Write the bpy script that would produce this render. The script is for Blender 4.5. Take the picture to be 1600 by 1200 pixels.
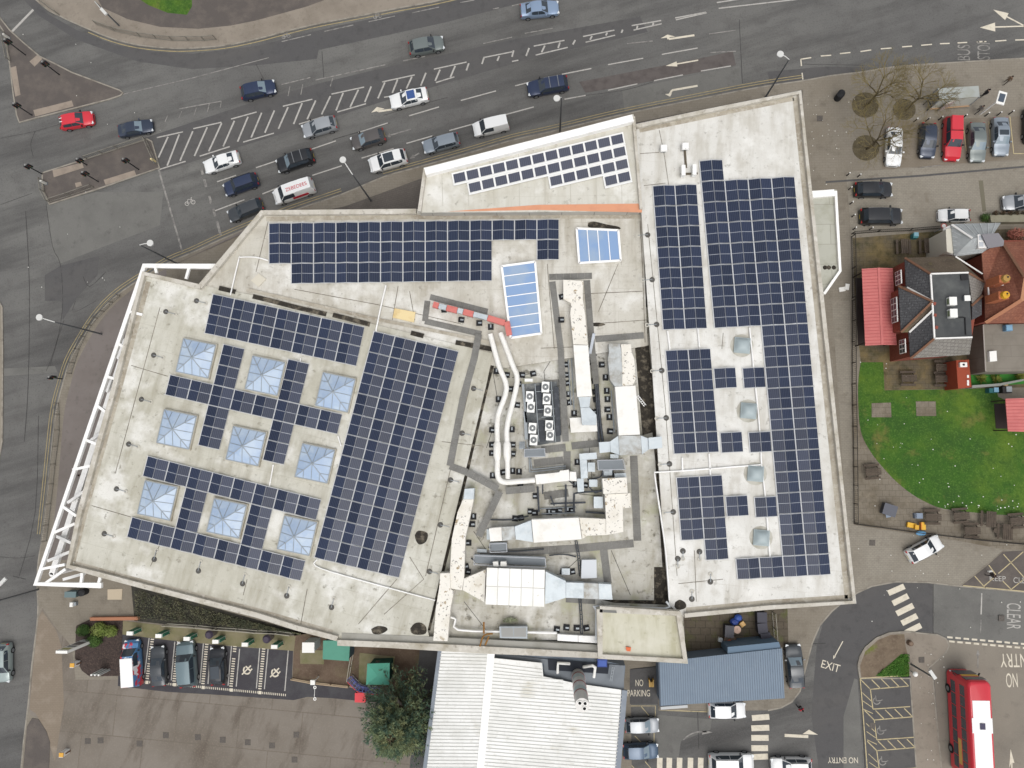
import bpy, math, random
from mathutils import Vector, Matrix
random.seed(7)
S = bpy.context.scene
for o in list(bpy.data.objects):
    bpy.data.objects.remove(o)
COL = S.collection
rad = math.radians

# ------------------------------------------------------------------ camera
F, HC = 1130.0, 84.0                      # focal length in photo pixels, flying height in metres
ROT = Vector((53, -100, -F)).normalized().rotation_difference(Vector((0, 0, -1))).to_matrix()
cd = bpy.data.cameras.new('camera')
cd.sensor_width = 36.0
cd.lens = 36.0 * F / 1600.0
cd.clip_start = 1.0
cd.clip_end = 4000.0
cam = bpy.data.objects.new('camera', cd)
COL.objects.link(cam)
cam.matrix_world = Matrix.Translation((0, 0, HC)) @ ROT.to_4x4()
S.camera = cam

# ------------------------------------------------------------------ sky, sun, exposure
SUN_EL, SUN_AZ = 68.0, 160.0
w = bpy.data.worlds.new('World')
S.world = w
w.use_nodes = True
nt = w.node_tree
bg = nt.nodes['Background']
sky = nt.nodes.new('ShaderNodeTexSky')
sky.sky_type = 'NISHITA'
sky.sun_disc = False
sky.sun_elevation = rad(SUN_EL)
sky.sun_rotation = rad(SUN_AZ)
sky.air_density = 1.0
sky.dust_density = 4.0
sky.ozone_density = 1.0
hs = nt.nodes.new('ShaderNodeHueSaturation')
hs.inputs['Saturation'].default_value = 0.22
nt.links.new(sky.outputs[0], hs.inputs['Color'])
nt.links.new(hs.outputs[0], bg.inputs['Color'])
bg.inputs['Strength'].default_value = 0.13
sl = bpy.data.lights.new('sun', 'SUN')
sl.energy = 0.7
sl.angle = rad(60)
sl.color = (1.0, 0.965, 0.91)
so = bpy.data.objects.new('sun', sl)
COL.objects.link(so)
so.rotation_euler = Vector((math.sin(rad(SUN_AZ)) * math.cos(rad(SUN_EL)), math.cos(rad(SUN_AZ)) * math.cos(rad(SUN_EL)), math.sin(rad(SUN_EL)))).to_track_quat('Z', 'Y').to_euler()
vs = S.view_settings
vs.view_transform = 'Standard'
vs.look = 'None'
vs.exposure = 0.42
vs.gamma = 1.0
vs.use_curve_mapping = False

# ------------------------------------------------------------------ helpers
def P(x, y, z=0.0):
    """photo pixel + real height -> world point"""
    d = ROT @ Vector(((x - 800) / F, (600 - y) / F, -1.0))
    t = (z - HC) / d.z
    return Vector((d.x * t, d.y * t, z))

def mpp(x, y, z=0.0):
    return (P(x + 1, y, z) - P(x, y, z)).length

def pang(x, y, deg, z=0.0):
    """angle seen in the photo -> world heading"""
    a = P(x, y, z)
    b = P(x + 20 * math.cos(rad(deg)), y - 20 * math.sin(rad(deg)), z)
    return math.atan2(b.y - a.y, b.x - a.x)

def lin(c):
    return tuple(((v / 255.0) / 12.92 if v / 255.0 <= 0.04045 else ((v / 255.0 + 0.055) / 1.055) ** 2.4) for v in c)

KA = 0.90
MATS = {}
def mat(name, col, rough=0.8, metal=0.0, spec=0.3, layers=(), bump=None, coat=0.0, coords='pos'):
    """col / layer colours are photo sRGB 0-255.  layers: (type, scale, colour, lo, hi, strength, stretch, rotz)"""
    if name in MATS:
        return MATS[name]
    m = bpy.data.materials.new(name)
    m.use_nodes = True
    t = m.node_tree
    b = t.nodes['Principled BSDF']
    N, L = t.nodes.new, t.links.new
    def rgba(c):
        l = lin(c)
        return (l[0] * KA, l[1] * KA, l[2] * KA, 1)
    b.inputs['Base Color'].default_value = rgba(col)
    b.inputs['Roughness'].default_value = rough
    b.inputs['Metallic'].default_value = metal
    b.inputs['Specular IOR Level'].default_value = spec
    b.inputs['Coat Weight'].default_value = coat
    if layers or bump:
        if coords == 'pos':
            src = N('ShaderNodeNewGeometry').outputs['Position']
        elif coords == 'obj':
            src = N('ShaderNodeTexCoord').outputs['Object']
        else:
            src = N('ShaderNodeTexCoord').outputs['Generated']
    cur = None
    for i, ly in enumerate(layers):
        ty, sc, c2, lo, hi, st = ly[:6]
        stretch = ly[6] if len(ly) > 6 else (1, 1, 1)
        rz = ly[7] if len(ly) > 7 else 0
        mp = N('ShaderNodeMapping')
        mp.vector_type = 'TEXTURE' if False else 'POINT'
        mp.inputs['Rotation'].default_value = (0, 0, rad(rz))
        mp.inputs['Location'].default_value = (i * 13.7, i * 7.3, i * 3.1) if ty not in 'bsg' else (0, 0, 0)
        L(src, mp.inputs['Vector'])
        mp2 = N('ShaderNodeMapping')
        mp2.inputs['Scale'].default_value = tuple(sc * s for s in stretch)
        L(mp.outputs[0], mp2.inputs['Vector'])
        if ty == 'n':
            x = N('ShaderNodeTexNoise')
            x.inputs['Scale'].default_value = 1.0
            x.inputs['Detail'].default_value = 2.0 if sc > 4 else 4.0
            x.inputs['Roughness'].default_value = 0.62
            L(mp2.outputs[0], x.inputs['Vector'])
            fac = x.outputs['Fac']
        elif ty == 'v':
            x = N('ShaderNodeTexVoronoi')
            x.inputs['Scale'].default_value = 1.0
            L(mp2.outputs[0], x.inputs['Vector'])
            fac = x.outputs['Distance']
        elif ty == 'b':
            x = N('ShaderNodeTexBrick')
            x.inputs['Scale'].default_value = 1.0
            x.inputs['Color1'].default_value = (0, 0, 0, 1)
            x.inputs['Color2'].default_value = (0.25, 0.25, 0.25, 1)
            x.inputs['Mortar'].default_value = (1, 1, 1, 1)
            x.inputs['Mortar Size'].default_value = lo
            x.inputs['Brick Width'].default_value = hi
            x.inputs['Row Height'].default_value = 1.0
            L(mp2.outputs[0], x.inputs['Vector'])
            fac = x.outputs['Color']
            lo, hi = 0.0, 1.0
        elif ty == 's':
            x = N('ShaderNodeTexWave')
            x.inputs['Scale'].default_value = 1.0
            x.inputs['Distortion'].default_value = 0.0
            L(mp2.outputs[0], x.inputs['Vector'])
            fac = x.outputs['Fac']
        elif ty == 'g':
            x = N('ShaderNodeSeparateXYZ')
            L(mp2.outputs[0], x.inputs[0])
            fac = x.outputs['X']
        mr = N('ShaderNodeMapRange')
        mr.inputs['From Min'].default_value = lo
        mr.inputs['From Max'].default_value = hi
        mr.inputs['To Min'].default_value = 0.0
        mr.inputs['To Max'].default_value = st
        L(fac, mr.inputs['Value'])
        mx = N('ShaderNodeMix')
        mx.data_type = 'RGBA'
        L(mr.outputs[0], mx.inputs['Factor'])
        if cur is None:
            mx.inputs['A'].default_value = rgba(col)
        else:
            L(cur, mx.inputs['A'])
        mx.inputs['B'].default_value = rgba(c2)
        cur = mx.outputs['Result']
    if cur is not None:
        L(cur, b.inputs['Base Color'])
    if bump:
        x = N('ShaderNodeTexNoise')
        x.inputs['Scale'].default_value = bump[0]
        x.inputs['Detail'].default_value = 2.0
        L(src, x.inputs['Vector'])
        bm = N('ShaderNodeBump')
        bm.inputs['Strength'].default_value = bump[1]
        bm.inputs['Distance'].default_value = bump[2] if len(bump) > 2 else 0.03
        L(x.outputs['Fac'], bm.inputs['Height'])
        L(bm.outputs[0], b.inputs['Normal'])
    MATS[name] = m
    return m

ORG = {}
class MB:
    """collects shapes; build() links them as one mesh object"""
    def __init__(s):
        s.v, s.f, s.m, s.mi = [], [], [], 0
    def add(s, vs, fs):
        b = len(s.v)
        s.v += [Vector(p) for p in vs]
        s.f += [tuple(i + b for i in f) for f in fs]
        s.m += [s.mi] * len(fs)
        return s
    def prism(s, pts, z0, z1):
        a = sum(pts[i][0] * pts[(i + 1) % len(pts)][1] - pts[(i + 1) % len(pts)][0] * pts[i][1] for i in range(len(pts)))
        if a < 0:
            pts = pts[::-1]
        n = len(pts)
        return s.add([(p[0], p[1], z0) for p in pts] + [(p[0], p[1], z1) for p in pts],
                     [tuple(range(n - 1, -1, -1)), tuple(range(n, 2 * n))] + [(i, (i + 1) % n, n + (i + 1) % n, n + i) for i in range(n)])
    def slab(s, pts, th):
        """polygon of 3d points (tilted plane) with thickness downwards"""
        a = sum(pts[i][0] * pts[(i + 1) % len(pts)][1] - pts[(i + 1) % len(pts)][0] * pts[i][1] for i in range(len(pts)))
        if a < 0:
            pts = pts[::-1]
        n = len(pts)
        return s.add([(p[0], p[1], p[2] - th) for p in pts] + [tuple(p) for p in pts],
                     [tuple(range(n - 1, -1, -1)), tuple(range(n, 2 * n))] + [(i, (i + 1) % n, n + (i + 1) % n, n + i) for i in range(n)])
    def box(s, c, size, rz=0.0, M=None, taper=1.0):
        x, y, z = size[0] / 2, size[1] / 2, size[2] / 2
        k = taper
        vs = [Vector(p) for p in ((-x, -y, -z), (x, -y, -z), (x, y, -z), (-x, y, -z), (-x * k, -y * k, z), (x * k, -y * k, z), (x * k, y * k, z), (-x * k, y * k, z))]
        R = M if M is not None else Matrix.Rotation(rz, 3, 'Z')
        c = Vector(c)
        return s.add([R @ v + c for v in vs], [(3, 2, 1, 0), (4, 5, 6, 7), (0, 1, 5, 4), (1, 2, 6, 5), (2, 3, 7, 6), (3, 0, 4, 7)])
    def bar(s, a, b, wd, ht):
        """rectangular bar from a to b"""
        a, b = Vector(a), Vector(b)
        d = (b - a)
        ln = d.length
        if ln < 1e-6:
            return s
        x = d / ln
        up = Vector((0, 0, 1)) if abs(x.z) < 0.95 else Vector((1, 0, 0))
        y = up.cross(x).normalized()
        z = x.cross(y)
        M = Matrix((x, y, z)).transposed()
        return s.box((a + b) / 2, (ln, wd, ht), M=M)
    def tube(s, path, r, n=6, cap=True):
        path = [Vector(p) for p in path]
        rs = r if isinstance(r, (list, tuple)) else [r] * len(path)
        vs, fs = [], []
        for i, p in enumerate(path):
            if i == 0:
                t = path[1] - p
            elif i == len(path) - 1:
                t = p - path[i - 1]
            else:
                t = (path[i + 1] - p).normalized() + (p - path[i - 1]).normalized()
            t = t.normalized() if t.length > 1e-9 else Vector((0, 0, 1))
            up = Vector((0, 0, 1)) if abs(t.z) < 0.9 else Vector((1, 0, 0))
            u = up.cross(t).normalized()
            q = t.cross(u)
            for k in range(n):
                a = 2 * math.pi * k / n
                vs.append(p + (u * math.cos(a) + q * math.sin(a)) * rs[i])
        for i in range(len(path) - 1):
            for k in range(n):
                fs.append((i * n + k, i * n + (k + 1) % n, (i + 1) * n + (k + 1) % n, (i + 1) * n + k))
        if cap:
            fs.append(tuple(range(n - 1, -1, -1)))
            fs.append(tuple((len(path) - 1) * n + k for k in range(n)))
        return s.add(vs, fs)
    def cyl(s, c, r, h, n=12, r2=None):
        r2 = r if r2 is None else r2
        c = Vector(c)
        vs = [c + Vector((r * math.cos(2 * math.pi * k / n), r * math.sin(2 * math.pi * k / n), 0)) for k in range(n)] + \
             [c + Vector((r2 * math.cos(2 * math.pi * k / n), r2 * math.sin(2 * math.pi * k / n), h)) for k in range(n)]
        return s.add(vs, [tuple(range(n - 1, -1, -1)), tuple(range(n, 2 * n))] + [(k, (k + 1) % n, n + (k + 1) % n, n + k) for k in range(n)])
    def ring(s, c, r0, r1, h, n=16):
        c = Vector(c)
        vs = []
        for (r, z) in ((r0, 0), (r1, 0), (r1, h), (r0, h)):
            vs += [c + Vector((r * math.cos(2 * math.pi * k / n), r * math.sin(2 * math.pi * k / n), z)) for k in range(n)]
        fs = []
        for j in range(4):
            for k in range(n):
                fs.append((j * n + k, j * n + (k + 1) % n, ((j + 1) % 4) * n + (k + 1) % n, ((j + 1) % 4) * n + k))
        return s.add(vs, fs)
    def ball(s, c, r, n=8, sq=(1, 1, 1)):
        c = Vector(c)
        vs, fs = [], []
        m = max(3, n // 2)
        for j in range(m + 1):
            th = math.pi * j / m
            for k in range(n):
                a = 2 * math.pi * k / n
                vs.append(c + Vector((r * sq[0] * math.sin(th) * math.cos(a), r * sq[1] * math.sin(th) * math.sin(a), r * sq[2] * math.cos(th))))
        for j in range(m):
            for k in range(n):
                fs.append((j * n + k, (j + 1) * n + k, (j + 1) * n + (k + 1) % n, j * n + (k + 1) % n))
        return s.add(vs, fs)
    def build(s, name, mats, parent=None, smooth=False, kind=None, local=False, bevel=0.0):
        if not isinstance(mats, (list, tuple)):
            mats = [mats]
        me = bpy.data.meshes.new(name)
        if parent is not None and not local:
            org = ORG.get(parent.name, Vector((0, 0, 0)))
        elif parent is None and not local:
            xs = [p.x for p in s.v]; ys = [p.y for p in s.v]; zs = [p.z for p in s.v]
            org = Vector(((min(xs) + max(xs)) / 2, (min(ys) + max(ys)) / 2, min(zs)))
        else:
            org = Vector((0, 0, 0))
        me.from_pydata([tuple(p - org) for p in s.v], [], s.f)
        for mt in mats:
            me.materials.append(mt)
        if len(mats) > 1:
            me.polygons.foreach_set('material_index', s.m)
        if smooth:
            me.polygons.foreach_set('use_smooth', [True] * len(me.polygons))
            me.set_sharp_from_angle(angle=rad(smooth if smooth is not True else 40))
        me.update()
        o = bpy.data.objects.new(name, me)
        COL.objects.link(o)
        if parent is not None:
            o.parent = parent
        elif not local:
            o.location = org
        if bevel:
            bv = o.modifiers.new('bevel', 'BEVEL')
            bv.width = bevel
            bv.segments = 2
            bv.limit_method = 'ANGLE'
        if kind:
            o['kind'] = kind
        ORG[o.name] = org
        return o

def tag(o, label, cat, group=None, kind=None):
    o['label'] = label
    o['category'] = cat
    if group:
        o['group'] = group
    if kind:
        o['kind'] = kind
    return o

def thing(name, label, cat, loc=(0, 0, 0), rz=0.0, group=None):
    o = bpy.data.objects.new(name, None)
    COL.objects.link(o)
    o.location = loc
    o.rotation_euler = (0, 0, rz)
    o.empty_display_size = 0.2
    ORG[o.name] = Vector(loc)
    return tag(o, label, cat, group)

def copy_tree(o, loc=None, rz=None, label=None, parent=None):
    c = o.copy()
    COL.objects.link(c)
    if parent is not None:
        c.parent = parent
    if loc is not None:
        c.location = loc
    if rz is not None:
        c.rotation_euler = (0, 0, rz)
    if label:
        c['label'] = label
    for ch in list(o.children):
        copy_tree(ch, parent=c)
    return c

def PP(pts, z):
    return [P(x, y, z) for x, y in pts]

def offset_poly(pts, d):
    """inset (d>0) of a world polygon in the plane, any orientation"""
    pts = [Vector((p[0], p[1], 0)) for p in pts]
    a = sum(pts[i].x * pts[(i + 1) % len(pts)].y - pts[(i + 1) % len(pts)].x * pts[i].y for i in range(len(pts)))
    sgn = 1 if a > 0 else -1
    out = []
    n = len(pts)
    for i in range(n):
        e1 = (pts[i] - pts[i - 1]).normalized()
        e2 = (pts[(i + 1) % n] - pts[i]).normalized()
        n1 = Vector((-e1.y, e1.x, 0)) * sgn
        n2 = Vector((-e2.y, e2.x, 0)) * sgn
        k = 1.0 + n1.dot(n2)
        out.append(pts[i] + (n1 + n2) * (d / max(k, 0.3)))
    return out

def strip_pts(path, wd):
    """left and right outline of a flat strip along a world path"""
    n = len(path)
    Lp, Rp = [], []
    for i in range(n):
        if i == 0:
            t = path[1] - path[0]
        elif i == n - 1:
            t = path[-1] - path[-2]
        else:
            t = (path[i + 1] - path[i]).normalized() + (path[i] - path[i - 1]).normalized()
        t = Vector((t.x, t.y, 0)).normalized()
        nn = Vector((-t.y, t.x, 0)) * wd / 2
        Lp.append(path[i] + nn)
        Rp.append(path[i] - nn)
    return Lp, Rp

def strip(mb, path, wd, z0, z1):
    """flat extruded ribbon"""
    Lp, Rp = strip_pts([Vector(p) for p in path], wd)
    n = len(Lp)
    vs = [(p.x, p.y, z1) for p in Lp] + [(p.x, p.y, z1) for p in Rp] + [(p.x, p.y, z0) for p in Lp] + [(p.x, p.y, z0) for p in Rp]
    fs = []
    for i in range(n - 1):
        fs += [(n + i, n + i + 1, i + 1, i), (i, i + 1, 2 * n + i + 1, 2 * n + i), (n + i + 1, n + i, 3 * n + i, 3 * n + i + 1)]
    fs += [(0, 2 * n, 3 * n, n), (n - 1, 2 * n - 1, 4 * n - 1, 3 * n - 1)]
    mb.add(vs, fs)

def smooth_path(pts, k=4):
    """Catmull-Rom through pixel points"""
    out = []
    n = len(pts)
    for i in range(n - 1):
        p0 = pts[max(i - 1, 0)]; p1 = pts[i]; p2 = pts[i + 1]; p3 = pts[min(i + 2, n - 1)]
        for j in range(k):
            t = j / k
            out.append(tuple(0.5 * (2 * p1[c] + (p2[c] - p0[c]) * t + (2 * p0[c] - 5 * p1[c] + 4 * p2[c] - p3[c]) * t * t + (3 * p1[c] - p0[c] - 3 * p2[c] + p3[c]) * t ** 3) for c in (0, 1)))
    out.append(tuple(pts[-1]))
    return out

# ------------------------------------------------------------------ ground materials
ASPH = mat('asphalt', (99, 98, 96), 0.9, layers=[('n', 0.05, (118, 117, 113), 0.4, 0.7, 0.8), ('n', 0.2, (72, 71, 70), 0.45, 0.68, 0.85, (0.22, 1.8, 1), -16),
            ('n', 0.6, (84, 82, 80), 0.5, 0.75, 0.6), ('n', 14, (128, 127, 124), 0.5, 0.8, 0.5), ('n', 5, (72, 71, 70), 0.55, 0.75, 0.55)], bump=(30, 0.3))
ASPHD = mat('shade_toned_asphalt', (84, 83, 83), 0.88, layers=[('n', 0.14, (92, 90, 88), 0.42, 0.7, 0.9, (0.4, 1.5, 1), -16), ('n', 12, (104, 103, 101), 0.5, 0.8, 0.5), ('n', 1.2, (70, 69, 69), 0.52, 0.75, 0.6)], bump=(30, 0.3))
ASPHB = mat('asphalt_brown', (92, 86, 82), 0.9, layers=[('n', 0.5, (112, 104, 97), 0.45, 0.7, 0.8), ('n', 10, (66, 62, 60), 0.5, 0.8, 0.5)], bump=(30, 0.3))
ASPHL = mat('asphalt_light', (112, 111, 107), 0.9, layers=[('n', 0.2, (96, 95, 92), 0.45, 0.7, 0.8), ('n', 1.1, (84, 82, 80), 0.58, 0.75, 0.6), ('n', 12, (132, 130, 126), 0.5, 0.8, 0.4)], bump=(30, 0.3))
YARD = mat('bus_yard_concrete', (134, 127, 116), 0.9, layers=[('n', 0.15, (118, 112, 103), 0.45, 0.7, 0.9), ('n', 1.0, (104, 98, 90), 0.58, 0.75, 0.6), ('n', 9, (150, 144, 132), 0.5, 0.8, 0.4)])
PAVE = mat('paving_brown', (136, 129, 117), 0.9, layers=[('b', 3.2, (98, 92, 84), 0.04, 2.0, 0.55), ('n', 0.12, (122, 114, 101), 0.42, 0.7, 0.9), ('n', 0.7, (102, 95, 85), 0.54, 0.75, 0.7), ('n', 8, (156, 148, 135), 0.5, 0.8, 0.35)], bump=(12, 0.2))
PAVED = mat('paving_dark', (104, 98, 92), 0.9, layers=[('b', 4.0, (78, 73, 69), 0.06, 2.0, 0.7, (1, 1, 1), -14), ('n', 0.3, (84, 79, 74), 0.45, 0.7, 0.9), ('n', 7, (124, 117, 108), 0.5, 0.8, 0.35)], bump=(12, 0.2))
PAVEM = mat('paving_mossy', (98, 90, 74), 0.95, layers=[('b', 1.9, (66, 60, 48), 0.05, 1.5, 0.7), ('n', 0.35, (122, 106, 70), 0.42, 0.65, 0.8), ('n', 0.8, (68, 66, 42), 0.5, 0.72, 0.9), ('n', 6, (130, 118, 96), 0.55, 0.8, 0.5)], bump=(9, 0.3))
CONC = mat('concrete_tan', (142, 133, 121), 0.9, layers=[('n', 0.3, (124, 115, 104), 0.42, 0.7, 0.9), ('n', 2.0, (106, 99, 88), 0.55, 0.75, 0.6), ('n', 10, (160, 152, 140), 0.5, 0.8, 0.35)])
CRAZY = mat('concrete_slabs', (128, 120, 107), 0.92, layers=[('b', 1.5, (92, 85, 74), 0.04, 1.1, 0.7), ('n', 0.4, (104, 95, 80), 0.45, 0.68, 0.9), ('n', 1.5, (146, 136, 120), 0.52, 0.75, 0.6), ('n', 7, (84, 76, 64), 0.56, 0.8, 0.6)])
BLOCKP = mat('block_paving', (146, 140, 128), 0.9, layers=[('b', 5.0, (112, 106, 97), 0.07, 2.0, 0.75), ('n', 0.2, (126, 119, 107), 0.42, 0.7, 0.8), ('n', 2.5, (158, 150, 137), 0.5, 0.8, 0.5), ('n', 0.9, (112, 103, 92), 0.57, 0.75, 0.6)], bump=(12, 0.2))
CARP = mat('car_park_concrete', (130, 123, 114), 0.9, layers=[('b', 0.22, (104, 95, 85), 0.012, 1.6, 0.7, (1, 1, 1), 4), ('n', 0.10, (108, 100, 90), 0.42, 0.66, 0.9), ('n', 0.35, (92, 83, 74), 0.5, 0.72, 0.8, (1.8, 0.5, 1), 20), ('n', 5, (150, 139, 125), 0.52, 0.8, 0.45)])
GRASS = mat('lawn_grass', (58, 95, 32), 0.95, layers=[('n', 0.11, (94, 118, 38), 0.46, 0.66, 0.9), ('n', 0.4, (50, 82, 34), 0.45, 0.7, 0.9), ('n', 0.3, (124, 112, 64), 0.57, 0.72, 0.75), ('n', 6, (110, 142, 62), 0.5, 0.8, 0.55), ('n', 2.2, (44, 78, 30), 0.52, 0.72, 0.7)], bump=(14, 0.8, 0.06))
VERGE = mat('verge_grass', (130, 123, 98), 0.95, layers=[('n', 0.5, (108, 108, 74), 0.42, 0.66, 0.9), ('n', 3, (136, 126, 94), 0.5, 0.8, 0.6)], bump=(14, 0.6, 0.05))
SOIL = mat('mulch', (70, 60, 56), 0.95, layers=[('n', 9, (104, 88, 80), 0.5, 0.75, 0.9), ('n', 5, (44, 38, 36), 0.5, 0.75, 0.8)], bump=(14, 0.9, 0.08))
SHADESOIL = mat('shade_toned_soil', (62, 60, 54), 0.95, layers=[('n', 0.9, (92, 88, 70), 0.5, 0.72, 0.8), ('n', 4, (44, 46, 40), 0.5, 0.75, 0.8)], bump=(10, 0.7, 0.06))  # soil darkened in colour to give the shade below the store wall
KERB = mat('kerb_stone', (150, 144, 133), 0.85, layers=[('n', 1.2, (112, 106, 96), 0.45, 0.72, 0.9)])
WHITEP = mat('road_paint_white', (178, 175, 169), 0.8, layers=[('n', 2.5, (140, 137, 131), 0.5, 0.72, 0.8), ('n', 14, (120, 118, 113), 0.58, 0.75, 0.7)])
FADEP = mat('road_paint_faded', (146, 143, 138), 0.85, layers=[('n', 1.6, (108, 106, 103), 0.42, 0.62, 1.0)])
CREAMP = mat('road_paint_cream', (214, 206, 188), 0.8, layers=[('n', 2.0, (176, 168, 150), 0.5, 0.75, 0.7), ('n', 14, (150, 144, 130), 0.6, 0.78, 0.6)])
YELP = mat('road_paint_yellow', (168, 152, 110), 0.8, layers=[('n', 1.5, (130, 121, 96), 0.45, 0.7, 0.9)])
YELP2 = mat('bay_paint_yellow', (190, 176, 138), 0.8, layers=[('n', 2.5, (140, 130, 108), 0.48, 0.72, 0.8)])
TACT = mat('tactile_paving', (150, 138, 125), 0.9, layers=[('n', 0.8, (128, 117, 106), 0.45, 0.7, 0.8)])

def sheet(name, px, z, m, th=0.05, kind='structure', parent=None):
    mb = MB()
    mb.prism(PP(px, z), z - th, z)
    return mb.build(name, m, parent, kind=kind if parent is None else None)

# ------------------------------------------------------------------ ground, road, pavements
g = MB()
g.prism([(-900, -900), (900, -900), (900, 900), (-900, 900)], -0.6, -0.3)
g.build('ground', mat('ground_far', (112, 108, 100), 0.95, layers=[('n', 0.02, (96, 104, 80), 0.45, 0.6, 0.9)]), kind='structure')
road = sheet('road', [(-700, -500), (2300, -500), (2300, 1700), (-700, 1700)], 0.0, ASPH, 0.2)

KN = [(-120, -260), (-30, -90), (61, 4), (92, 24), (117, 36), (140, 46), (175, 60), (215, 70), (262, 75), (300, 75), (350, 71), (400, 61), (450, 48), (497, 37), (560, 25), (625, 12), (675, 3), (740, -12), (1000, -70), (1500, -130)]
KD = [(1900, 80), (1750, 83), (1600, 91), (1500, 97), (1400, 104), (1350, 112), (1300, 118), (1255, 126), (1200, 134), (1150, 143), (1100, 153), (1050, 163), (1000, 173), (950, 184), (900, 196), (850, 208), (800, 219), (725, 241), (650, 262), (600, 276), (535, 303), (455, 330),
      (400, 351), (345, 374), (300, 395), (262, 411), (207, 444), (175, 468), (150, 496), (127, 532), (109, 565), (98, 600), (88, 640), (82, 690), (75, 760), (67, 835), (60, 875), (58, 915), (59, 962), (50, 1037), (44, 1100), (33, 1200), (20, 1420)]
SE = [(990, 1420), (985, 1045), (1029, 1040), (1029, 1110), (1200, 1110), (1220, 1106), (1237, 1097), (1250, 1080), (1256, 1055), (1261, 1035), (1269, 1005), (1281, 977), (1300, 955), (1318, 940), (1340, 926), (1362, 916), (1400, 909), (1450, 910), (1500, 916), (1600, 925), (1900, 945)]
ZP = 0.10
def kerb(px, parent, closed=False, wd=0.16):
    mb = MB()
    pts = PP(px, ZP)
    if closed:
        pts = pts + [pts[0]]
    strip(mb, pts, wd, -0.05, ZP + 0.012)
    return mb.build('kerb', KERB, parent)
pvD = sheet('pavement', smooth_path(KD, 3) + SE, ZP, PAVE, 0.25)
kerb(smooth_path(KD, 3), pvD)
kerb(SE[4:], pvD)
pvN = sheet('pavement', smooth_path(KN, 3) + [(1500, -450), (-120, -450)], ZP, CONC, 0.25)
kerb(smooth_path(KN, 3), pvN)
sheet('verge', [(150, -200), (148, -10), (160, 12), (200, 30), (250, 42), (310, 45), (360, 40), (400, 32), (480, 10), (560, -20), (560, -200)], ZP + 0.004, ASPHB, 0.05)
sheet('grass_patch', [(208, -160), (214, -4), (232, 8), (262, 20), (292, 23), (300, 10), (298, -160)], ZP + 0.009, GRASS, 0.05)
# far west footway
pvW = sheet('pavement', [(3, 480), (4, 560), (3, 690), (-10, 760), (-60, 900), (-260, 900), (-260, 430), (-20, 440)], ZP, CONC, 0.25)
kerb([(-20, 440), (3, 480), (4, 560), (3, 690), (-10, 760), (-60, 900)], pvW)
# islands
ISA = [(-40, -20), (0, 28), (15, 47), (37, 67), (62, 88), (87, 100), (112, 113), (147, 126), (187, 141), (192, 145), (188, 149), (170, 155), (120, 168), (60, 183), (30, 191), (26, 180), (21, 150), (15, 100), (5, 48)]
isA = sheet('traffic_island', ISA, ZP, ASPHB, 0.25)
kerb(ISA, isA, True)
ISB = [(66, 270), (135, 248), (230, 217), (237, 221), (249, 262), (150, 296), (77, 319), (66, 297)]
isB = sheet('traffic_island', ISB, ZP, ASPHB, 0.25)
kerb(ISB, isB, True)
for nm, par, px in (('tactile_paving', isA, [(52, 172), (112, 157), (115, 166), (55, 182)]), ('tactile_paving', isA, [(16, 106), (25, 103), (32, 148), (24, 151)]),
                    ('tactile_paving', isA, [(46, 96), (58, 86), (66, 92), (54, 104)]), ('tactile_paving', isB, [(82, 266), (128, 254), (131, 262), (84, 277)]),
                    ('tactile_paving', isB, [(162, 281), (210, 266), (213, 274), (165, 289)]), ('tactile_paving', isB, [(117, 286), (126, 284), (128, 290), (119, 293)])):
    sheet(nm, px, ZP + 0.006, TACT, 0.02, parent=par)
# SE island with disabled bays and footpath
ISC = [(1344, 1060), (1341, 1040), (1344, 1026), (1352, 1012), (1370, 997), (1390, 989), (1415, 987), (1465, 992), (1478, 998), (1483, 1008), (1478, 1020), (1450, 1045), (1457, 1052), (1463, 1120), (1470, 1187), (1482, 1420), (1436, 1420), (1432, 1200), (1427, 1130), (1422, 1060)]
isC = sheet('pavement', ISC, ZP, CONC, 0.25)
kerb(ISC, isC, True)
sheet('flower_bed', [(1346, 1058), (1344, 1040), (1352, 1018), (1372, 1000), (1392, 992), (1413, 991), (1415, 1010), (1420, 1030), (1421, 1058)], ZP + 0.006, mat('bed_soil', (116, 102, 86), 0.95, layers=[('n', 0.8, (96, 82, 68), 0.45, 0.7, 0.9), ('n', 0.5, (104, 112, 48), 0.54, 0.66, 0.9, (0.6, 1.4, 1), -32), ('n', 5, (138, 126, 110), 0.5, 0.8, 0.5)]), 0.05)
sheet('grass_patch', [(1368, 1056), (1392, 1036), (1408, 1022), (1418, 1022), (1421, 1056), (1400, 1058)], ZP + 0.012, GRASS, 0.05)

# asphalt resurfacing patches (4 mm sheets)
def patch(px, m, z=0.004, name='road_patch'):
    return sheet(name, px, z, m, 0.02)
patch([(20, -60), (40, -20), (75, 22), (120, 47), (180, 70), (240, 81), (300, 84), (400, 72), (520, 42), (690, 6), (860, -30), (870, -10), (700, 34), (600, 56), (498, 78), (495, 92), (400, 102), (300, 108), (215, 96), (120, 62), (60, 24), (0, -40)], ASPHD)
patch([(225, 216), (400, 158), (500, 130), (600, 106), (800, 62), (1000, 26), (1012, 50), (860, 84), (800, 100), (600, 158), (430, 212), (252, 268)], ASPHD)
patch([(905, 128), (1090, 92), (1145, 80), (1150, 102), (1075, 116), (1000, 130), (915, 145)], mat('asphalt_reddish', (98, 92, 89), 0.9, layers=[('n', 0.8, (80, 74, 72), 0.45, 0.7, 0.9)]), 0.012)
patch([(972, 141), (1155, 103), (1160, 132), (1100, 148), (976, 172)], ASPHL, 0.012)
patch([(72, 320), (82, 395), (94, 412), (160, 386), (250, 352), (255, 300), (150, 300)], ASPHL)
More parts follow.
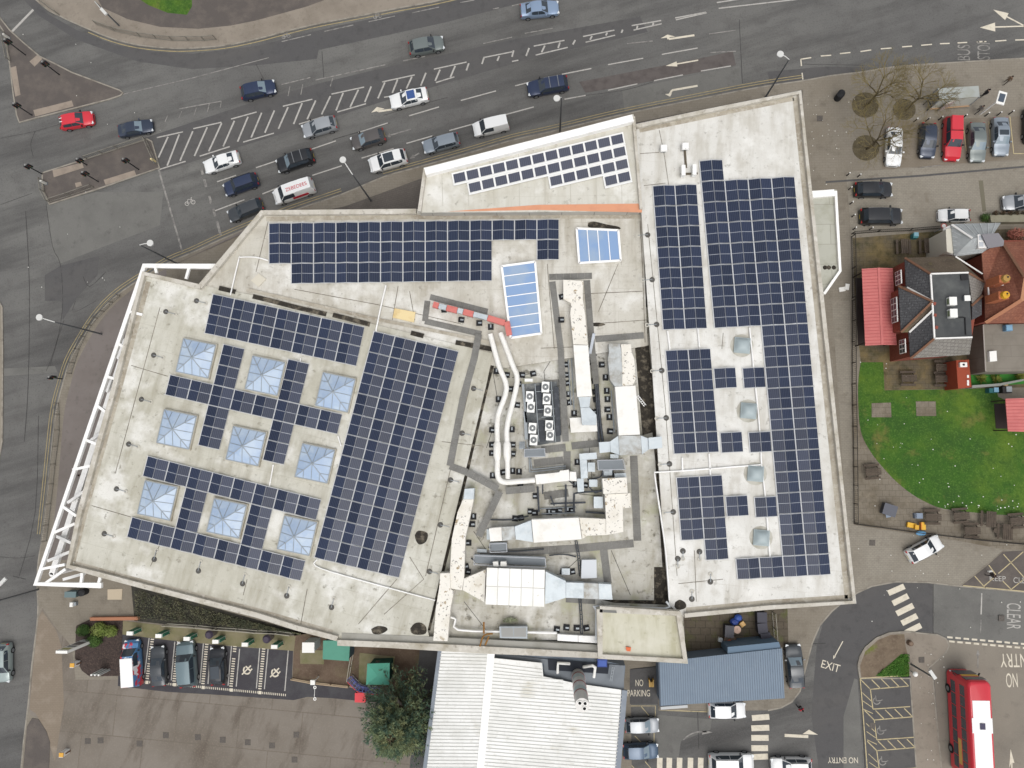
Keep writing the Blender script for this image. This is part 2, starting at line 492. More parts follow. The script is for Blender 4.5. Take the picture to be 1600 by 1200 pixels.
patch([(70, 430), (95, 415), (155, 400), (152, 430), (120, 465), (98, 500), (96, 470), (70, 470)], ASPHD, 0.008)
patch([(0, 576), (86, 572), (90, 582), (0, 588)], ASPHL, 0.008)
patch([(1265, 150), (1350, 118), (1352, 105), (1290, 104), (1200, 112), (1202, 132)], ASPHD, 0.008)
patch([(1290, 960), (1330, 932), (1362, 918), (1400, 910), (1456, 911), (1458, 988), (1415, 984), (1390, 986), (1366, 995), (1348, 1012), (1339, 1038), (1343, 1100), (1328, 1300), (1280, 1300), (1278, 1190), (1268, 1120), (1272, 1060), (1276, 1010)], ASPHD, 0.004)
patch([(1458, 911), (1500, 917), (1600, 926), (1900, 946), (1900, 1030), (1600, 1007), (1478, 996), (1458, 990)], ASPHL, 0.004)
patch([(1452, 1046), (1482, 1010), (1479, 1000), (1600, 1009), (1900, 1032), (1900, 1500), (1484, 1500), (1470, 1187), (1459, 1052)], YARD, 0.004)
patch([(1344, 1060), (1423, 1056), (1428, 1130), (1433, 1200), (1438, 1420), (1362, 1420), (1352, 1200), (1346, 1090)], ASPHD, ZP + 0.006, 'parking_bays')
patch([(984, 1046), (1026, 1042), (1028, 1100), (984, 1100)], ASPHD, ZP + 0.006)
patch([(1500, 917), (1540, 886), (1567, 862), (1600, 860), (1900, 872), (1900, 944), (1600, 925)], ASPHB, ZP + 0.006)
patch([(1318, 1120), (1335, 1060), (1340, 1062), (1344, 1120), (1348, 1200), (1352, 1300), (1318, 1300)], ASPHL, 0.008)
patch([(1015, 1116), (1112, 1124), (1110, 1140), (1064, 1158), (1060, 1186), (1018, 1184)], ASPHL, 0.004)

# overlay areas on the pavement
def area(name, px, m, dz=0.006):
    return sheet(name, px, ZP + dz, m, 0.03)
area('car_park', [(44, 1100), (52, 1035), (62, 962), (66, 950), (90, 985), (112, 1010), (118, 1062), (186, 1062), (300, 1085), (460, 1092), (600, 1090), (700, 1090), (700, 1420), (60, 1420), (64, 1180), (70, 1140), (60, 1122), (48, 1118)], CARP)
area('entrance_ramp', [(60, 965), (66, 955), (88, 985), (96, 1010), (98, 1060), (100, 1100), (86, 1190), (70, 1140), (56, 1115), (46, 1108), (52, 1040)], mat('ramp_brick', (134, 122, 107), 0.9, layers=[('b', 5, (112, 101, 90), 0.06, 2, 0.7), ('n', 0.5, (152, 141, 127), 0.5, 0.7, 0.7)]), 0.011)
area('entrance_island', [(36, 1200), (42, 1135), (50, 1122), (60, 1124), (72, 1142), (78, 1160), (76, 1210), (74, 1420), (30, 1420)], ASPHB, 0.05)
bays = area('parking_bays', [(184, 1072), (188, 990), (260, 1000), (360, 1010), (458, 1017), (456, 1062), (500, 1069), (545, 1074), (605, 1086), (598, 1099), (520, 1091), (480, 1089), (459, 1094), (360, 1087), (260, 1081)], mat('bay_asphalt', (64, 62, 66), 0.85, layers=[('n', 0.5, (80, 80, 82), 0.45, 0.7, 0.8), ('n', 12, (88, 87, 88), 0.5, 0.8, 0.4)]), 0.011)
area('verge', [(190, 970), (262, 978), (360, 987), (462, 994), (459, 1017), (360, 1009), (262, 1000), (188, 991)], VERGE, 0.03)
area('planting_bed', [(119, 978), (140, 968), (192, 970), (188, 1056), (140, 1057), (128, 1048), (117, 1028)], SOIL, 0.05)
area('shaded_hedge_strip', [(205, 915), (300, 940), (480, 990), (462, 993), (360, 985), (262, 976), (210, 970)], SHADESOIL, 0.012)  # dark strip colours in the shaded ground along the building foot
area('service_yard', [(460, 986), (480, 982), (700, 1000), (682, 1020), (668, 1100), (605, 1084), (545, 1072), (457, 1060)], mat('yard_brown', (106, 90, 76), 0.92, layers=[('n', 0.5, (84, 68, 56), 0.42, 0.66, 0.9), ('n', 0.4, (112, 106, 78), 0.55, 0.75, 0.6), ('n', 6, (128, 114, 98), 0.52, 0.8, 0.5)]), 0.012)
area('alley', [(656, 1015), (694, 1010), (676, 1200), (640, 1200)], ASPHD, 0.018)  # dark asphalt colour stands in for the alley's shade
area('parking_court', [(1322, 272), (1332, 268), (1440, 262), (1900, 228), (1900, 345), (1600, 352), (1480, 356), (1330, 368)], BLOCKP)
area('parking_court', [(1378, 190), (1900, 170), (1900, 226), (1440, 260), (1378, 264)], mat('block_paving_brown', (134, 125, 112), 0.9, layers=[('b', 5.0, (106, 98, 88), 0.07, 2.0, 0.7), ('n', 0.3, (116, 106, 92), 0.42, 0.7, 0.9)]), 0.004)
area('pub_yard', [(1332, 372), (1480, 360), (1900, 352), (1900, 600), (1560, 606), (1380, 610), (1345, 566), (1336, 480)], PAVEM)
area('lawn', smooth_path([(1345, 566), (1341, 600), (1342, 650), (1347, 680), (1360, 705), (1375, 725), (1400, 752), (1425, 772), (1450, 786), (1475, 795), (1525, 801), (1600, 806), (1900, 815)], 3) + [(1900, 604), (1600, 640), (1560, 620), (1556, 606), (1500, 608), (1382, 610), (1380, 566)], GRASS, 0.03)
area('garden_path', [(1330, 600), (1341, 598), (1344, 670), (1375, 727), (1425, 774), (1475, 797), (1600, 808), (1900, 818), (1900, 872), (1567, 858), (1480, 842), (1335, 820)], CRAZY, 0.012)
area('service_alley', [(1300, 470), (1328, 470), (1330, 600), (1334, 820), (1480, 844), (1567, 860), (1500, 914), (1450, 908), (1400, 907), (1362, 914), (1340, 924), (1330, 930)], BLOCKP, 0.004)
area('delivery_yard', [(1050, 940), (1230, 935), (1232, 1010), (1130, 1020), (1050, 1030)], mat('yard_slabs', (92, 84, 72), 0.92, layers=[('b', 1.3, (60, 54, 46), 0.05, 1.4, 0.8), ('n', 0.6, (88, 92, 52), 0.52, 0.7, 0.8), ('n', 4, (112, 104, 92), 0.5, 0.8, 0.5)]), 0.02)
area('footway', smooth_path([(400, 356), (345, 380), (300, 401), (262, 418), (215, 446), (180, 475), (156, 503), (136, 536), (120, 568), (110, 602), (101, 640), (96, 690), (90, 760), (82, 835), (75, 875)], 3) + [(260, 875), (260, 420), (410, 345)], mat('paving_smooth', (122, 115, 111), 0.9, layers=[('n', 0.2, (110, 103, 98), 0.42, 0.7, 0.9), ('n', 1.5, (96, 90, 86), 0.56, 0.75, 0.6)]), 0.005)
area('footway', [(1254, 140), (1000, 190), (800, 236), (655, 280), (540, 322), (430, 345), (430, 500), (1254, 500)], PAVED, 0.005)
area('drain_channel', [(1290, 283), (1440, 273), (1600, 259), (1900, 232), (1900, 235), (1600, 262), (1440, 276), (1290, 286)], ASPHD, 0.012)
area('concrete_strip', [(1529, 282), (1536, 282), (1541, 330), (1535, 331)], mat('strip_grey', (112, 107, 92), 0.9), 0.012)
for px in ([(1362, 630), (1392, 629), (1393, 652), (1362, 652)], [(1431, 627), (1462, 627), (1463, 650), (1432, 650)]):
    area('paved_square', px, CRAZY, 0.05)

# ------------------------------------------------------------------ painted markings (children of the road)
ZM = 0.018
def line(px, wd=0.12, m=WHITEP, name='lane_line', par=None, z=ZM):
    mb = MB()
    strip(mb, PP(px, z), wd, z - 0.003, z)
    return mb.build(name, m, par or road)
def poly(px, m=WHITEP, name='arrow_marking', par=None, z=ZM):
    mb = MB()
    mb.prism(PP(px, z), z - 0.003, z)
    return mb.build(name, m, par or road)
for a, b in (((245, 215), (286, 206)), ((302, 201), (346, 191)), ((361, 186), (401, 175)), ((442, 166), (488, 155)), ((518, 147), (569, 136)), ((597, 128), (648, 117)), ((678, 108), (729, 97)), ((755, 90), (800, 81)),
             ((834, 72), (882, 63)), ((911, 57), (960, 47)), ((987, 40), (1033, 32)), ((1055, 28), (1103, 19)), ((1056, 31), (1104, 20)), ((1120, 4), (1165, -3)), ((1123, 13), (1270, -4)), ((248, 265), (290, 252)), ((312, 244), (359, 229)), ((380, 222), (428, 208)), ((467, 194), (506, 182)), ((527, 175), (572, 162)),
             ((600, 152), (612, 150)), ((681, 129), (710, 120)), ((800, 96), (810, 94)), ((837, 86), (887, 74)), ((915, 66), (961, 55)), ((990, 47), (1034, 37))):
    line([a, b], 0.15, WHITEP, 'hatch_border')
dg = [(1050, 855, 990, 985), (1120, 840, 1045, 1035), (1205, 820, 1125, 1005), (1295, 795, 1215, 975), (1385, 770, 1305, 945), (1465, 755, 1395, 915), (1550, 730, 1485, 885)]
dg = [tuple(v / 4 for v in q) for q in dg] + [(400 + a / 4, b / 4, 400 + c / 4, d / 4) for a, b, c, d in ((35, 705, -30, 860), (115, 690, 55, 830), (200, 670, 140, 805), (288, 645, 235, 775), (373, 628, 320, 745), (465, 600, 410, 715), (545, 580, 500, 690), (640, 560, 588, 670), (720, 540, 680, 638), (805, 515, 762, 615),
      (885, 497, 852, 580), (975, 478, 940, 553), (1062, 455, 1030, 535), (1150, 435, 1120, 505), (1245, 412, 1215, 482), (1330, 395, 1315, 440), (1425, 360, 1412, 400), (1520, 350, 1508, 380))] + \
     [(800 + a / 4, b / 4, 800 + c / 4, d / 4) for a, b, c, d in ((10, 315, 0, 355), (107, 300, 88, 350), (205, 285, 185, 327), (300, 265, 288, 300), (395, 250, 380, 278), (500, 225, 488, 248), (595, 203, 587, 222), (692, 185, 684, 205), (884, 142, 880, 158), (785, 160, 780, 180))]
for a, b, c, d in dg:
    line([(a, b), (c, d)], 0.2, WHITEP, 'hatch_line')
for q in ((484, 234, 525, 220), (560, 207, 606, 192), (639, 181, 686, 167), (720, 157, 775, 142), (805, 134, 857, 121), (878, 116, 924, 107), (950, 101, 1005, 91), (1034, 85, 1090, 75), (339, 284, 369, 274), (400, 262, 439, 249),
          (488, 274, 534, 259), (565, 247, 615, 232), (635, 224, 677, 212), (702, 204, 749, 191), (790, 179, 834, 167), (882, 155, 915, 149), (950, 141, 996, 131), (1022, 126, 1067, 117), (1095, 111, 1142, 103), (334, 330, 382, 312), (410, 303, 435, 293)):
    line([q[:2], q[2:]], 0.14)
for q in ((440, 65, 486, 54), (507, 49, 552, 39), (576, 34, 617, 25), (644, 20, 686, 11), (719, 4, 741, 0), (770, 14, 780, 12), (800, 9, 825, 3), (493, 125, 602, 101), (630, 95, 664, 88), (440, 132, 485, 121), (755, 68, 800, 58), (820, 52, 864, 44), (280, 170, 346, 158), (1108, 53, 1150, 47), (1110, 82, 1150, 80), (980, 68, 1020, 64)):
    line([q[:2], q[2:]], 0.12, FADEP)
for q in ((205, 370, 270, 360), (330, 350, 395, 345), (450, 335, 515, 328), (578, 322, 645, 312), (705, 305, 772, 300), (838, 293, 900, 288), (958, 283, 1025, 277), (1075, 273, 1135, 271), (1185, 268, 1245, 265), (1305, 262, 1365, 260), (1420, 257, 1490, 252), (1545, 250, 1620, 248), (205, 370, 209, 412), (213, 455, 218, 497)):
    line([(1200 + q[0] / 4, q[1] / 4), (1200 + q[2] / 4, q[3] / 4)], 0.14, CREAMP)
line([(247, 262), (258, 300), (285, 394)], 0.22, FADEP, 'stop_line')
for q in ((314, 262, 317, 273), (319, 280, 322, 292), (327, 306, 330, 318), (333, 326, 336, 338), (339, 346, 345, 368)):
    line([q[:2], q[2:]], 0.3, FADEP, 'stop_line')
line([(18, 50), (52, 15)], 0.3, WHITEP, 'stop_line')
line([(180, 150), (300, 122), (420, 90)], 0.1, FADEP)
for q in ((258, 190, 262, 180), (279, 185, 284, 174), (303, 180, 307, 168), (324, 175, 327, 162), (344, 168, 346, 158), (450, 150, 453, 135), (470, 148, 473, 132), (516, 135, 520, 122)):
    line([q[:2], q[2:]], 0.1, FADEP, 'hatch_line')
def arrow(tip, tail, bend=None, wd=0.16, hw=5.5, hl=24, m=CREAMP):
    a = Vector(tip); b = Vector(bend or tail)
    d = (Vector(b) - Vector(a)).normalized()
    n = Vector((-d[1], d[0]))
    a2 = Vector(a); e = a2 + d * hl
    poly([tuple(a2), tuple(e + n * hw), tuple(e - n * hw)], m)
    line([tuple(e), tail] if not bend else [tuple(e - d * 2), bend, tail], wd, m, 'arrow_marking', z=ZM + 0.004)
arrow((1531, 43), (1625, 40), hw=7)
arrow((1552, 15), (1625, 53), hw=6)
arrow((1040, 103), (1091, 94), hw=4, hl=18)
arrow((600, 214), (642, 202), hw=3, hl=10, m=FADEP)
arrow((640, 248), (655, 239), hw=3, hl=8, m=FADEP)
for tip, bn, tl in (((1032, 60), (1045, 61), (1085, 55)), ((580, 176), (591, 174), (613, 171)), ((1040, 148), (1050, 141), (1090, 134))):
    line([bn, tl], 0.24, CREAMP, 'arrow_marking')
    if tip[1] > 100 and tip[0] > 1000:
        line([bn, (1046, 148)], 0.24, CREAMP, 'arrow_marking', z=ZM + 0.004)
        poly([(1039, 147), (1050, 146), (1047, 151)], CREAMP)
    else:
        poly([tip, (bn[0] - 2, bn[1] - 7), (bn[0] + 10, bn[1] - 4)], CREAMP)
        line([(bn[0], bn[1]), (bn[0] - 2, bn[1] - 4)], 0.3, CREAMP, 'arrow_marking', z=ZM + 0.004)
# double yellow lines
def off_path(px, d):
    pts = PP(px, 0)
    Lp, Rp = strip_pts(pts, 2 * abs(d))
    return Rp if d > 0 else Lp
for dd in (0.38, 0.68):
    for seg in (smooth_path(KD[7:20], 3), smooth_path(KD[20:36], 3)):
        pts = PP(seg, 0)
        Lp, Rp = strip_pts(pts, 2 * dd)
        path = Rp
        mb = MB()
        strip(mb, path, 0.075, ZM - 0.003, ZM)
        mb.build('yellow_line', YELP, road)
for dd in (0.4,):
    Lp, Rp = strip_pts(PP(smooth_path(KN[5:18], 3), 0), 2 * dd)
    mb = MB()
    strip(mb, Lp if Lp[5].y < Rp[5].y else Rp, 0.1, ZM - 0.003, ZM)
    mb.build('yellow_line', YELP, road)
# zebra crossings
for q in ((1387, 925, 1412, 914), (1394, 941, 1418, 929), (1400, 957, 1426, 944), (1408, 972, 1432, 960), (1414, 987, 1438, 975)):
    a, b = Vector(q[:2]), Vector(q[2:])
    line([a + Vector((1, 2)), b + Vector((1, 2))], 0.62, CREAMP, 'zebra_stripe')
for q in ((1175, 1122, 1202, 1120), (1174, 1138, 1202, 1137), (1174, 1153, 1201, 1153), (1174, 1169, 1200, 1169), (1173, 1183, 1200, 1182)):
    line([q[:2], q[2:]], 0.62, CREAMP, 'zebra_stripe')
for x in (1031, 1046, 1062, 1079, 1095):
    line([(x, 1184), (x - 1, 1230)], 0.6, CREAMP, 'zebra_stripe')
# give way dashes at the bus yard
for i in range(11):
    for k in range(2):
        x = 1480 + i * 13 + k * 3 - i * 0.2
        line([(x, 995.5 + i * 1.15 + k * 6.5), (x + 8.5, 996.3 + i * 1.15 + k * 6.5)], 0.2, CREAMP, 'give_way_dash')
line([(1534, 927), (1533, 960)], 0.14)
line([(1533, 968), (1532, 990)], 0.1, FADEP)
# yellow box lines
ZK = ZP + 0.014
for q in ((1505, 915, 1600, 924), (1523, 900, 1540, 919), (1545, 883, 1556, 898), (1568, 866, 1600, 902), (1536, 917, 1556, 900), (1560, 896, 1599, 862), (1567, 908, 1580, 921), (1580, 921, 1600, 905)):
    line([q[:2], q[2:]], 0.1, YELP2, 'yellow_box_line', z=ZK)
# disabled bays
ZB = ZP + 0.014
def bl(px, wd=0.1, name='bay_line', m=YELP2, z=ZB):
    return line(px, wd, m, name, isC, z)
bl([(1344, 1061), (1347, 1095), (1352, 1160), (1357, 1230)])
bl([(1344, 1060), (1408, 1056)])
for (x, y) in ((1360, 1077), (1366, 1125), (1370, 1173)):
    bl([(x, y), (x + 60, y - 5)])
    bl([(x, y), (x + 4, y + 31)])
    bl([(x + 4, y + 31), (x + 62, y + 27)])
    bl([(x, y), (x - 15, y - 15)])
    for k in range(4):
        bl([(x + 15 + k * 15, y - 2 - k), (x + 2 + k * 15 + (0), y - 15 - k)])
        if k < 3:
            bl([(x - 13 + k * 1, y + 5 + k * 13), (x + 1 + k * 1.5, y + 18 + k * 10)], 0.07)
def wheelchair(x, y, par, z, m, s=1.0, rot=0.0):
    mb = MB()
    c, sn = math.cos(rot), math.sin(rot)
    def q(a, b):
        return P(x + s * (a * c - b * sn), y + s * (a * sn + b * c), z)
    path = [q(6 * math.cos(t), 6 * math.sin(t)) for t in [rad(d) for d in range(20, 280, 20)]]
    strip(mb, path, 0.1, z - 0.003, z)
    strip(mb, [q(-2, -9), q(-1, 0), q(6, 0), q(10, -2)], 0.1, z - 0.001, z + 0.002)
    mb.build('wheelchair_symbol', m, par)
for (x, y) in ((1370, 1095), (1376, 1142), (1379, 1190)):
    wheelchair(x, y, isC, ZB, FADEP, 0.9)
# arrows in the SE car park
line([(1317, 1002), (1304, 1026)], 0.1, CREAMP, 'arrow_marking')
poly([(1302, 1030), (1302, 1024), (1306, 1026)], CREAMP)
line([(1226, 1149), (1263, 1151)], 0.32, CREAMP, 'arrow_marking')
poly([(1254, 1147), (1264, 1140), (1278, 1148)], CREAMP)
line(smooth_path([(1068, 1156), (1076, 1149), (1088, 1144), (1104, 1143)]), 0.14, FADEP, 'arrow_marking')
poly([(1098, 1141), (1114, 1144), (1097, 1148)], FADEP)
poly([(1577, 1200), (1579, 1170), (1585, 1192), (1582, 1192), (1582, 1230), (1580, 1230), (1580, 1192)], CREAMP)
for px in ([(985, 1103), (1024, 1103), (1024, 1122)], [(985, 1103), (984, 1120)], [(1002, 1104), (1014, 1118)], [(980, 1148), (978, 1162)], [(1022, 1145), (1022, 1160)], [(992, 1150), (1004, 1162)], [(974, 1186), (972, 1230)], [(976, 1184), (996, 1206)], [(1008, 1190), (1020, 1204)]):
    line(px, 0.08, YELP2, 'bay_line')
line([(1030, 1107), (1112, 1110)], 0.09, YELP2, 'yellow_line')
line([(1030, 1109.5), (1112, 1112.5)], 0.09, YELP2, 'yellow_line')
# NE parking court lines
for px in ([(1438, 262), (1470, 258)], [(1578, 182), (1584, 240)], [(1584, 240), (1625, 240)], [(1466, 200), (1469, 240)], [(1505, 195), (1510, 236)], [(1545, 190), (1549, 236)]):
    line(px, 0.09, YELP2 if px[0][0] > 1500 else FADEP, 'bay_line', pvD, ZP + 0.02)

# lettering painted on the ground
def text_mesh(body, name, cx, cy, w_px, h_px, deg, z, m, par, zscale=None):
    cu = bpy.data.curves.new('lettering', 'FONT')
    cu.body = body
    cu.align_x = 'CENTER'
    cu.align_y = 'CENTER'
    tmp = bpy.data.objects.new('lettering', cu)
    COL.objects.link(tmp)
    bpy.context.view_layer.update()
    me = bpy.data.meshes.new_from_object(tmp)
    bpy.data.objects.remove(tmp)
    xs = [v.co.x for v in me.vertices]; ys = [v.co.y for v in me.vertices]
    x0, x1, y0, y1 = min(xs), max(xs), min(ys), max(ys)
    k = mpp(cx, cy, z)
    sx, sy = w_px * k / (x1 - x0), h_px * k / (y1 - y0)
    c0 = P(cx, cy, z)
    th = pang(cx, cy, deg, z)
    org = ORG.get(par.name, Vector((0, 0, 0)))
    R = Matrix.Rotation(th, 3, 'Z')
    for v in me.vertices:
        v.co = R @ Vector(((v.co.x - (x0 + x1) / 2) * sx, (v.co.y - (y0 + y1) / 2) * sy, 0)) + c0 - org
    me.materials.clear()
    me.materials.append(m)
    o = bpy.data.objects.new(name, me)
    COL.objects.link(o)
    o.parent = par
    ORG[o.name] = org
    return o
text_mesh('EXIT', 'lettering', 1298, 1041, 29, 12, -17, ZM, CREAMP, road)
text_mesh('NO ENTRY', 'lettering', 1317, 1188, 47, 9, 180, ZM, CREAMP, road)
text_mesh('NO', 'lettering', 999, 1067, 12, 10, 0, ZP + 0.016, CREAMP, pvD)
text_mesh('PARKING', 'lettering', 998, 1083, 35, 10, 0, ZP + 0.016, CREAMP, pvD)
text_mesh('CLEAR', 'lettering', 1584, 963, 41, 22, -90, ZM, WHITEP, road)
text_mesh('NO', 'lettering', 1581, 1063, 18, 22, 180, ZM, CREAMP, road)
text_mesh('ENTRY', 'lettering', 1588, 1032, 50, 21, 180, ZM, CREAMP, road)
text_mesh('KEEP', 'lettering', 1559, 904, 25, 8, -2, ZK, WHITEP, road)
text_mesh('CLEAR', 'lettering', 1600, 907, 33, 9, -2, ZK, WHITEP, road)
text_mesh('BUS', 'lettering', 1506, 82, 26, 20, 90, ZM, FADEP, road)
text_mesh('STOP', 'lettering', 1537, 78, 32, 20, 90, ZM, FADEP, road)
# bicycle symbols
def bicycle_mark(x, y, s=1.0, deg=14, m=FADEP):
    mb = MB()
    c, sn = math.cos(rad(deg)), -math.sin(rad(deg))
    def q(a, b):
        return P(x + s * (a * c - b * sn), y + s * (a * sn + b * c), ZM)
    for cx in (-5, 5):
        strip(mb, [q(cx + 3 * math.cos(rad(t)), 3 * math.sin(rad(t))) for t in range(0, 361, 30)], 0.09, ZM - 0.003, ZM)
    strip(mb, [q(-5, 0), q(-2, -6), q(3, -5), q(0, 0), q(-5, 0)], 0.09, ZM - 0.001, ZM + 0.002)
    strip(mb, [q(5, 0), q(3, -7), q(5, -8)], 0.09, ZM - 0.001, ZM + 0.003)
    mb.build('bicycle_symbol', m, road)
bicycle_mark(297, 317, 1.0, 14, WHITEP)
bicycle_mark(447, 57, 0.8)
bicycle_mark(590, 26, 0.8)
# EV bay markings
ZE = ZP + 0.02
def evl(px, wd=0.12, name='bay_line', m=WHITEP):
    return line(px, wd, m, name, bays, ZE)
def C2(x, y):
    return (260 + x / 7.27, 960 + y / 7.27)
for (t, b) in (((95, 310), (55, 750)), ((185, 330), (150, 760)), ((420, 330), (380, 780)), ((505, 360), (472, 790)), ((740, 350), (700, 810)), ((832, 390), (793, 820)), ((1060, 380), (1022, 840)), ((1155, 390), (1113, 850)), ((1385, 400), (1345, 870))):
    evl([C2(*t), C2(*b)])
evl([(233, 997), (225, 1060)])
evl([(192, 972), (186, 1056)], 0.1)
for (xt, yt, xb, yb, n) in ((238, 999, 230, 1060, 17), (279, 1003, 272, 1064, 17), (323, 1007, 317, 1068, 17), (367, 1010, 361, 1072, 17), (412, 1014, 406, 1076, 17)):
    for i in range(n):
        if xt == 367 and 3 <= i <= 4:
            continue
        t = i / (n - 1)
        x, y = xt + (xb - xt) * t, yt + (yb - yt) * t
        evl([(x - 2.6, y - 0.2), (x + 2.6, y + 0.2)], 0.13, 'hatch_line', CREAMP)
for x, y in ((229.5, 1066), (273, 1069.5), (317.5, 1074), (361.5, 1078), (406, 1082)):
    poly([(x - 2.5, y - 2.5), (x + 2.5, y - 2.2), (x + 2.3, y + 2.8), (x - 2.7, y + 2.5)], CREAMP, 'bay_square', bays, ZE)
for x0, x1 in ((215, 227), (234, 270), (277, 314), (322, 358), (366, 402), (410, 446)):
    n = int((x1 - x0) / 3)
    for i in range(n + 1):
        x = x0 + i * 3
        y = 1065.5 + (x - 229) * 0.0945
        evl([(x, y - 1.8), (x - 0.2, y + 1.8)], 0.09, 'hatch_line', CREAMP)
def plug_symbol(x, y):
    mb = MB()
    def q(a, b):
        return P(x + a, y + b, ZE)
    strip(mb, [q(6 * math.cos(rad(t)) * 0.9, 6 * math.sin(rad(t))) for t in range(30, 250, 20)], 0.17, ZE - 0.003, ZE)
    strip(mb, [q(-8, 7), q(3, -4)], 0.14, ZE - 0.001, ZE + 0.002)
    strip(mb, [q(-2, -6), q(6, 2)], 0.17, ZE - 0.001, ZE + 0.003)
    strip(mb, [q(3, -4), q(6, -7)], 0.15, ZE - 0.001, ZE + 0.004)
    strip(mb, [q(5, 1), q(8, -2)], 0.15, ZE - 0.001, ZE + 0.004)
    mb.build('charging_symbol', CREAMP, bays)
plug_symbol(386, 1047)
plug_symbol(430, 1051)
# iron covers in the car park
ORD = ('first', 'second', 'third', 'fourth', 'fifth', 'sixth', 'seventh', 'eighth', 'ninth', 'tenth')
line([(1528, 1024), (1528, 1044)], 0.1, FADEP, 'arrow_marking')
poly([(1528, 1014), (1525, 1024), (1531, 1024)], FADEP)
TAR = mat('tar_seam', (66, 65, 64), 0.9, layers=[('n', 1.5, (92, 90, 88), 0.5, 0.66, 0.9)])
for px in ([(72, 318), (82, 385), (94, 412), (98, 470), (92, 520), (78, 572)], [(0, 320), (50, 302)], [(40, 330), (46, 450), (44, 600), (38, 690)], [(0, 216), (55, 205), (120, 186)], [(52, 245), (48, 225), (55, 205)], [(503, 80), (506, 122)], [(150, 470), (115, 488), (118, 470)], [(130, 432), (140, 448), (165, 425)],
           [(100, 500), (80, 560), (72, 580)], [(1155, 30), (1160, 130)], [(1250, 100), (1350, 102)], [(1020, 128), (975, 141), (905, 150)], [(60, 650), (55, 800), (30, 900)], [(20, 900), (40, 905)], [(0, 870), (30, 872), (55, 868)], [(400, 100), (415, 130)], [(1458, 912), (1458, 990)], [(1180, 1010), (1290, 1005)], [(1090, 1112), (1092, 1170)], [(600, 180), (640, 168), (700, 152)], [(520, 218), (610, 192)]):
    line(smooth_path(px, 3) if len(px) > 2 else px, random.uniform(0.05, 0.1), TAR, 'tar_seam', z=0.015)
for ci, (x, y) in enumerate(((137, 1158), (157, 1157), (218, 1162), (259, 1149), (309, 1152), (348, 1156), (387, 1160), (425, 1165), (463, 1148), (460, 1187), (1440, 1031), (1363, 1134), (1281, 185), (1565, 966), (1363, 848))):
    tag(sheet('drain_cover', [(x - 4.5, y - 4.5), (x + 4.5, y - 4.5), (x + 4.5, y + 4.5), (x - 4.5, y + 4.5)], ZP + 0.03 if x < 1350 or x > 1400 else ZP + 0.03, mat('iron_cover', (84, 80, 76), 0.7, 0.3, layers=[('v', 9, (104, 98, 92), 0.2, 0.6, 0.8)]), 0.05, kind=None), ('square dark iron cover in the lower left car park, %s from the left' % ORD[(0, 1, 2, 3, 4, 5, 6, 7, 9, 8)[ci]]) if ci < 10 else ('square dark iron cover on the footpath by the flower bed', 'square dark iron cover among the disabled bays', 'square dark iron cover on the open pavement right of the store', 'square dark iron cover beside the painted word clear', 'square dark iron cover left of the askew white hatchback')[ci - 10], 'cover', 'iron covers in the paving')

# ------------------------------------------------------------------ the large building
ZL, ZN, ZD, ZR, ZX = 9.0, 8.88, 8.4, 9.6, 10.4     # roof levels: left, north, plant deck, right, raised north bay
def roofmat(name, col, d1, d2, rz=0, seam=True, dirty=False):
    ly = []
    if seam:
        ly.append(('b', 0.42, d2, 0.012, 3.2, 0.45, (1, 1, 1), rz))
    ly += [('n', 0.09, d1, 0.40, 0.62, 1.0), ('n', 0.45, d2, 0.47, 0.70, 0.75, (0.3, 1.7, 1), rz + 90), ('n', 0.5, d2, 0.50, 0.72, 0.6), ('n', 0.22, (234, 233, 228), 0.52, 0.66, 0.7), ('n', 1.6, tuple(int(v * 0.82) for v in d2), 0.60, 0.72, 0.75), ('n', 9, d2, 0.54, 0.78, 0.4)]
    if dirty:
        ly.append(('n', 0.7, (92, 88, 74), 0.60, 0.68, 0.8)); ly.append(('n', 0.3, (168, 168, 136), 0.54, 0.66, 0.6))
    return mat(name, col, 0.75, layers=ly)
RFL = roofmat('roof_left_membrane', (203, 201, 190), (190, 187, 173), (160, 155, 138), 14)
RFN = roofmat('roof_north_membrane', (210, 207, 198), (194, 190, 178), (164, 157, 142), 0)
RFD = roofmat('roof_plant_membrane', (198, 196, 188), (184, 180, 168), (146, 140, 122), 5, True, True)
RFR = roofmat('roof_right_membrane', (222, 221, 216), (212, 210, 203), (182, 177, 165), 5)
RFX = roofmat('roof_bay_membrane', (208, 206, 196), (202, 199, 188), (184, 179, 164), 0)
COP = mat('coping', (196, 191, 180), 0.7, layers=[('n', 0.5, (158, 150, 132), 0.45, 0.7, 0.9), ('n', 2.5, (118, 108, 94), 0.58, 0.74, 0.7), ('n', 1.2, (222, 218, 210), 0.56, 0.7, 0.6)])
COPW = mat('coping_white', (250, 249, 246), 0.5, layers=[('n', 0.8, (236, 234, 228), 0.5, 0.7, 0.8)])
CLAD = mat('wall_cladding', (188, 184, 176), 0.6, layers=[('b', 0.35, (130, 126, 120), 0.02, 1.2, 0.8), ('n', 0.5, (164, 158, 148), 0.5, 0.7, 0.7)])
ORANGE = mat('orange_cladding', (214, 152, 118), 0.6, layers=[('n', 0.6, (200, 140, 110), 0.5, 0.7, 0.8)])
GRIME = mat('gutter_grime', (56, 52, 46), 0.95, layers=[('n', 1.3, (120, 112, 98), 0.5, 0.66, 0.9), ('n', 4, (36, 34, 32), 0.5, 0.7, 0.8)], bump=(8, 0.6))
GREYBAND = mat('parapet_band', (176, 169, 154), 0.85, layers=[('n', 0.4, (140, 130, 114), 0.45, 0.68, 0.9), ('n', 2, (204, 199, 188), 0.5, 0.72, 0.7), ('n', 3, (108, 98, 82), 0.6, 0.75, 0.6)])
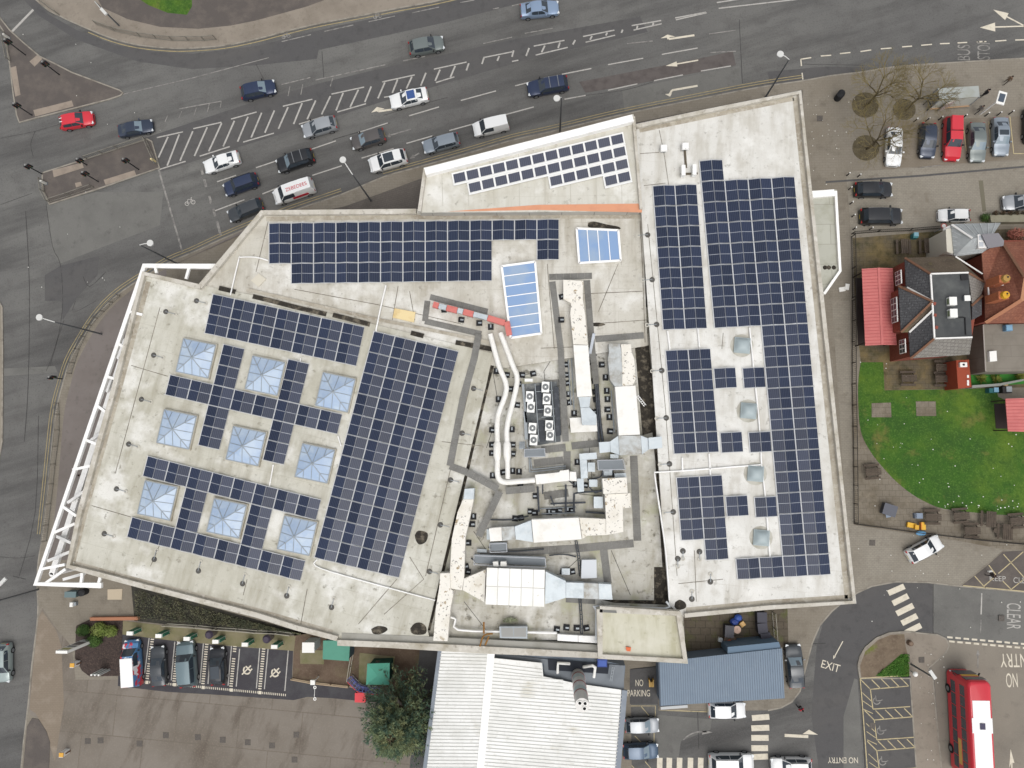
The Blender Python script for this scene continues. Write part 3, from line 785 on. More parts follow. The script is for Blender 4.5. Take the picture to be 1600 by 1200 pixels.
WHITEM = mat('white_steel', (244, 243, 240), 0.45, layers=[('n', 0.9, (226, 224, 218), 0.5, 0.7, 0.7)])
WGLASS = mat('window_glass', (58, 66, 76), 0.08, 0, 0.8)
DARKM = mat('dark_rubber', (40, 40, 42), 0.85)

bld = thing('store_building', 'large white flat roofed store covered in solar panels, filling the middle', 'building', P(820, 620, 0))

LBo = [(222, 424), (312, 445), (400, 462), (590, 508), (770, 552), (760, 600), (725, 745), (692, 882), (668, 985), (672, 1000), (527, 1001), (462, 984), (400, 964), (225, 919), (157, 901), (103, 886), (122, 800), (172, 620)]
NBo = [(407, 329), (652, 327), (1003, 327), (1012, 540), (790, 575), (570, 530), (312, 462), (310, 447)]
PAo = [(720, 480), (1035, 480), (1070, 1000), (650, 1000), (690, 760)]
RBo = [(992, 194), (1100, 171), (1252, 141), (1290, 500), (1338, 943), (1200, 952), (1070, 965), (1046, 946), (1034, 800), (1018, 560), (1002, 330)]
EXo = [(662, 262), (830, 219), (990, 178), (1003, 330), (652, 332)]

def block(px, z, m, name, wall=CLAD):
    mb = MB()
    pts = PP(px, z)
    mb.prism(pts, z - 0.25, z)
    r = mb.build(name, m, bld)
    mb = MB()
    mb.prism(offset_poly(pts, 0.12), 0.0, z - 0.26)
    mb.build('wall', wall, bld)
    return r
rL = block(LBo, ZL, RFL, 'roof')
rN = block(NBo, ZN, RFN, 'roof')
rD = block(PAo, ZD, RFD, 'roof')
rR = block(RBo, ZR, RFR, 'roof')
rX = block(EXo, ZX, RFX, 'roof')
def parapet(px, z, h, wd, m, roof, closed=False, inset=True):
    """coping standing on the roof edge"""
    pts = PP(px, z + h)
    mb = MB()
    strip(mb, pts + ([pts[0], pts[1]] if closed else []), wd, z - 0.45, z + h)
    return mb.build('parapet', m, roof)
def inpx(px, dx, dy):
    return [(x + dx, y + dy) for x, y in px]
parapet([(313, 448), (224, 427), (174, 620), (124, 800), (106, 885), (157, 898.5), (225, 916.5), (400, 961), (462, 981), (527, 998)], ZL, 0.45, 0.5, COP, rL)
parapet([(650, 330), (409, 332), (312, 448)], ZN, 0.5, 0.55, COP, rN)
parapet([(994, 197), (1100, 174), (1250, 144), (1288, 500), (1335, 941), (1200, 949.5), (1070, 962)], ZR, 0.45, 0.4, COP, rR)
parapet([(655, 330), (664, 264)], ZX, 0.4, 0.35, COP, rX)
parapet([(664, 268), (830, 225), (989, 184)], ZX, 0.75, 0.75, COPW, rX)
parapet([(990, 182), (1002, 326)], ZX, 0.4, 0.3, COP, rX)
# dirty bands inside the parapets
def band(px, wd, z, m, roof, name='gutter'):
    mb = MB()
    strip(mb, PP(px, z + 0.006), wd, z + 0.001, z + 0.006)
    return mb.build(name, m, roof)
band([(1244, 152), (1280, 500), (1326, 935)], 0.75, ZR, GREYBAND, rR)
band([(1072, 955), (1200, 943), (1325, 935)], 0.7, ZR, GREYBAND, rR)
band([(999, 203), (1100, 182), (1240, 153)], 0.6, ZR, GREYBAND, rR)
band([(416, 342), (648, 339), (850, 338), (1000, 338)], 0.5, ZN, GREYBAND, rN)
band([(232, 440), (183, 620), (133, 800), (114, 878)], 0.55, ZL, GREYBAND, rL)
band([(116, 880), (225, 909), (400, 953), (520, 988)], 0.45, ZL, GREYBAND, rL)
for px in ([(395, 463), (420, 469), (462, 480)], [(462, 480), (510, 491)], [(520, 492), (548, 499), (578, 507)], [(642, 520), (662, 525)], [(712, 535), (745, 541), (770, 546)], [(342, 450), (368, 456)]):
    band(px, 0.5, ZL + 0.01, GRIME, rL, 'gutter_grime')
band([(385, 452), (480, 474), (580, 497), (700, 521), (780, 538)], 0.35, ZL + 0.006, GREYBAND, rL, 'gutter')
# raised bay: orange and beige faces towards the roof
mb = MB()
mb.prism(PP([(700, 330.5), (840, 320), (1003, 318), (1003, 332), (840, 328)], ZX + 0.02), ZX + 0.002, ZX + 0.02)
mb.build('orange_flashing', ORANGE, rX)
# broad ledge along the south side
mb = MB()
mb.prism(PP([(527, 1000), (700, 1007), (940, 1020), (940, 1029), (750, 1021), (600, 1012), (527, 1009)], ZL + 0.35), 0.0, ZL + 0.35)
mb.build('ledge', COP, bld)
mb = MB()
mb.prism(PP([(534, 989), (675, 995), (940, 1008), (940, 1021), (700, 1008), (534, 1001)], ZL + 0.05), 3.0, ZL + 0.05)
mb.build('ledge', mat('ledge_grey', (160, 158, 150), 0.8, layers=[('n', 0.4, (140, 138, 128), 0.45, 0.7, 0.9)]), bld)
# stair tower
ST = [(934, 949), (1064, 957), (1075, 1037), (936, 1029)]
rT = block([(934, 949), (1064, 957), (1075, 1037), (1040, 1035), (936, 1029)], ZR + 0.9, mat('roof_tower', (200, 197, 178), 0.8, layers=[('n', 0.5, (176, 172, 146), 0.45, 0.7, 0.9, (2.0, 0.35, 1)), ('n', 2, (140, 134, 106), 0.6, 0.76, 0.7), ('n', 0.3, (216, 213, 200), 0.5, 0.7, 0.6)]), 'roof')
parapet([(937, 952), (1060, 959), (1071, 1033), (938, 1026), (937, 952)], ZR + 0.9, 0.4, 0.6, COP, rT)
mb = MB(); mb.prism(PP([(942, 953), (963, 954), (964, 958), (943, 957)], ZR + 1.34), ZR + 1.3, ZR + 1.34); mb.build('vent_grille', mat('vent_grey', (118, 118, 114), 0.6), bld)
tag(sheet('orange_block', [(978, 1011), (986, 1012), (985, 1018), (979, 1017)], ZR + 1.1, mat('cone_orange', (214, 108, 66), 0.6), 0.2, kind=None), 'small orange block left on the stair tower roof', 'block')
# black channel between right roof and plant deck
mb = MB()
strip(mb, PP([(1010, 540), (1018, 620), (1028, 720), (1035, 820), (1043, 940)], ZD + 0.03), 0.55, ZD - 0.3, ZD + 0.03)
mb.build('gutter', GRIME, rD)
mb = MB()
mb.prism(PP([(992, 540), (1008, 537), (1022, 675), (1004, 680)], ZD + 0.02), ZD + 0.001, ZD + 0.02)
mb.build('gutter', GRIME, rD)
mb = MB()
mb.prism(PP([(1022, 886), (1040, 886), (1046, 945), (960, 942), (940, 937), (1022, 938)], ZD + 0.02), ZD + 0.001, ZD + 0.02)
mb.build('gutter', GRIME, rD)
mb = MB()
strip(mb, PP([(778, 540), (762, 600), (728, 745), (712, 810), (694, 885), (670, 985)], ZD + 0.03), 0.3, ZD - 0.3, ZD + 0.03)
mb.build('gutter', GRIME, rD)
# grime patches on the roofs
def blot(px, z, roof, m=GRIME):
    mb = MB()
    mb.prism(PP(smooth_path(px + [px[0]], 3)[:-1], z + 0.012), z + 0.001, z + 0.012)
    mb.build('grime_patch', m, roof)
blot([(580, 983), (590, 978), (603, 980), (605, 985), (594, 991), (583, 990)], ZL, rL)
blot([(641, 982), (648, 974), (658, 973), (666, 980), (665, 990), (652, 992), (643, 989)], ZL, rL)
blot([(648, 836), (654, 829), (668, 833), (666, 846), (656, 851), (650, 845)], ZL, rL)
blot([(1055, 941), (1062, 937), (1071, 942), (1071, 950), (1060, 953), (1054, 948)], ZR, rR)
blot([(919, 348), (928, 346), (950, 351), (966, 354), (968, 358), (940, 356), (920, 355)], ZN, rN)
blot([(1005, 318), (1012, 306), (1020, 312), (1018, 326), (1010, 332), (1004, 332)], ZN, rN)
blot([(923, 505), (936, 504), (946, 507), (936, 510), (924, 509)], ZD + 0.5, rN)
# white horizontal box truss round the west corner
tr = thing('roof_truss', 'white tubular steel frame cantilevered round the left end of the roof', 'truss', P(60, 912, 0))
zt = ZL + 0.2
def tubep(px, r, name, m=WHITEM, z=zt, par=tr, zz=None):
    mb = MB()
    pts = [P(x, y, (zz[i] if zz else z)) for i, (x, y) in enumerate(px)]
    mb.tube(pts, r, 8)
    return mb.build(name, m, par, smooth=50)
mb = MB(); strip(mb, PP([(158, 915), (55, 912.5), (225, 415), (336, 416)], zt), 0.55, zt - 0.35, zt)
mb.build('outer_beam', WHITEM, tr)
zl = zt - 3.2
mb = MB(); strip(mb, PP([(80, 898), (228, 440)], zl), 0.6, zl - 0.4, zl)
mb.build('lower_beam', WHITEM, tr)
for q in ((203, 487, 223, 492), (183, 535, 193, 542), (166, 588, 180, 592), (150, 632, 166, 644), (131, 686, 152, 694), (114, 734, 142, 728), (97, 790, 120, 806), (83, 833, 118, 818), (65, 889, 102, 882), (72, 911, 103, 889), (127, 914, 129, 895), (154, 914, 157, 902), (243, 417, 245, 427), (296, 418, 291, 436)):
    mb = MB()
    mb.bar(P(q[0], q[1], zt - 0.15), P(q[2], q[3], zt - 0.15), 0.28, 0.25)
    mb.build('brace', WHITEM, tr)
for q in ((140, 690, 160, 676), (107, 785, 138, 764), (90, 838, 112, 848), (76, 876, 110, 862), (100, 905, 132, 896), (168, 612, 176, 590), (185, 560, 196, 530)):
    mb = MB()
    mb.bar(P(q[0], q[1], zl), P(q[2], q[3], zt - 1.6), 0.3, 0.3)
    mb.build('lower_brace', WHITEM, tr)
for (x, y) in ((80, 898), (228, 440)):
    mb = MB(); b = P(x, y, zl); mb.tube([(b.x, b.y, zl), (b.x, b.y, 0)], 0.22, 8); mb.build('post', WHITEM, tr)
# low white framed canopy on the east wall
zc = 5.2
CN = [(1262, 300), (1307, 296), (1315, 424), (1288, 461), (1272, 461)]
cn = thing('wall_canopy', 'pale flat canopy with white rim on the right hand wall', 'canopy', P(1300, 380, 0))
mb = MB(); mb.prism(PP(CN, zc), zc - 0.25, zc); mb.build('deck', mat('canopy_deck', (186, 186, 174), 0.8, layers=[('n', 0.6, (166, 166, 150), 0.45, 0.7, 0.9), ('b', 0.45, (140, 138, 126), 0.015, 4, 0.7)]), cn)
mb = MB(); strip(mb, PP([(1262, 304), (1304, 301)], zc + 0.35), 0.75, zc - 0.5, zc + 0.35); mb.build('rim', COPW, cn)
mb = MB(); strip(mb, PP([(1306, 298), (1313, 423), (1288, 459)], zc + 0.345), 0.28, zc - 0.5, zc + 0.345); mb.build('rim', COPW, cn)
mb = MB()
for x, y in ((1289, 418), (1295, 418), (1303, 418)):
    mb.cyl(P(x, y, zc + 0.002), 0.25, 0.02, 7)
mb.build('leaf_litter', GRIME, cn)

# ------------------------------------------------------------------ skylights
SKYG = mat('skylight_glass', (180, 196, 214), 0.12, 0, 0.6, layers=[('n', 0.35, (160, 180, 206), 0.42, 0.62, 0.9), ('n', 0.8, (190, 204, 216), 0.52, 0.7, 0.7)])  # opaque pale blue carries the sky reflection in its colour
SKYG2 = mat('skylight_glass_blue', (134, 162, 200), 0.1, 0, 0.6, layers=[('n', 0.3, (152, 172, 196), 0.45, 0.62, 0.9)])  # bluer version, sky reflection likewise put into the base colour
SKYB = mat('skylight_bar', (150, 158, 164), 0.5)
SKYK = mat('skylight_kerb', (190, 184, 168), 0.8, layers=[('n', 0.8, (160, 150, 130), 0.45, 0.7, 0.9)])
for cx, cy in ((306, 560), (414, 587), (524, 613), (276, 671), (384, 697), (492, 724), (246, 782), (354, 810), (464, 837)):
    zk, za = ZL + 0.35, ZL + 1.25
    q = [P(cx + dx, cy + dy, zk) for dx, dy in ((-19, -31), (31, -20.5), (19, 31), (-31, 20.5))]
    base = MB()
    ctr = sum(q, Vector()) / 4
    base.prism(offset_poly(q, -0.12), ZL + 0.001, zk - 0.02)
    kb = base.build('skylight', SKYK, bld)
    apex = Vector((ctr.x, ctr.y, za))
    for e in range(4):
        a, b = q[e], q[(e + 1) % 4]
        nseg = 4
        for k in range(nseg):
            p0 = a.lerp(b, (k + 0.04) / nseg)
            p1 = a.lerp(b, (k + 0.96) / nseg)
            # triangular slices cut by bars that run square to the eaves
            def up(p):
                t = min((p - a).length, (b - p).length) / ((b - a).length / 2)
                m_ = a.lerp(b, 0.5)
                return p.lerp(p + (apex - m_), min(t, 1.0) * 0.98)
            pane = MB()
            if k in (1, 2):
                mid = [a.lerp(b, 0.5)] if False else []
            pts = [p0, p1, up(p1), up(p0)]
            pts = [Vector((p.x, p.y, p.z)) for p in pts]
            if (pts[3] - pts[0]).length < 0.12:
                pts = [pts[0], pts[1], pts[2]]
            elif (pts[2] - pts[1]).length < 0.12:
                pts = [pts[0], pts[1], pts[3]]
            pane.slab(pts, 0.03)
            pane.build('pane', SKYG, kb)
    bars = MB()
    for e in range(4):
        a, b = q[e], q[(e + 1) % 4]
        bars.bar(a, apex, 0.08, 0.07)
        bars.bar(a, b, 0.1, 0.1)
        for k in (1, 2, 3):
            p = a.lerp(b, k / 4)
            t = min(k, 4 - k) / 2
            bars.bar(p, p.lerp(p + (apex - a.lerp(b, 0.5)), t), 0.05, 0.06)
    bars.build('glazing_bar', SKYB, kb)
def framed_skylight(px, n, z0, z1, along=True):
    q = PP(px, z1)
    mb = MB(); mb.prism(offset_poly(q, 0.02), z0, z1 - 0.06); kb = mb.build('skylight', COPW, bld)
    mb = MB()
    for i in range(4):
        a, b = q[i], q[(i + 1) % 4]
        mb.bar(a, b, 0.22, 0.12)
    a0, a1, b1, b0 = q
    for k in range(1, n):
        t = k / n
        mb.bar(a0.lerp(a1, t), b0.lerp(b1, t), 0.09, 0.1)
    mb.build('frame', COPW, kb)
    for k in range(n):
        t0, t1 = (k + 0.02) / n, (k + 0.98) / n
        pane = MB(); pane.slab([a0.lerp(a1, t0), a0.lerp(a1, t1), b0.lerp(b1, t1), b0.lerp(b1, t0)], 0.04); pane.build('pane', SKYG2, kb)
framed_skylight([(901, 357), (966, 360), (970, 407), (905, 411)], 4, ZN, ZN + 0.5)
framed_skylight([(836, 409), (846, 521), (798, 528), (784, 416)], 7, ZN, ZN + 0.6)
# domed rooflights on the right roof
DOME = mat('rooflight_dome', (164, 176, 178), 0.45, 0, 0.4)
for cx, cy in ((1159, 540), (1169, 642), (1180, 740), (1189, 840)):
    z = ZR
    mb = MB(); c = P(cx, cy, z); s = 11.5 * mpp(cx, cy, z)
    th = pang(cx, cy, -5, z)
    mb.box((c.x, c.y, z + 0.12), (2 * s + 0.1, 2 * s + 0.1, 0.24), th)
    kb = mb.build('rooflight', DOME, bld)
    mb = MB(); mb.cyl((c.x, c.y, z + 0.001), s * 1.6, 0.006, 16); mb.build('damp_ring', mat('damp_ring', (190, 187, 176), 0.8, layers=[('n', 0.8, (160, 156, 142), 0.45, 0.68, 0.9)]), kb)
    mb = MB()
    R = Matrix.Rotation(th, 3, 'Z')
    n = 8
    vs, fs = [], []
    for i in range(n + 1):
        for j in range(n + 1):
            u, v = -1 + 2 * i / n, -1 + 2 * j / n
            h = 0.5 * (max(0, 1 - abs(u) ** 2.4) ** 0.6) * (max(0, 1 - abs(v) ** 2.4) ** 0.6)
            vs.append(R @ Vector((u * s, v * s, 0)) + Vector((c.x, c.y, z + 0.245 + h)))
    for i in range(n):
        for j in range(n):
            fs.append((i * (n + 1) + j, (i + 1) * (n + 1) + j, (i + 1) * (n + 1) + j + 1, i * (n + 1) + j + 1))
    mb.add(vs, fs)
    mb.build('dome', DOME, kb, smooth=60)

# ------------------------------------------------------------------ solar arrays
def pvmat(name, col, lt, mid=0.75):
    m = bpy.data.materials.new(name)
    m.use_nodes = True
    t = m.node_tree; b = t.nodes['Principled BSDF']; N, L = t.nodes.new, t.links.new
    tc = N('ShaderNodeUVMap')
    sp = N('ShaderNodeSeparateXYZ'); L(tc.outputs[0], sp.inputs[0])
    def lines(sock, n, wdt):
        a = N('ShaderNodeMath'); a.operation = 'MULTIPLY'; a.inputs[1].default_value = n; L(sock, a.inputs[0])
        f = N('ShaderNodeMath'); f.operation = 'FRACT'; L(a.outputs[0], f.inputs[0])
        s = N('ShaderNodeMath'); s.operation = 'SUBTRACT'; s.inputs[1].default_value = 0.5; L(f.outputs[0], s.inputs[0])
        d = N('ShaderNodeMath'); d.operation = 'ABSOLUTE'; L(s.outputs[0], d.inputs[0])
        g_ = N('ShaderNodeMath'); g_.operation = 'GREATER_THAN'; g_.inputs[1].default_value = 0.5 - wdt; L(d.outputs[0], g_.inputs[0])
        return g_.outputs[0]
    l1 = lines(sp.outputs[0], 6, 0.07)
    l2 = lines(sp.outputs[1], 2, 0.018)
    l3 = lines(sp.outputs[1], 24, 0.05)
    nz = N('ShaderNodeTexNoise'); nz.inputs['Scale'].default_value = 0.25
    geo = N('ShaderNodeNewGeometry'); L(geo.outputs['Position'], nz.inputs['Vector'])
    oi = N('ShaderNodeObjectInfo')
    base = N('ShaderNodeMix'); base.data_type = 'RGBA'
    base.inputs['A'].default_value = (*lin(col), 1); base.inputs['B'].default_value = (*lin(lt), 1)
    L(oi.outputs['Random'], base.inputs['Factor'])
    cur = base.outputs['Result']
    for l, c, st in ((l3, (70, 80, 104), 0.35), (l1, (110, 120, 140), 0.36), (l2, (196, 200, 206), mid)):
        mx = N('ShaderNodeMix'); mx.data_type = 'RGBA'
        mu = N('ShaderNodeMath'); mu.operation = 'MULTIPLY'; mu.inputs[1].default_value = st; L(l, mu.inputs[0])
        L(mu.outputs[0], mx.inputs['Factor']); L(cur, mx.inputs['A']); mx.inputs['B'].default_value = (*lin(c), 1)
        cur = mx.outputs['Result']
    L(cur, b.inputs['Base Color'])
    b.inputs['Roughness'].default_value = 0.2
    b.inputs['Specular IOR Level'].default_value = 0.27
    return m
PV = pvmat('solar_cells', (30, 37, 55), (41, 49, 70))
PVG = pvmat('solar_cells_grey', (74, 76, 88), (82, 84, 94), 0.0)
ALU = mat('aluminium_frame', (172, 175, 180), 0.5, 0.2)
ALUW = mat('panel_frame_white', (238, 238, 236), 0.5)
def panel(q, z_lo, z_hi, side, par, fr=ALU, pv=PV, tw=0.013):
    """q: 4 world xy corners tl,tr,br,bl; side 'l' slopes down to the left edge, 'r' to the right, 'f' flat"""
    z = {'l': (z_lo, z_hi, z_hi, z_lo), 'r': (z_hi, z_lo, z_lo, z_hi), 'f': (z_hi,) * 4}[side]
    o = [Vector((p.x, p.y, zz)) for p, zz in zip(q, z)]
    ins = []
    c = sum(o, Vector()) / 4
    ux = (o[1] - o[0]).normalized(); uy = (o[3] - o[0]).normalized()
    for p, sx, sy in zip(o, (1, -1, -1, 1), (1, 1, -1, -1)):
        ins.append(p + ux * sx * tw + uy * sy * tw + Vector((0, 0, 0.004)))
    low = [p - Vector((0, 0, 0.04)) for p in o]
    org = ORG[par.name]
    vs = low + o + ins
    me = bpy.data.meshes.new('solar_panel')
    fs = [(0, 1, 5, 4), (1, 2, 6, 5), (2, 3, 7, 6), (3, 0, 4, 7), (4, 5, 9, 8), (5, 6, 10, 9), (6, 7, 11, 10), (7, 4, 8, 11), (8, 9, 10, 11), (3, 2, 1, 0)]
    fs = [f[::-1] for f in fs]
    me.from_pydata([tuple(v - org) for v in vs], [], fs)
    me.materials.append(fr); me.materials.append(pv)
    me.polygons[8].material_index = 1
    uv = me.uv_layers.new(name='UVMap')
    uvm = {8: (0, 1), 9: (1, 1), 10: (1, 0), 11: (0, 0)}
    for li in me.polygons[8].loop_indices:
        uv.data[li].uv = uvm.get(me.loops[li].vertex_index, (0, 0))
    ob = bpy.data.objects.new('solar_panel', me)
    COL.objects.link(ob)
    ob.parent = par
    ORG[ob.name] = org
    return ob
def array(label, tl, upair, vrow, cells, zr, lo=0.14, hi=0.34):
    """tl pixel of the grid origin, upair = pixel step per pair, vrow = pixel step per row, cells = [(pair,row)]"""
    zz = zr + 0.25
    t = thing('solar_array', label, 'solar array', P(tl[0], tl[1], zr), group='solar arrays on the store roof')
    def g(i, j):
        return P(tl[0] + upair[0] * i + vrow[0] * j, tl[1] + upair[1] * i + vrow[1] * j, zz)
    rows = {}
    for (i, j) in cells:
        e = 0.014
        gp = 0.05
        for side, a, b in (('l', i + 0.018, i + 0.487), ('r', i + 0.505, i + 0.974)):
            panel([g(a, j + e), g(b, j + e), g(b, j + 1 - e), g(a, j + 1 - e)], zr + lo, zr + hi, side, t)
        rows.setdefault(j, []).append(i)
    mb = MB()
    for j, ii in rows.items():
        for jj in (j, j + 1):
            s = sorted(ii); st = s[0]; pr = st
            runs = []
            for k in s[1:] + [None]:
                if k is None or k != pr + 1:
                    runs.append((st, pr)); st = k
                pr = k
            for a, b in runs:
                p, q = g(a - 0.02, jj), g(b + 1.02, jj)
                mb.bar((p.x, p.y, zr + hi - 0.03), (q.x, q.y, zr + hi - 0.035), 0.035, 0.03)
    for (i, j) in cells:
        for a in (i + 0.005, i + 0.495):
            p, q = g(a, j), g(a, j + 1)
            h = zr + 0.08 if a - i < 0.2 else zr + 0.1
            mb.bar((p.x, p.y, h), (q.x, q.y, h), 0.1, 0.08)
    mb.build('mounting_rail', mat('rail_light', (204, 205, 205), 0.6), t)
    return t
array('long solar array in three rows along the top edge of the roof', (419.5, 348.7), (34.95, -0.5), (0, 31.7),
      [(i, 0) for i in range(13)] + [(i, 1) for i in range(10)] + [(12, 1)] + [(i, 2) for i in range(1, 10)], ZN)
array('two row solar array on the left roof above the first row of pyramid skylights', (332, 459), (34, 7.4), (-6.7, 30.7), [(i, j) for i in range(7) for j in range(2)], ZL)
array('largest slanted solar block, eight panels wide, right of the pyramid skylights', (584, 517), (33.25, 8.0), (-8.5, 32.2), [(i, j) for i in range(4) for j in range(11)], ZL)
array('crossed solar rows between the upper and middle rows of pyramid skylights', (265, 585), (33.75, 7.75), (-8.0, 31.6), [(i, 0) for i in range(8)] + [(k, j) for k in (2, 5) for j in (-2, -1, 1, 2)], ZL)
array('ladder shaped solar rows around the lowest pyramid skylights', (230, 712), (34, 8.6), (-8.2, 31.8), [(i, 0) for i in range(8)] + [(i, 3) for i in range(8)] + [(k, j) for k in (2, 5) for j in (1, 2)], ZL)
array('narrow solar block at the upper left of the right roof', (1020, 290), (34.6, -1.2), (2.35, 32.2), [(i, j) for i in range(2) for j in range(7)], ZR)
cells = [(0, j) for j in range(-1, 7)] + [(1, j) for j in range(7)] + [(2, j) for j in range(19)] + [(3, j) for j in range(19)] + [(0, 18), (1, 18)]
array('tall L shaped solar array down the right edge of the roof', (1096, 283.5), (36.6, -2.0), (3.0, 32.75), cells, ZR)
array('solar block beside the upper two grey domes on the right roof', (1040, 547.5), (35.4, -1.6), (2.7, 32.4), [(i, j) for i in range(2) for j in range(5)], ZR)
array('solar block with a dropped corner beside the lowest grey domes', (1057, 746), (36, -2.0), (2.6, 32.9), [(i, j) for i in range(2) for j in range(3)] + [(1, 3)], ZR)
for lb, x, y in (('pair of solar panels just below the topmost grey dome, left one', 1115.5, 575.5), ('pair of solar panels just below the topmost grey dome, right one', 1160.5, 575), ('pair of solar panels above the third grey dome, left one', 1125.5, 676),
                 ('pair of solar panels above the third grey dome, right one', 1170, 675.5), ('pair of solar panels above the lowest grey dome, left one', 1134, 775.5), ('pair of solar panels above the lowest grey dome, right one', 1179, 777)):
    array(lb, (x, y), (34.5, -1.8), (2.6, 31.8), [(0, 0)], ZR)
# small grey array on the raised bay
t = thing('solar_array', 'small white framed grey solar array on the raised top bay', 'solar array', P(840, 260, ZX), group='solar arrays on the store roof')
ux = (20.55, -4.95)
def gx(i, j):
    return P(705.5 + ux[0] * i + 3.6 * j, 270 + ux[1] * i + 19.6 * j, ZX + 0.3)
rowsx = [(0, 0, 12.75), (1, 1, 12.75), (2, 7, 12.75), (3, 11, 12.85)]
mbf = MB()
for j, a, b in rowsx:
    n = int(round(b - a))
    for k in range(n):
        i0 = a + k
        panel([gx(i0 + 0.07, j + 0.12), gx(i0 + 0.97, j + 0.12), gx(i0 + 0.97, j + 0.86), gx(i0 + 0.07, j + 0.86)], ZX + 0.12, ZX + 0.26, 'f', t, ALUW, PVG, 0.03)
    p = [gx(a - 0.02, j), gx(a + n + 0.05, j), gx(a + n + 0.05, j + 0.98), gx(a - 0.02, j + 0.98)]
    mbf.prism([(v.x, v.y) for v in p], ZX + 0.06, ZX + 0.2)
    mbf.bar(gx(a - 0.02, j + 0.98), gx(a + n + 0.05, j + 0.98), 0.14, 0.1)
mbf.build('mounting_frame', ALUW, t)

# lightning tapes and seams lying on the roofs
TAPE = mat('lightning_tape', (112, 106, 96), 0.8, layers=[('n', 1.5, (150, 144, 132), 0.45, 0.65, 0.9)])
def tape(roof, z, lines, wd=0.07, m=TAPE):
    for px in lines:
        mb = MB(); strip(mb, PP(px, z + 0.014), wd, z + 0.002, z + 0.014); mb.build('lightning_tape', m, roof)
tape(rN, ZN, [[(419, 346), (400, 425)], [(622, 447), (613, 500)], [(966, 412), (947, 458), (935, 487)], [(1000, 345), (1004, 420), (1008, 535)], [(460, 452), (590, 476), (720, 506)], [(855, 412), (866, 545)], [(640, 455), (648, 500)], [(890, 460), (1004, 455)], [(925, 506), (1010, 500)], [(845, 544), (925, 541)]])
tape(rL, ZL, [[(205, 571), (262, 588)], [(143, 790), (205, 808)], [(690, 690), (755, 697)], [(250, 480), (180, 740)], [(235, 885), (250, 850)], [(380, 930), (386, 905)], [(560, 975), (620, 905)], [(640, 870), (662, 905), (600, 960)], [(735, 600), (665, 900)], [(470, 975), (480, 920)]])
tape(rR, ZR, [[(1030, 203), (1037, 236), (1045, 290)], [(1012, 350), (1040, 640), (1058, 900)], [(1000, 240), (1030, 238)], [(1006, 290), (1040, 286)], [(1060, 912), (1130, 905)], [(1085, 860), (1088, 940)], [(1130, 520), (1128, 545)], [(1300, 560), (1325, 900)]], 0.06)
tape(rX, ZX, [[(x, 262 - (x - 690) * 0.2), (x + 2, 322)] for x in (690, 730, 770, 810, 850, 890, 930, 970)], 0.04, mat('seam_faint', (178, 174, 162), 0.8))
tape(rD, ZD, [[(800, 590), (838, 582)], [(770, 580), (780, 640), (760, 700)], [(870, 760), (930, 757)], [(900, 800), (830, 806)], [(740, 830), (760, 860)], [(985, 700), (1016, 698)], [(720, 800), (716, 880)], [(862, 900), (880, 895), (905, 872)], [(955, 860), (985, 930)], [(725, 940), (760, 985)], [(870, 548), (850, 580), (852, 600)], [(920, 690), (926, 760)], [(905, 772), (940, 775)]], 0.06, mat('cable_dark', (88, 86, 82), 0.8))

# ------------------------------------------------------------------ roof plant
DWH = mat('duct_white', (238, 236, 230), 0.6, layers=[('n', 0.7, (222, 218, 208), 0.5, 0.7, 0.8), ('n', 2.2, (186, 176, 156), 0.66, 0.78, 0.7)])
DWR = mat('duct_white_worn', (232, 228, 218), 0.65, layers=[('n', 1.5, (150, 128, 88), 0.61, 0.66, 0.9), ('n', 2.6, (120, 116, 110), 0.60, 0.66, 0.9), ('n', 0.5, (216, 210, 196), 0.5, 0.7, 0.8), ('n', 3.3, (96, 92, 88), 0.64, 0.68, 0.9)])
DGR = mat('duct_galvanised', (190, 198, 202), 0.45, 0.25, layers=[('n', 0.8, (168, 176, 180), 0.45, 0.7, 0.9), ('n', 2.5, (204, 208, 208), 0.5, 0.75, 0.6)])
DGS = mat('duct_galvanised_stained', (182, 186, 186), 0.5, 0.2, layers=[('n', 0.9, (146, 142, 132), 0.42, 0.64, 0.9), ('n', 3, (200, 203, 202), 0.5, 0.75, 0.6)])
DRED = mat('duct_red', (206, 120, 112), 0.6, layers=[('n', 1.2, (188, 102, 94), 0.5, 0.7, 0.8)])
PIPE = mat('dark_pipe', (62, 66, 72), 0.6, layers=[('n', 2, (88, 92, 98), 0.5, 0.7, 0.8)])
STEEL = mat('grey_steel', (150, 156, 160), 0.5, 0.4)
WALKW = mat('walkway_rubber', (126, 125, 121), 0.9, layers=[('n', 0.5, (104, 102, 97), 0.45, 0.7, 0.9), ('n', 5, (148, 146, 140), 0.5, 0.8, 0.5)])
def walkway(label, paths, wd, z):
    t = thing('roof_walkway', label, 'walkway', P(paths[0][0][0], paths[0][0][1], z))
    mb0 = None
    lv = 0
    for path in paths:
        lv += 1
        for a, b in zip(path[:-1], path[1:]):
            A, B = P(a[0], a[1], z), P(b[0], b[1], z)
            n = max(1, int(round((B - A).length / 0.72)))
            for k in range(n):
                p, q = A.lerp(B, (k + 0.008) / n), A.lerp(B, (k + 0.992) / n)
                mb = MB()
                d = random.uniform(0, 0.006) + 0.02 + 0.009 * (lv % 5)
                mb.bar((p.x, p.y, z + d / 2 + 0.001), (q.x, q.y, z + d / 2 + 0.001), wd, d)
                mb.build('walkway_tile', WALKW, t)
    return t
walkway('dark rubber tile path framing the red ducting', [[(672, 464), (762, 487)], [(668, 470), (664, 502)], [(664, 502), (752, 522)]], 0.62, ZN)
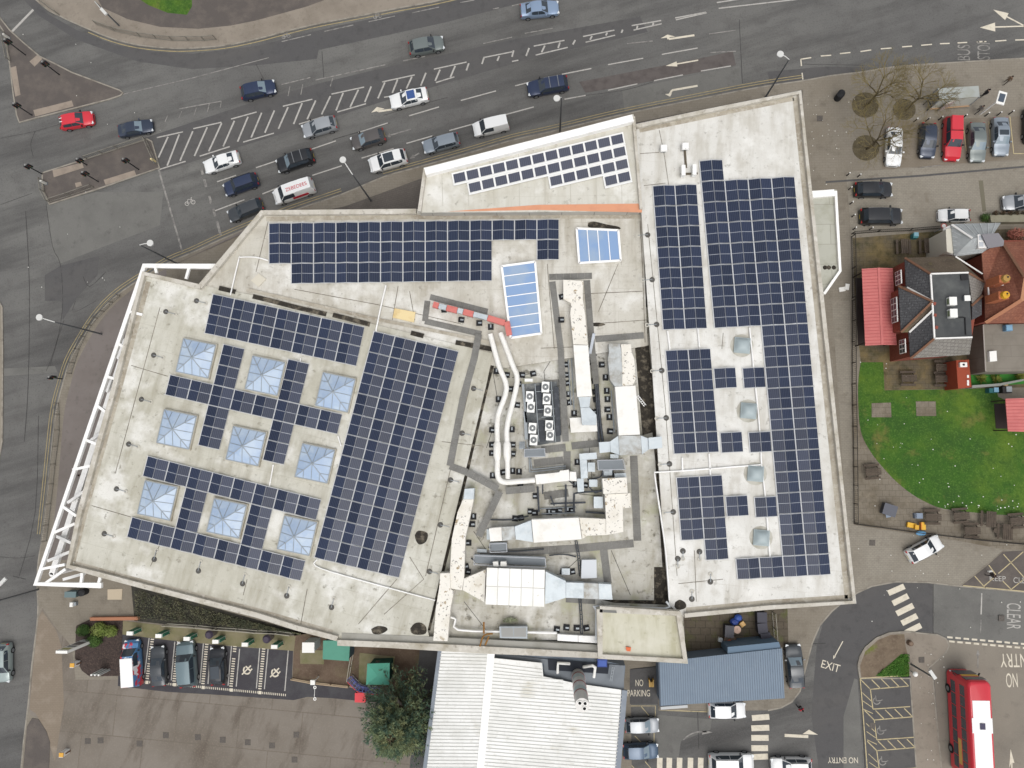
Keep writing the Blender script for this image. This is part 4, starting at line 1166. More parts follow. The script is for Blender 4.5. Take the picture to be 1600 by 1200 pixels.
walkway('dark rubber tile path crossing the gutter beside the largest solar block', [[(748, 522), (741, 560), (724, 620), (703, 728), (730, 738), (778, 764)], [(781, 768), (748, 838)], [(790, 767), (836, 763)]], 0.72, ZL + 0.02)
walkway('dark rubber tile ring round the long worn white duct', [[(858, 433), (925, 431)], [(863, 440), (876, 545), (884, 690)], [(917, 438), (925, 545), (932, 600)], [(930, 530), (1006, 524)]], 0.66, ZN)
walkway('dark rubber tile path crossing the deck under the condensers', [[(886, 705), (886, 735)], [(846, 703), (884, 699)], [(893, 697), (938, 692)], [(834, 724), (880, 719)], [(850, 600), (874, 598)]], 0.75, ZD)
walkway('dark rubber tile path round the L shaped white duct', [[(990, 712), (996, 845)], [(990, 849), (900, 857), (750, 866)], [(943, 858), (950, 912)], [(850, 775), (888, 770)], [(884, 935), (930, 938)]], 0.78, ZD)

def solid(px, z1, z0, name, m, par, bevel=0.0):
    mb = MB()
    mb.prism(PP(px, z1), z0, z1)
    return mb.build(name, m, par)
def duct(label, sections, z0=None, cat='duct', loc=None):
    """sections: (name, px polygon, top z, bottom z, material)"""
    f = sections[0][1]
    t = thing('air_duct', label, cat, P(f[0][0], f[0][1], ZD))
    for nm, px, z1, zb, m in sections:
        solid(px, z1, zb, nm, m, t)
    return t
D = ZD
duct('long worn white duct running down the upper middle of the plant deck', [
    ('intake', [(880, 437), (911, 439), (910.5, 467), (880.5, 467)], D + 1.75, D + 0.7, DWR),
    ('reducer', [(880.5, 467.2), (910.5, 467.2), (914, 490), (918.5, 539), (896, 538), (891, 490), (892.5, 474)], D + 1.6, D + 0.7, DWR),
    ('casing', [(896, 539), (919, 539.5), (925, 619), (902, 620)], D + 1.7, D + 0.6, DWH),
    ('outlet', [(904, 620.5), (923, 620), (921, 636), (907, 637)], D + 1.4, D + 0.6, DGR),
    ('outlet', [(907, 637.5), (921, 636.5), (932, 648), (932, 664), (910, 664)], D + 1.3, D + 0.5, DGR),
    ('base', [(890, 653), (932, 651), (934, 674), (892, 676)], D + 0.45, D + 0.15, DWH)])
duct('twin headed duct, one half silver and one white, with a long white casing', [
    ('head', [(951, 537), (968.5, 537), (971, 550), (972, 575), (972, 604), (961, 604), (953, 593), (950, 562), (952, 550)], D + 1.8, D + 0.7, DGS),
    ('head', [(970, 538), (986, 538), (987, 551), (991, 560), (993, 593), (989, 602), (972.3, 604), (972.3, 575), (971.3, 550)], D + 1.75, D + 0.7, DWR),
    ('casing', [(961, 604.5), (993, 602.5), (1000, 679), (967, 680.5)], D + 1.9, D + 0.5, DWH)])
duct('silver stained duct crossing from the plant deck to the right roof', [
    ('end_box', [(936, 691), (953, 690), (954, 706), (937, 708)], D + 1.5, D + 0.8, DGR),
    ('flare', [(953.3, 690), (966, 681), (968, 711), (954.3, 706)], D + 1.6, D + 0.8, DGR),
    ('body', [(966.3, 681), (1001, 680.5), (1003, 710), (968.3, 711.5)], D + 1.7, D + 0.8, DGS),
    ('flare', [(1001.3, 680.5), (1013, 685), (1014, 702), (1003.3, 710)], D + 1.75, D + 0.8, DGR),
    ('end_box', [(1013.3, 684), (1034, 682), (1035, 700), (1014.3, 702)], ZR + 0.8, ZR + 0.05, DGR)])
duct('L shaped worn white duct with a long white casing in the lower middle', [
    ('head', [(941, 748), (979, 746), (981, 770), (943, 772)], D + 2.2, D + 0.6, DWR),
    ('bend', [(945, 772.5), (985, 770.5), (986, 793), (973, 794), (974, 831), (947.5, 836), (947, 811)], D + 1.9, D + 0.6, DWR),
    ('reducer', [(947, 811), (947.3, 836), (918, 837), (910, 842), (905, 809)], D + 1.7, D + 0.6, DWR),
    ('casing', [(830.5, 812), (904.5, 809), (909, 842.5), (834, 848)], D + 1.9, D + 0.5, DWH),
    ('flare', [(830, 813), (833, 847), (806, 843), (804, 823)], D + 1.5, D + 0.6, DGR),
    ('fan_box', [(784, 823.5), (803.5, 822.5), (805.5, 843), (785, 845)], D + 1.45, D + 0.6, DGS),
    ('end_box', [(764, 825.5), (783.5, 823.8), (784.5, 845), (766, 846)], D + 1.4, D + 0.6, DWH)])
bigb = duct('worn white duct dropping down the left of the plant deck and over the edge', [
    ('cowl', [(726, 764), (741, 763), (740, 780), (724, 780)], D + 1.5, D + 0.5, DGR),
    ('run', [(723.5, 780.3), (740, 780.3), (736, 800), (727, 841), (725, 905), (722, 922), (704, 920), (703, 895), (706, 842), (715, 800)], D + 1.4, D + 0.6, DWR),
    ('elbow', [(688, 896), (702.7, 895.5), (703.7, 920.5), (709, 924), (704, 950), (699, 1002), (677, 1001), (681, 950), (686, 920)], D + 1.6, D + 0.5, DWR),
    ('transition', [(725.3, 904), (759, 890), (757, 941), (723, 922)], D + 1.5, D + 0.6, DWR)])
ahu = duct('big white air handling casing of ten panels with silver flare', [
    ('flare', [(852.5, 893), (884, 908), (884, 934), (851.5, 944)], D + 1.9, D + 0.6, DGR),
    ('run', [(884.3, 910), (912, 911), (912, 935), (884.3, 934)], D + 1.6, D + 0.6, DGR),
    ('run', [(912.3, 911), (935, 912), (936, 936.5), (912.3, 935.5)], D + 1.55, D + 0.6, DGS),
    ('run', [(935.3, 912), (955, 913), (957, 937), (936.3, 936.5)], D + 1.6, D + 0.6, DGR)], cat='air handler')
q = PP([(760, 886.5), (852, 890), (851, 949), (758, 945)], D + 2.2)
solid([(761, 888), (851, 891), (850, 948), (759, 944)], D + 2.15, D + 0.4, 'body', mat('ahu_seam', (208, 206, 200), 0.7), ahu)
for i in range(5):
    for j in range(2):
        def bl2(u, v):
            return q[0].lerp(q[1], u).lerp(q[3].lerp(q[2], u), v)
        e = 0.012
        mb = MB()
        p = [bl2(i / 5 + e * 0.6, j / 2 + e), bl2((i + 1) / 5 - e * 0.6, j / 2 + e), bl2((i + 1) / 5 - e * 0.6, (j + 1) / 2 - e), bl2(i / 5 + e * 0.6, (j + 1) / 2 - e)]
        mb.prism(p, D + 2.0, D + 2.2)
        mb.build('casing_panel', mat('ahu_panel', (244, 243, 238), 0.5, layers=[('n', 0.4, (226, 223, 212), 0.5, 0.7, 0.8), ('n', 1.8, (170, 160, 134), 0.66, 0.76, 0.7)]), ahu)
solid([(770, 878), (778, 877.5), (779, 885), (771, 885)], D + 1.6, D + 1.0, 'vent_box', DWH, ahu)
solid([(782, 878), (791, 877.5), (792, 885), (782, 885)], D + 1.6, D + 1.0, 'vent_box', DWH, ahu)
duct('silver Z shaped duct in the centre of the plant deck', [
    ('arm', [(905, 709), (932, 707), (933, 717), (906, 719)], D + 1.3, D + 0.6, DGR),
    ('arm', [(906, 719.3), (917, 718.3), (918.5, 747), (908, 748)], D + 1.25, D + 0.6, DGR),
    ('arm', [(901, 748), (912, 748), (912.5, 768), (903, 769)], D + 1.1, D + 0.5, DGR)])
duct('pale low box standing right of the black cable ladder', [('casing', [(909, 875), (932, 874.5), (932.5, 903), (908, 904)], D + 0.9, D + 0.1, mat('pale_box', (206, 210, 214), 0.6))], cat='plant box')
duct('small silver fan box beside the top of the L shaped duct', [('casing', [(960, 740), (978, 739), (979, 747), (961, 748)], D + 1.0, D + 0.1, DGR)], cat='plant box')
# red and grey sectioned duct
t = thing('air_duct', 'slim duct of alternating red and grey sections beside the long skylight', 'duct', P(675, 480, ZN))
secs = [(677, 476, DRED, 0), (686, 478.5, DGR, 1), (698, 481.5, DRED, 0), (715, 485.5, DGR, 1), (724, 487.5, DRED, 0), (740, 491.5, DGR, 1), (762, 497, DRED, 0)]
for k, (x, y, m, s_) in enumerate(secs):
    x2, y2 = (secs[k + 1][0], secs[k + 1][1]) if k + 1 < len(secs) else (789, 505)
    mb = MB(); mb.bar(P(x + 0.3, y, ZN + 0.75), P(x2 - 0.3, y2, ZN + 0.75), 0.6 if m is DRED else 0.5, 0.55); mb.build('section', m, t)
mb = MB(); mb.bar(P(792, 503, ZN + 0.7), P(796, 524, ZN + 0.7), 0.6, 0.5); mb.build('section', DRED, t)
# twin white round ducts
for lb, path, r in (('left white round duct bending down the plant deck into the white box', [(766, 522), (779, 570), (791.5, 607), (778, 650), (777, 690)], 0.27),
                    ('right white round duct bending down the plant deck beside its twin', [(782, 520), (800, 568), (808, 597), (793, 662), (792.5, 690)], 0.27)):
    t = thing('round_duct', lb, 'duct', P(path[0][0], path[0][1], ZD))
    z = D + 1.1
    mb = MB(); mb.tube(PP(smooth_path(path, 4), z), r, 10); mb.build('pipe', DWH, t, smooth=60)
    x = path[-1][0]
    mb = MB(); mb.tube([P(x, 690, z), P(x, 694, z), P(x, 712, z), P(x + 0.5, 720, z)], [r, 0.4, 0.4, r], 10); mb.build('silencer', DWH, t, smooth=60)
    if x < 785:
        mb = MB(); mb.tube(PP(smooth_path([(777.5, 720), (777.5, 742), (786, 753), (812, 752), (836, 750)], 4), z), r * 1.05, 10); mb.build('pipe', DWH, t, smooth=60)
        mb = MB(); mb.prism(PP([(836, 742), (874, 738), (875, 735.5), (889, 734), (890, 751), (838, 757)], z + 0.4), z - 0.4, z + 0.4); mb.build('casing', DWH, t)
        mb = MB(); mb.prism(PP([(890.3, 737), (900, 737.5), (901, 752), (890.3, 751)], z + 0.35), z - 0.4, z + 0.35); mb.build('casing', DWH, t)
    else:
        mb = MB(); mb.tube(PP([(793, 720), (793.5, 748)], z - 0.05), r * 0.95, 10); mb.build('pipe', DWH, t, smooth=60)
# condensers
FAN = mat('fan_grille', (118, 120, 120), 0.6, layers=[('n', 6, (96, 98, 98), 0.5, 0.8, 0.6)])
UNIT = mat('unit_white', (240, 240, 236), 0.5)
unit0 = None
CU = [('upper unit of the left condenser pair', 827.6, 619.5), ('lower unit of the left condenser pair', 829.5, 636), ('top unit of the right condenser stack of three', 852.3, 604.6), ('middle unit of the right condenser stack of three', 854.2, 623.2), ('bottom unit of the right condenser stack of three', 856, 641.6),
      ('upper unit of the lower left condenser pair', 832, 669), ('lower unit of the lower left condenser pair', 833.8, 687.5), ('upper unit of the lower right condenser pair', 858, 665), ('lower unit of the lower right condenser pair', 859.5, 679.8)]
for lb, x, y in CU:
    z = D + 0.35
    c = P(x, y, D + 1.25)
    if unit0 is None:
        unit0 = thing('condenser', 'white square condenser with round fan, ' + lb, 'condenser', (c.x, c.y, z), rad(-3), group='condensers on the plant deck')
        mb = MB(); mb.box((0, 0, 0.45), (0.78, 1.08, 0.9)); mb.build('casing', UNIT, unit0, local=True)
        mb = MB(); mb.cyl((0, 0, 0.9), 0.33, 0.03, 18); f = mb.build('fan', FAN, unit0, local=True)
        mb = MB(); mb.cyl((0, 0, 0.93), 0.1, 0.03, 10); mb.build('hub', UNIT, f, local=True)
        mb = MB()
        for k in range(6):
            a = k * math.pi / 3
            mb.bar((0.1 * math.cos(a), 0.1 * math.sin(a), 0.94), (0.33 * math.cos(a), 0.33 * math.sin(a), 0.94), 0.03, 0.015)
        mb.build('guard', STEEL, f, local=True)
        mb = MB()
        for sx in (-0.3, 0.3):
            mb.box((sx, 0, -0.1), (0.1, 1.0, 0.2))
        mb.build('foot', PIPE, unit0, local=True)
    else:
        copy_tree(unit0, (c.x, c.y, z), rad(-3), 'white square condenser with round fan, ' + lb)
# steel frame with dark mesh under the condensers
t = thing('grating_platform', 'dark steel grating platform under the condensers', 'platform', P(845, 650, D))
mb = MB(); mb.prism(PP([(820, 600), (870, 596), (876, 690), (826, 698)], D + 0.12), D + 0.08, D + 0.12); mb.build('grating', mat('grating', (104, 108, 110), 0.7, layers=[('s', 6, (70, 74, 78), 0.4, 0.6, 0.8), ('n', 0.7, (140, 142, 140), 0.5, 0.66, 0.9)]), t)
for q in ((836, 600, 842, 690), (846, 652, 867, 650), (861, 596, 868, 690), (818, 600, 824, 700), (838, 612, 864, 610), (840, 640, 866, 638)):
    mb = MB(); mb.bar(P(q[0], q[1], D + 0.4), P(q[2], q[3], D + 0.4), 0.08, 0.08); mb.build('rail', STEEL, t)
for px in ([(836, 603), (845, 602), (849, 645), (839, 646)], [(840, 658), (850, 657), (852, 690), (843, 690)], [(865, 605), (873, 604), (877, 680), (869, 682)]):
    mb = MB(); mb.prism(PP(px, D + 0.3), D + 0.13, D + 0.3); mb.build('pipe_bundle', PIPE, t)
for px in ([(818, 643), (823, 643), (825, 686), (820, 687)], [(815, 600), (819, 600), (824, 660), (821, 660)]):
    mb = MB(); mb.prism(PP(px, D + 0.6), D + 0.1, D + 0.6); mb.build('cable_tray', STEEL, t)
# walk-over steps and gantries
def gantry(label, px, z, rungs, stairs=None):
    t = thing('access_gantry', label, 'gantry', P(px[0][0], px[0][1], D))
    pts = PP(px, z)
    mb = MB(); mb.prism(pts, z - 0.06, z); mb.build('deck', mat('gantry_deck', (142, 148, 152), 0.6, 0.3, layers=[('s', 5, (110, 116, 122), 0.4, 0.6, 0.7)]), t)
    for i in range(4):
        a, b = pts[i], pts[(i + 1) % 4]
        mb = MB(); mb.bar(a + Vector((0, 0, 0.95)), b + Vector((0, 0, 0.95)), 0.06, 0.06); mb.build('handrail', ALU, t)
        mb = MB(); mb.bar(a + Vector((0, 0, 0.95)), (a.x, a.y, D), 0.06, 0.06); mb.build('post', ALU, t)
    if stairs:
        s = PP(stairs, z)
        for k in range(rungs):
            u = (k + 0.5) / rungs
            a, b = s[0].lerp(s[3], u), s[1].lerp(s[2], u)
            mb = MB(); mb.bar((a.x, a.y, z - u * 0.8), (b.x, b.y, z - u * 0.8), 0.16, 0.04); mb.build('tread', STEEL, t)
    return t
gantry('small grey walk over bridge with steps below the condensers', [(820, 702), (851, 701), (852, 713), (820, 714)], D + 0.8, 5, [(811, 702), (820, 701), (820, 690), (811, 690)])
gantry('grey gantry with rails beside the Z shaped duct', [(933, 719), (972, 718), (976, 733), (934, 734)], D + 0.9, 4, [(942, 734), (952, 734), (952, 746), (942, 746)])
gantry('long grey access platform above the big white casing', [(742, 866), (852, 870), (853, 884), (742, 880)], D + 0.6, 5, [(745, 858), (760, 859), (760, 866), (745, 866)])
gantry('grey mesh platform by the fan box at the left of the plant deck', [(766, 848), (792, 847), (793, 860), (767, 861)], D + 0.5, 3)
# dark pipes and cable ladders
def pipes(label, runs, r, m, z, cat='pipe', name='pipe_run'):
    t = thing(name, label, cat, P(runs[0][0][0], runs[0][0][1], ZD))
    for path in runs:
        mb = MB(); mb.tube(PP(smooth_path(path, 3) if len(path) > 2 else path, z), r, 6); mb.build('pipe', m, t, smooth=60)
    return t
pipes('thick black pipe run between the two upper white ducts', [[(932, 585), (935, 620), (938, 660), (942, 690)], [(929, 585), (932, 620), (936, 690)]], 0.14, PIPE, D + 0.4)
pipes('dark curved pipes left of the L shaped duct', [[(942, 767), (902, 770), (897, 776), (897, 800)], [(884, 757), (884, 800)], [(840, 760), (842, 800)], [(860, 787), (915, 785)], [(915, 800), (945, 802)]], 0.1, PIPE, D + 0.5)
for lb, px in (('black cable ladder hanging down below the white casing', [(900, 845), (904, 868), (907, 900)]), ('black cable ladder running down beside the stair tower', [(906, 934), (908, 960), (909, 990)])):
    t = thing('cable_ladder', lb, 'cable ladder', P(px[0][0], px[0][1], D))
    for dx in (-1.6, 1.6):
        mb = MB(); mb.tube([P(x + dx, y, D + 0.3) for x, y in px], 0.05, 6); mb.build('rail', PIPE, t)
    n = 9
    for k in range(n):
        u = k / (n - 1) * (len(px) - 1); i = min(int(u), len(px) - 2); f = u - i
        x = px[i][0] + (px[i + 1][0] - px[i][0]) * f; y = px[i][1] + (px[i + 1][1] - px[i][1]) * f
        mb = MB(); mb.bar(P(x - 1.8, y, D + 0.3), P(x + 1.8, y, D + 0.3), 0.06, 0.05); mb.build('rung', PIPE, t)
pipes('thin white pipe along the black channel and across the right roof', [[(1046, 938), (1040, 860), (1030, 790), (1023, 742), (1026, 738), (1060, 736), (1190, 726)], [(1190, 726), (1186, 660), (1180, 600), (1171, 512)], [(1190, 727), (1196, 780), (1203, 870)], [(1066, 715), (1066.5, 735)], [(1108, 709), (1110, 742)], [(1043, 517), (1047, 547)], [(1090, 512), (1093, 543)]], 0.09, WHITEM, ZR + 0.15)
pipes('thin white conduit with a corner on the north roof', [[(360, 461), (373, 406), (376, 402), (400, 402), (419, 407)]], 0.08, WHITEM, ZN + 0.15)
pipes('thin white conduit from the top array down to the largest solar block', [[(603, 446), (595, 480), (587, 518)]], 0.09, WHITEM, ZN + 0.2)
pipes('thin white conduit below the largest solar block', [[(496, 874), (493, 884), (540, 900), (680, 938)]], 0.08, WHITEM, ZL + 0.15)
pipes('white pipe at the foot of the plant deck, ending at the tower', [[(703, 964), (712, 968), (716, 984), (800, 987), (870, 989)]], 0.13, WHITEM, D + 0.5)
pipes('grey pipe framing the stair tower roof', [[(932, 1000), (932, 955), (936, 947), (1038, 951), (1041, 940)]], 0.12, mat('pipe_pale', (204, 208, 210), 0.5), ZR + 0.3)
pipes('thin white conduits between the pyramid skylights', [[(427, 726), (421, 760)], [(468, 569), (470, 560)], [(528, 681), (533, 697)]], 0.07, WHITEM, ZL + 0.12)
duct('white cylinder pair lying at the foot of the plant deck', [('tank', [(871, 991), (903, 993), (903, 1003), (871, 1001)], D + 0.7, D + 0.2, WHITEM), ('tank', [(903.6, 993), (934, 994.5), (934, 1005), (903.6, 1003)], D + 0.7, D + 0.2, WHITEM)], cat='tank')
duct('grey twin louvre box standing at the lower edge of the plant deck', [('casing', [(780, 979), (824, 979), (824, 998), (781, 997)], D + 1.0, D + 0.2, STEEL), ('louvre', [(783, 981), (801.5, 981), (802, 995), (784, 995)], D + 1.03, D + 0.9, mat('louvre', (150, 150, 146), 0.6)), ('louvre', [(803, 981), (822, 981), (822, 995), (803, 995)], D + 1.03, D + 0.9, mat('louvre', (150, 150, 146), 0.6))], cat='louvre box')
pipes('rusty brown bracket arm at the lower edge of the plant deck', [[(756, 972), (756, 990)], [(750, 1010), (756, 993), (770, 990)], [(758, 1008), (764, 994)]], 0.09, mat('rust', (140, 100, 50), 0.8), ZL + 0.6, 'bracket', 'bracket_arm')
# hatch, slab, ladder, ridge boxes
tag(solid([(616.5, 481.5), (649, 487.5), (646.5, 503.5), (613.5, 496)], ZN + 0.2, ZN + 0.01, 'roof_hatch', mat('hatch_yellow', (226, 206, 158), 0.7, layers=[('n', 0.9, (206, 178, 124), 0.45, 0.68, 0.9)]), None), 'yellowish rectangular hatch on the north roof', 'hatch')
tag(solid([(404, 427), (416, 436), (404, 448), (392, 438)], ZN + 0.12, ZN + 0.01, 'roof_slab', mat('slab_cream', (206, 200, 184), 0.8), None), 'tilted cream slab on the roof above the pyramid skylights', 'slab')
t = thing('ladder', 'short white ladder lying beside the long white casing', 'ladder', P(1000, 625, D))
for dx in (-1.5, 1.5):
    mb = MB(); mb.bar(P(995 + dx, 618 - dx * 0.6, D + 0.6), P(1008 + dx, 634 - dx * 0.6, D + 0.3), 0.06, 0.06); mb.build('rail', ALUW, t)
for k in range(6):
    u = (k + 0.5) / 6
    mb = MB(); mb.bar(P(995 - 1.5 + 13 * u, 618.9 + 16 * u, D + 0.6 - 0.3 * u), P(995 + 1.5 + 13 * u, 617.1 + 16 * u, D + 0.6 - 0.3 * u), 0.05, 0.05); mb.build('rung', ALUW, t)
t = thing('beam', 'loose pale grey beam leaning beside the worn white duct', 'beam', P(925, 540, D))
mb = MB(); mb.bar(P(928, 521, D + 1.6), P(921, 557, D + 0.3), 0.28, 0.12); mb.build('plank', mat('beam_grey', (186, 192, 200), 0.5), t)
for lb, x, y, s_ in (('white square cowl near the top edge of the right roof', 1037.5, 231, 5.5), ('white vent cowl beside a stained patch at the top of the right roof', 1071, 228, 6)):
    t = thing('roof_cowl', lb, 'cowl', P(x, y, ZR))
    c = P(x, y, ZR + 0.6)
    mb = MB(); mb.box((c.x, c.y, ZR + 0.25), (0.5, 0.5, 0.5)); mb.build('neck', STEEL, t)
    mb = MB(); mb.box((c.x, c.y, ZR + 0.6), (0.75, 0.75, 0.2), taper=0.8); mb.build('cap', WHITEM, t)
for lb, x, y in (('slim white outdoor unit, left one of two above the solar array', 1067, 268), ('slim white outdoor unit, right one of two above the solar array', 1084, 267)):
    t = thing('condenser', lb, 'condenser', P(x, y, ZR))
    c = P(x, y, ZR + 0.4)
    mb = MB(); mb.box((c.x, c.y, ZR + 0.45), (0.4, 1.1, 0.75)); mb.build('casing', UNIT, t)
    mb = MB(); mb.ring((c.x, c.y, ZR + 0.0), 0.1, 0.18, 0.08, 8); mb.build('foot', DARKM, t)
pipes('dark cable tray joining the two slim outdoor units to the cowl', [[(1070, 235), (1072, 262)], [(1063, 272), (1090, 271)]], 0.12, mat('tray_brown', (96, 88, 74), 0.8), ZR + 0.08)
# round rubber feet with rods
RUB = mat('rubber_foot', (92, 90, 86), 0.9, layers=[('n', 6, (70, 68, 66), 0.5, 0.7, 0.8)])
def foot(x, y, dx, dy, z, label, group, ring=True):
    t = thing('anchor_foot', label, 'roof anchor', P(x, y, z), group=group)
    c = P(x, y, z)
    mb = MB(); mb.cyl((c.x, c.y, z + 0.001), 0.29, 0.09, 14, 0.25); mb.build('weight', RUB, t)
    e = P(x + dx, y + dy, z)
    mb = MB(); mb.bar((c.x, c.y, z + 0.1), (e.x, e.y, z + 0.1), 0.05, 0.05); mb.build('rod', STEEL, t)
    mb = MB(); mb.ring((e.x, e.y, z + 0.02), 0.12, 0.22, 0.05, 10); mb.build('socket', mat('socket_pale', (196, 192, 180), 0.7), t)
for k, (x, y) in enumerate(((307, 470), (259, 487), (240, 555), (221, 624), (201, 694), (182, 764), (163, 834))):
    foot(x, y, 15, 4, ZL, 'round dark anchor foot with a rod along the left roof edge, %s from the top' % ORD[k], 'anchor feet along the left edge')
for k, (x, y) in enumerate(((241, 874), (310, 892), (379, 912), (448, 931), (518, 949))):
    foot(x, y, 4, -14, ZL, 'round dark anchor foot along the lower left roof edge, %s from the left' % ORD[k], 'anchor feet along the lower left edge')
for k, (x, y) in enumerate(((740, 607), (722, 677), (704, 750), (688, 820), (671, 893))):
    foot(x, y, 14, 3, ZL, 'round dark anchor foot right of the largest solar block, %s from the top' % ORD[k], 'anchor feet beside the largest solar block')
for k, (x, y) in enumerate(((1012, 367), (1019, 437), (1026, 507), (1034, 579), (1041, 653), (1046, 725), (1052, 800))):
    foot(x, y, -15, 1, ZR, 'round dark anchor foot down the left of the right roof, %s from top' % ORD[k], 'anchor feet along the right roof')
for k, (x, y) in enumerate(((1067, 861), (1059, 873), (1093, 862), (1110, 909), (1081, 936))):
    foot(x, y, 0, 12 if y < 880 else -12, ZR, 'round dark anchor foot, lower left corner of right roof, %s from the left' % ORD[(1, 0, 3, 4, 2)[k]], 'anchor feet at the lower corner')
# black pipe support blocks
sup0 = None
SUP = [(877, 500), (881, 521), (878, 464), (882, 556), (883, 570), (884, 586), (886, 599), (888, 616), (889, 629), (897, 646), (927, 553), (926, 566), (929, 575), (929, 595), (930, 612), (931, 624), (940, 570), (946, 590), (948, 611), (949, 624), (949, 640), (952, 652), (953, 674), (928, 644), (776, 580), (792, 586), (816, 586), (833, 584), (799, 608), (779, 624), (808, 633), (769, 672), (800, 671),
       (769, 695), (801, 695), (769, 708), (801, 709), (770, 743), (786, 738), (801, 736), (811, 737), (813, 760), (837, 775), (858, 800), (866, 799), (874, 797), (887, 796), (893, 797), (829, 799), (836, 801), (805, 810), (814, 809), (740, 807), (738, 819), (732, 848), (728, 885), (731, 893), (880, 893), (894, 893), (810, 600), (902, 722), (914, 758), (899, 757), (870, 983), (885, 980), (901, 981), (916, 981), (694, 484), (721, 500), (749, 505), (767, 511)]
SCNT = {}
def suplabel(x, y):
    z_ = ('beside the red and grey duct' if x < 770 and y < 515 else 'beside the head of the long worn white duct' if y < 530 else 'at the foot of the plant deck' if y > 970 else 'beside the worn white duct on the left' if x < 745 else 'beside the twin round white ducts' if x < 822 and y < 765
          else 'left of the long worn white duct' if x < 900 and y < 660 else 'between the two upper white ducts' if y < 700 else 'around the silver Z shaped duct' if y < 765 and x > 895 else 'above the white casing in the lower middle' if y < 815 else 'above the big white casing')
    SCNT[z_] = SCNT.get(z_, 0) + 1
    return 'small black rubber support block ' + z_
for x, y in SUP:
    zz = D if y > 515 else ZN
    slb = suplabel(x, y)
    c = P(x, y, zz)
    if sup0 is None:
        sup0 = thing('pipe_support', slb, 'support block', (c.x, c.y, zz), 0, group='blocks ' + slb[33:])
        mb = MB(); mb.box((0, 0, 0.08), (0.62, 0.58, 0.14)); mb.build('pad', DARKM, sup0, local=True)
        mb = MB(); mb.box((0.08, 0, 0.2), (0.34, 0.16, 0.12)); mb.build('clamp', STEEL, sup0, local=True)
    else:
        o = copy_tree(sup0, (c.x, c.y, zz), random.choice((0, math.pi / 2, math.pi, 0.2, -0.1)), slb); o['group'] = 'blocks ' + slb[33:]

pipes('pale pipe pair bending round the walk over bridge', [[(826, 698), (828, 733), (832, 737), (884, 731)], [(829, 716), (831, 730), (836, 733), (884, 728)]], 0.07, STEEL, D + 0.35)
pipes('grey pipes running along the top of the black support blocks', [[(893, 560), (897, 640)], [(888, 562), (892, 634)], [(955, 610), (960, 676)], [(844, 795), (900, 792)], [(846, 803), (898, 801)]], 0.06, STEEL, D + 0.3)
pipes('bundle of dark hoses left of the white casing in the lower middle', [[(763, 855), (790, 862), (850, 858)], [(858, 868), (880, 866), (900, 870)], [(765, 812), (800, 812), (826, 806)], [(736, 872), (748, 880), (757, 876)]], 0.07, PIPE, D + 0.25)
pipes('thin grey pipes crossing the middle of the plant deck', [[(918, 750), (938, 745), (942, 735)], [(920, 760), (930, 770), (940, 765)], [(955, 718), (958, 745)], [(860, 775), (866, 790)], [(882, 745), (900, 760)], [(848, 757), (848, 772)]], 0.07, PIPE, D + 0.5)
for lb, x, y, sx, sy, h_, m in (('small dark control box beside the Z shaped duct', 924, 730, 0.7, 0.9, 0.8, PIPE), ('small grey box right of the Z shaped duct', 927, 755, 0.8, 0.7, 0.7, STEEL), ('dark fan casing left of the L shaped duct', 935, 785, 0.9, 1.1, 0.9, PIPE), ('dark box beside the head of the L shaped duct', 950, 738, 0.8, 0.6, 0.7, PIPE),
                             ('small pale box at the top of the condensers', 826, 594, 0.8, 0.3, 0.4, UNIT), ('grey fan box above the grey gantry', 960, 713, 0.8, 0.4, 0.6, STEEL), ('low grey plinth under the fan box', 778, 835, 2.2, 1.0, 0.3, STEEL), ('dark box between the two lower white ducts', 884, 893, 0.8, 0.6, 0.5, DARKM)):
    t = thing('plant_box', lb, 'plant box', P(x, y, D))
    c = P(x, y, D + h_); mb = MB(); mb.box((c.x, c.y, D + h_ / 2 + 0.01), (sx, sy, h_)); mb.build('casing', m, t)
    mb = MB(); mb.box((c.x, c.y, D + h_ + 0.03), (sx * 1.05, sy * 1.05, 0.04)); mb.build('lid', DGR if m is not UNIT else UNIT, t)

# ------------------------------------------------------------------ vehicles
GLASSV = mat('car_glass', (52, 60, 68), 0.06, 0, 0.7)
GLASSL = mat('car_glass_reflecting', (120, 136, 146), 0.08, 0, 0.7)
TYRE = mat('tyre', (30, 30, 32), 0.9)
RIM = mat('wheel_rim', (150, 152, 154), 0.35, 0.6)
HEADL = mat('headlamp', (214, 218, 220), 0.15)
TAILL = mat('tail_lamp', (150, 30, 30), 0.25)
TRIM = mat('black_trim', (34, 34, 36), 0.6)
def paint(name, c, metal=0.25):
    return mat('paint_' + name, c, 0.32, metal, 0.5, coat=0.5)
PAINTS = dict(red=(204, 44, 58), navy=(44, 56, 84), darkblue=(50, 60, 78), black=(36, 38, 42), white=(232, 233, 232), silver=(160, 164, 168), grey=(112, 116, 122), dgrey=(66, 70, 74), lblue=(140, 160, 186), green=(116, 124, 122), teal=(104, 122, 128), steel=(140, 150, 160), midblue=(70, 90, 112), greybrown=(92, 88, 86), mint=(160, 172, 170))
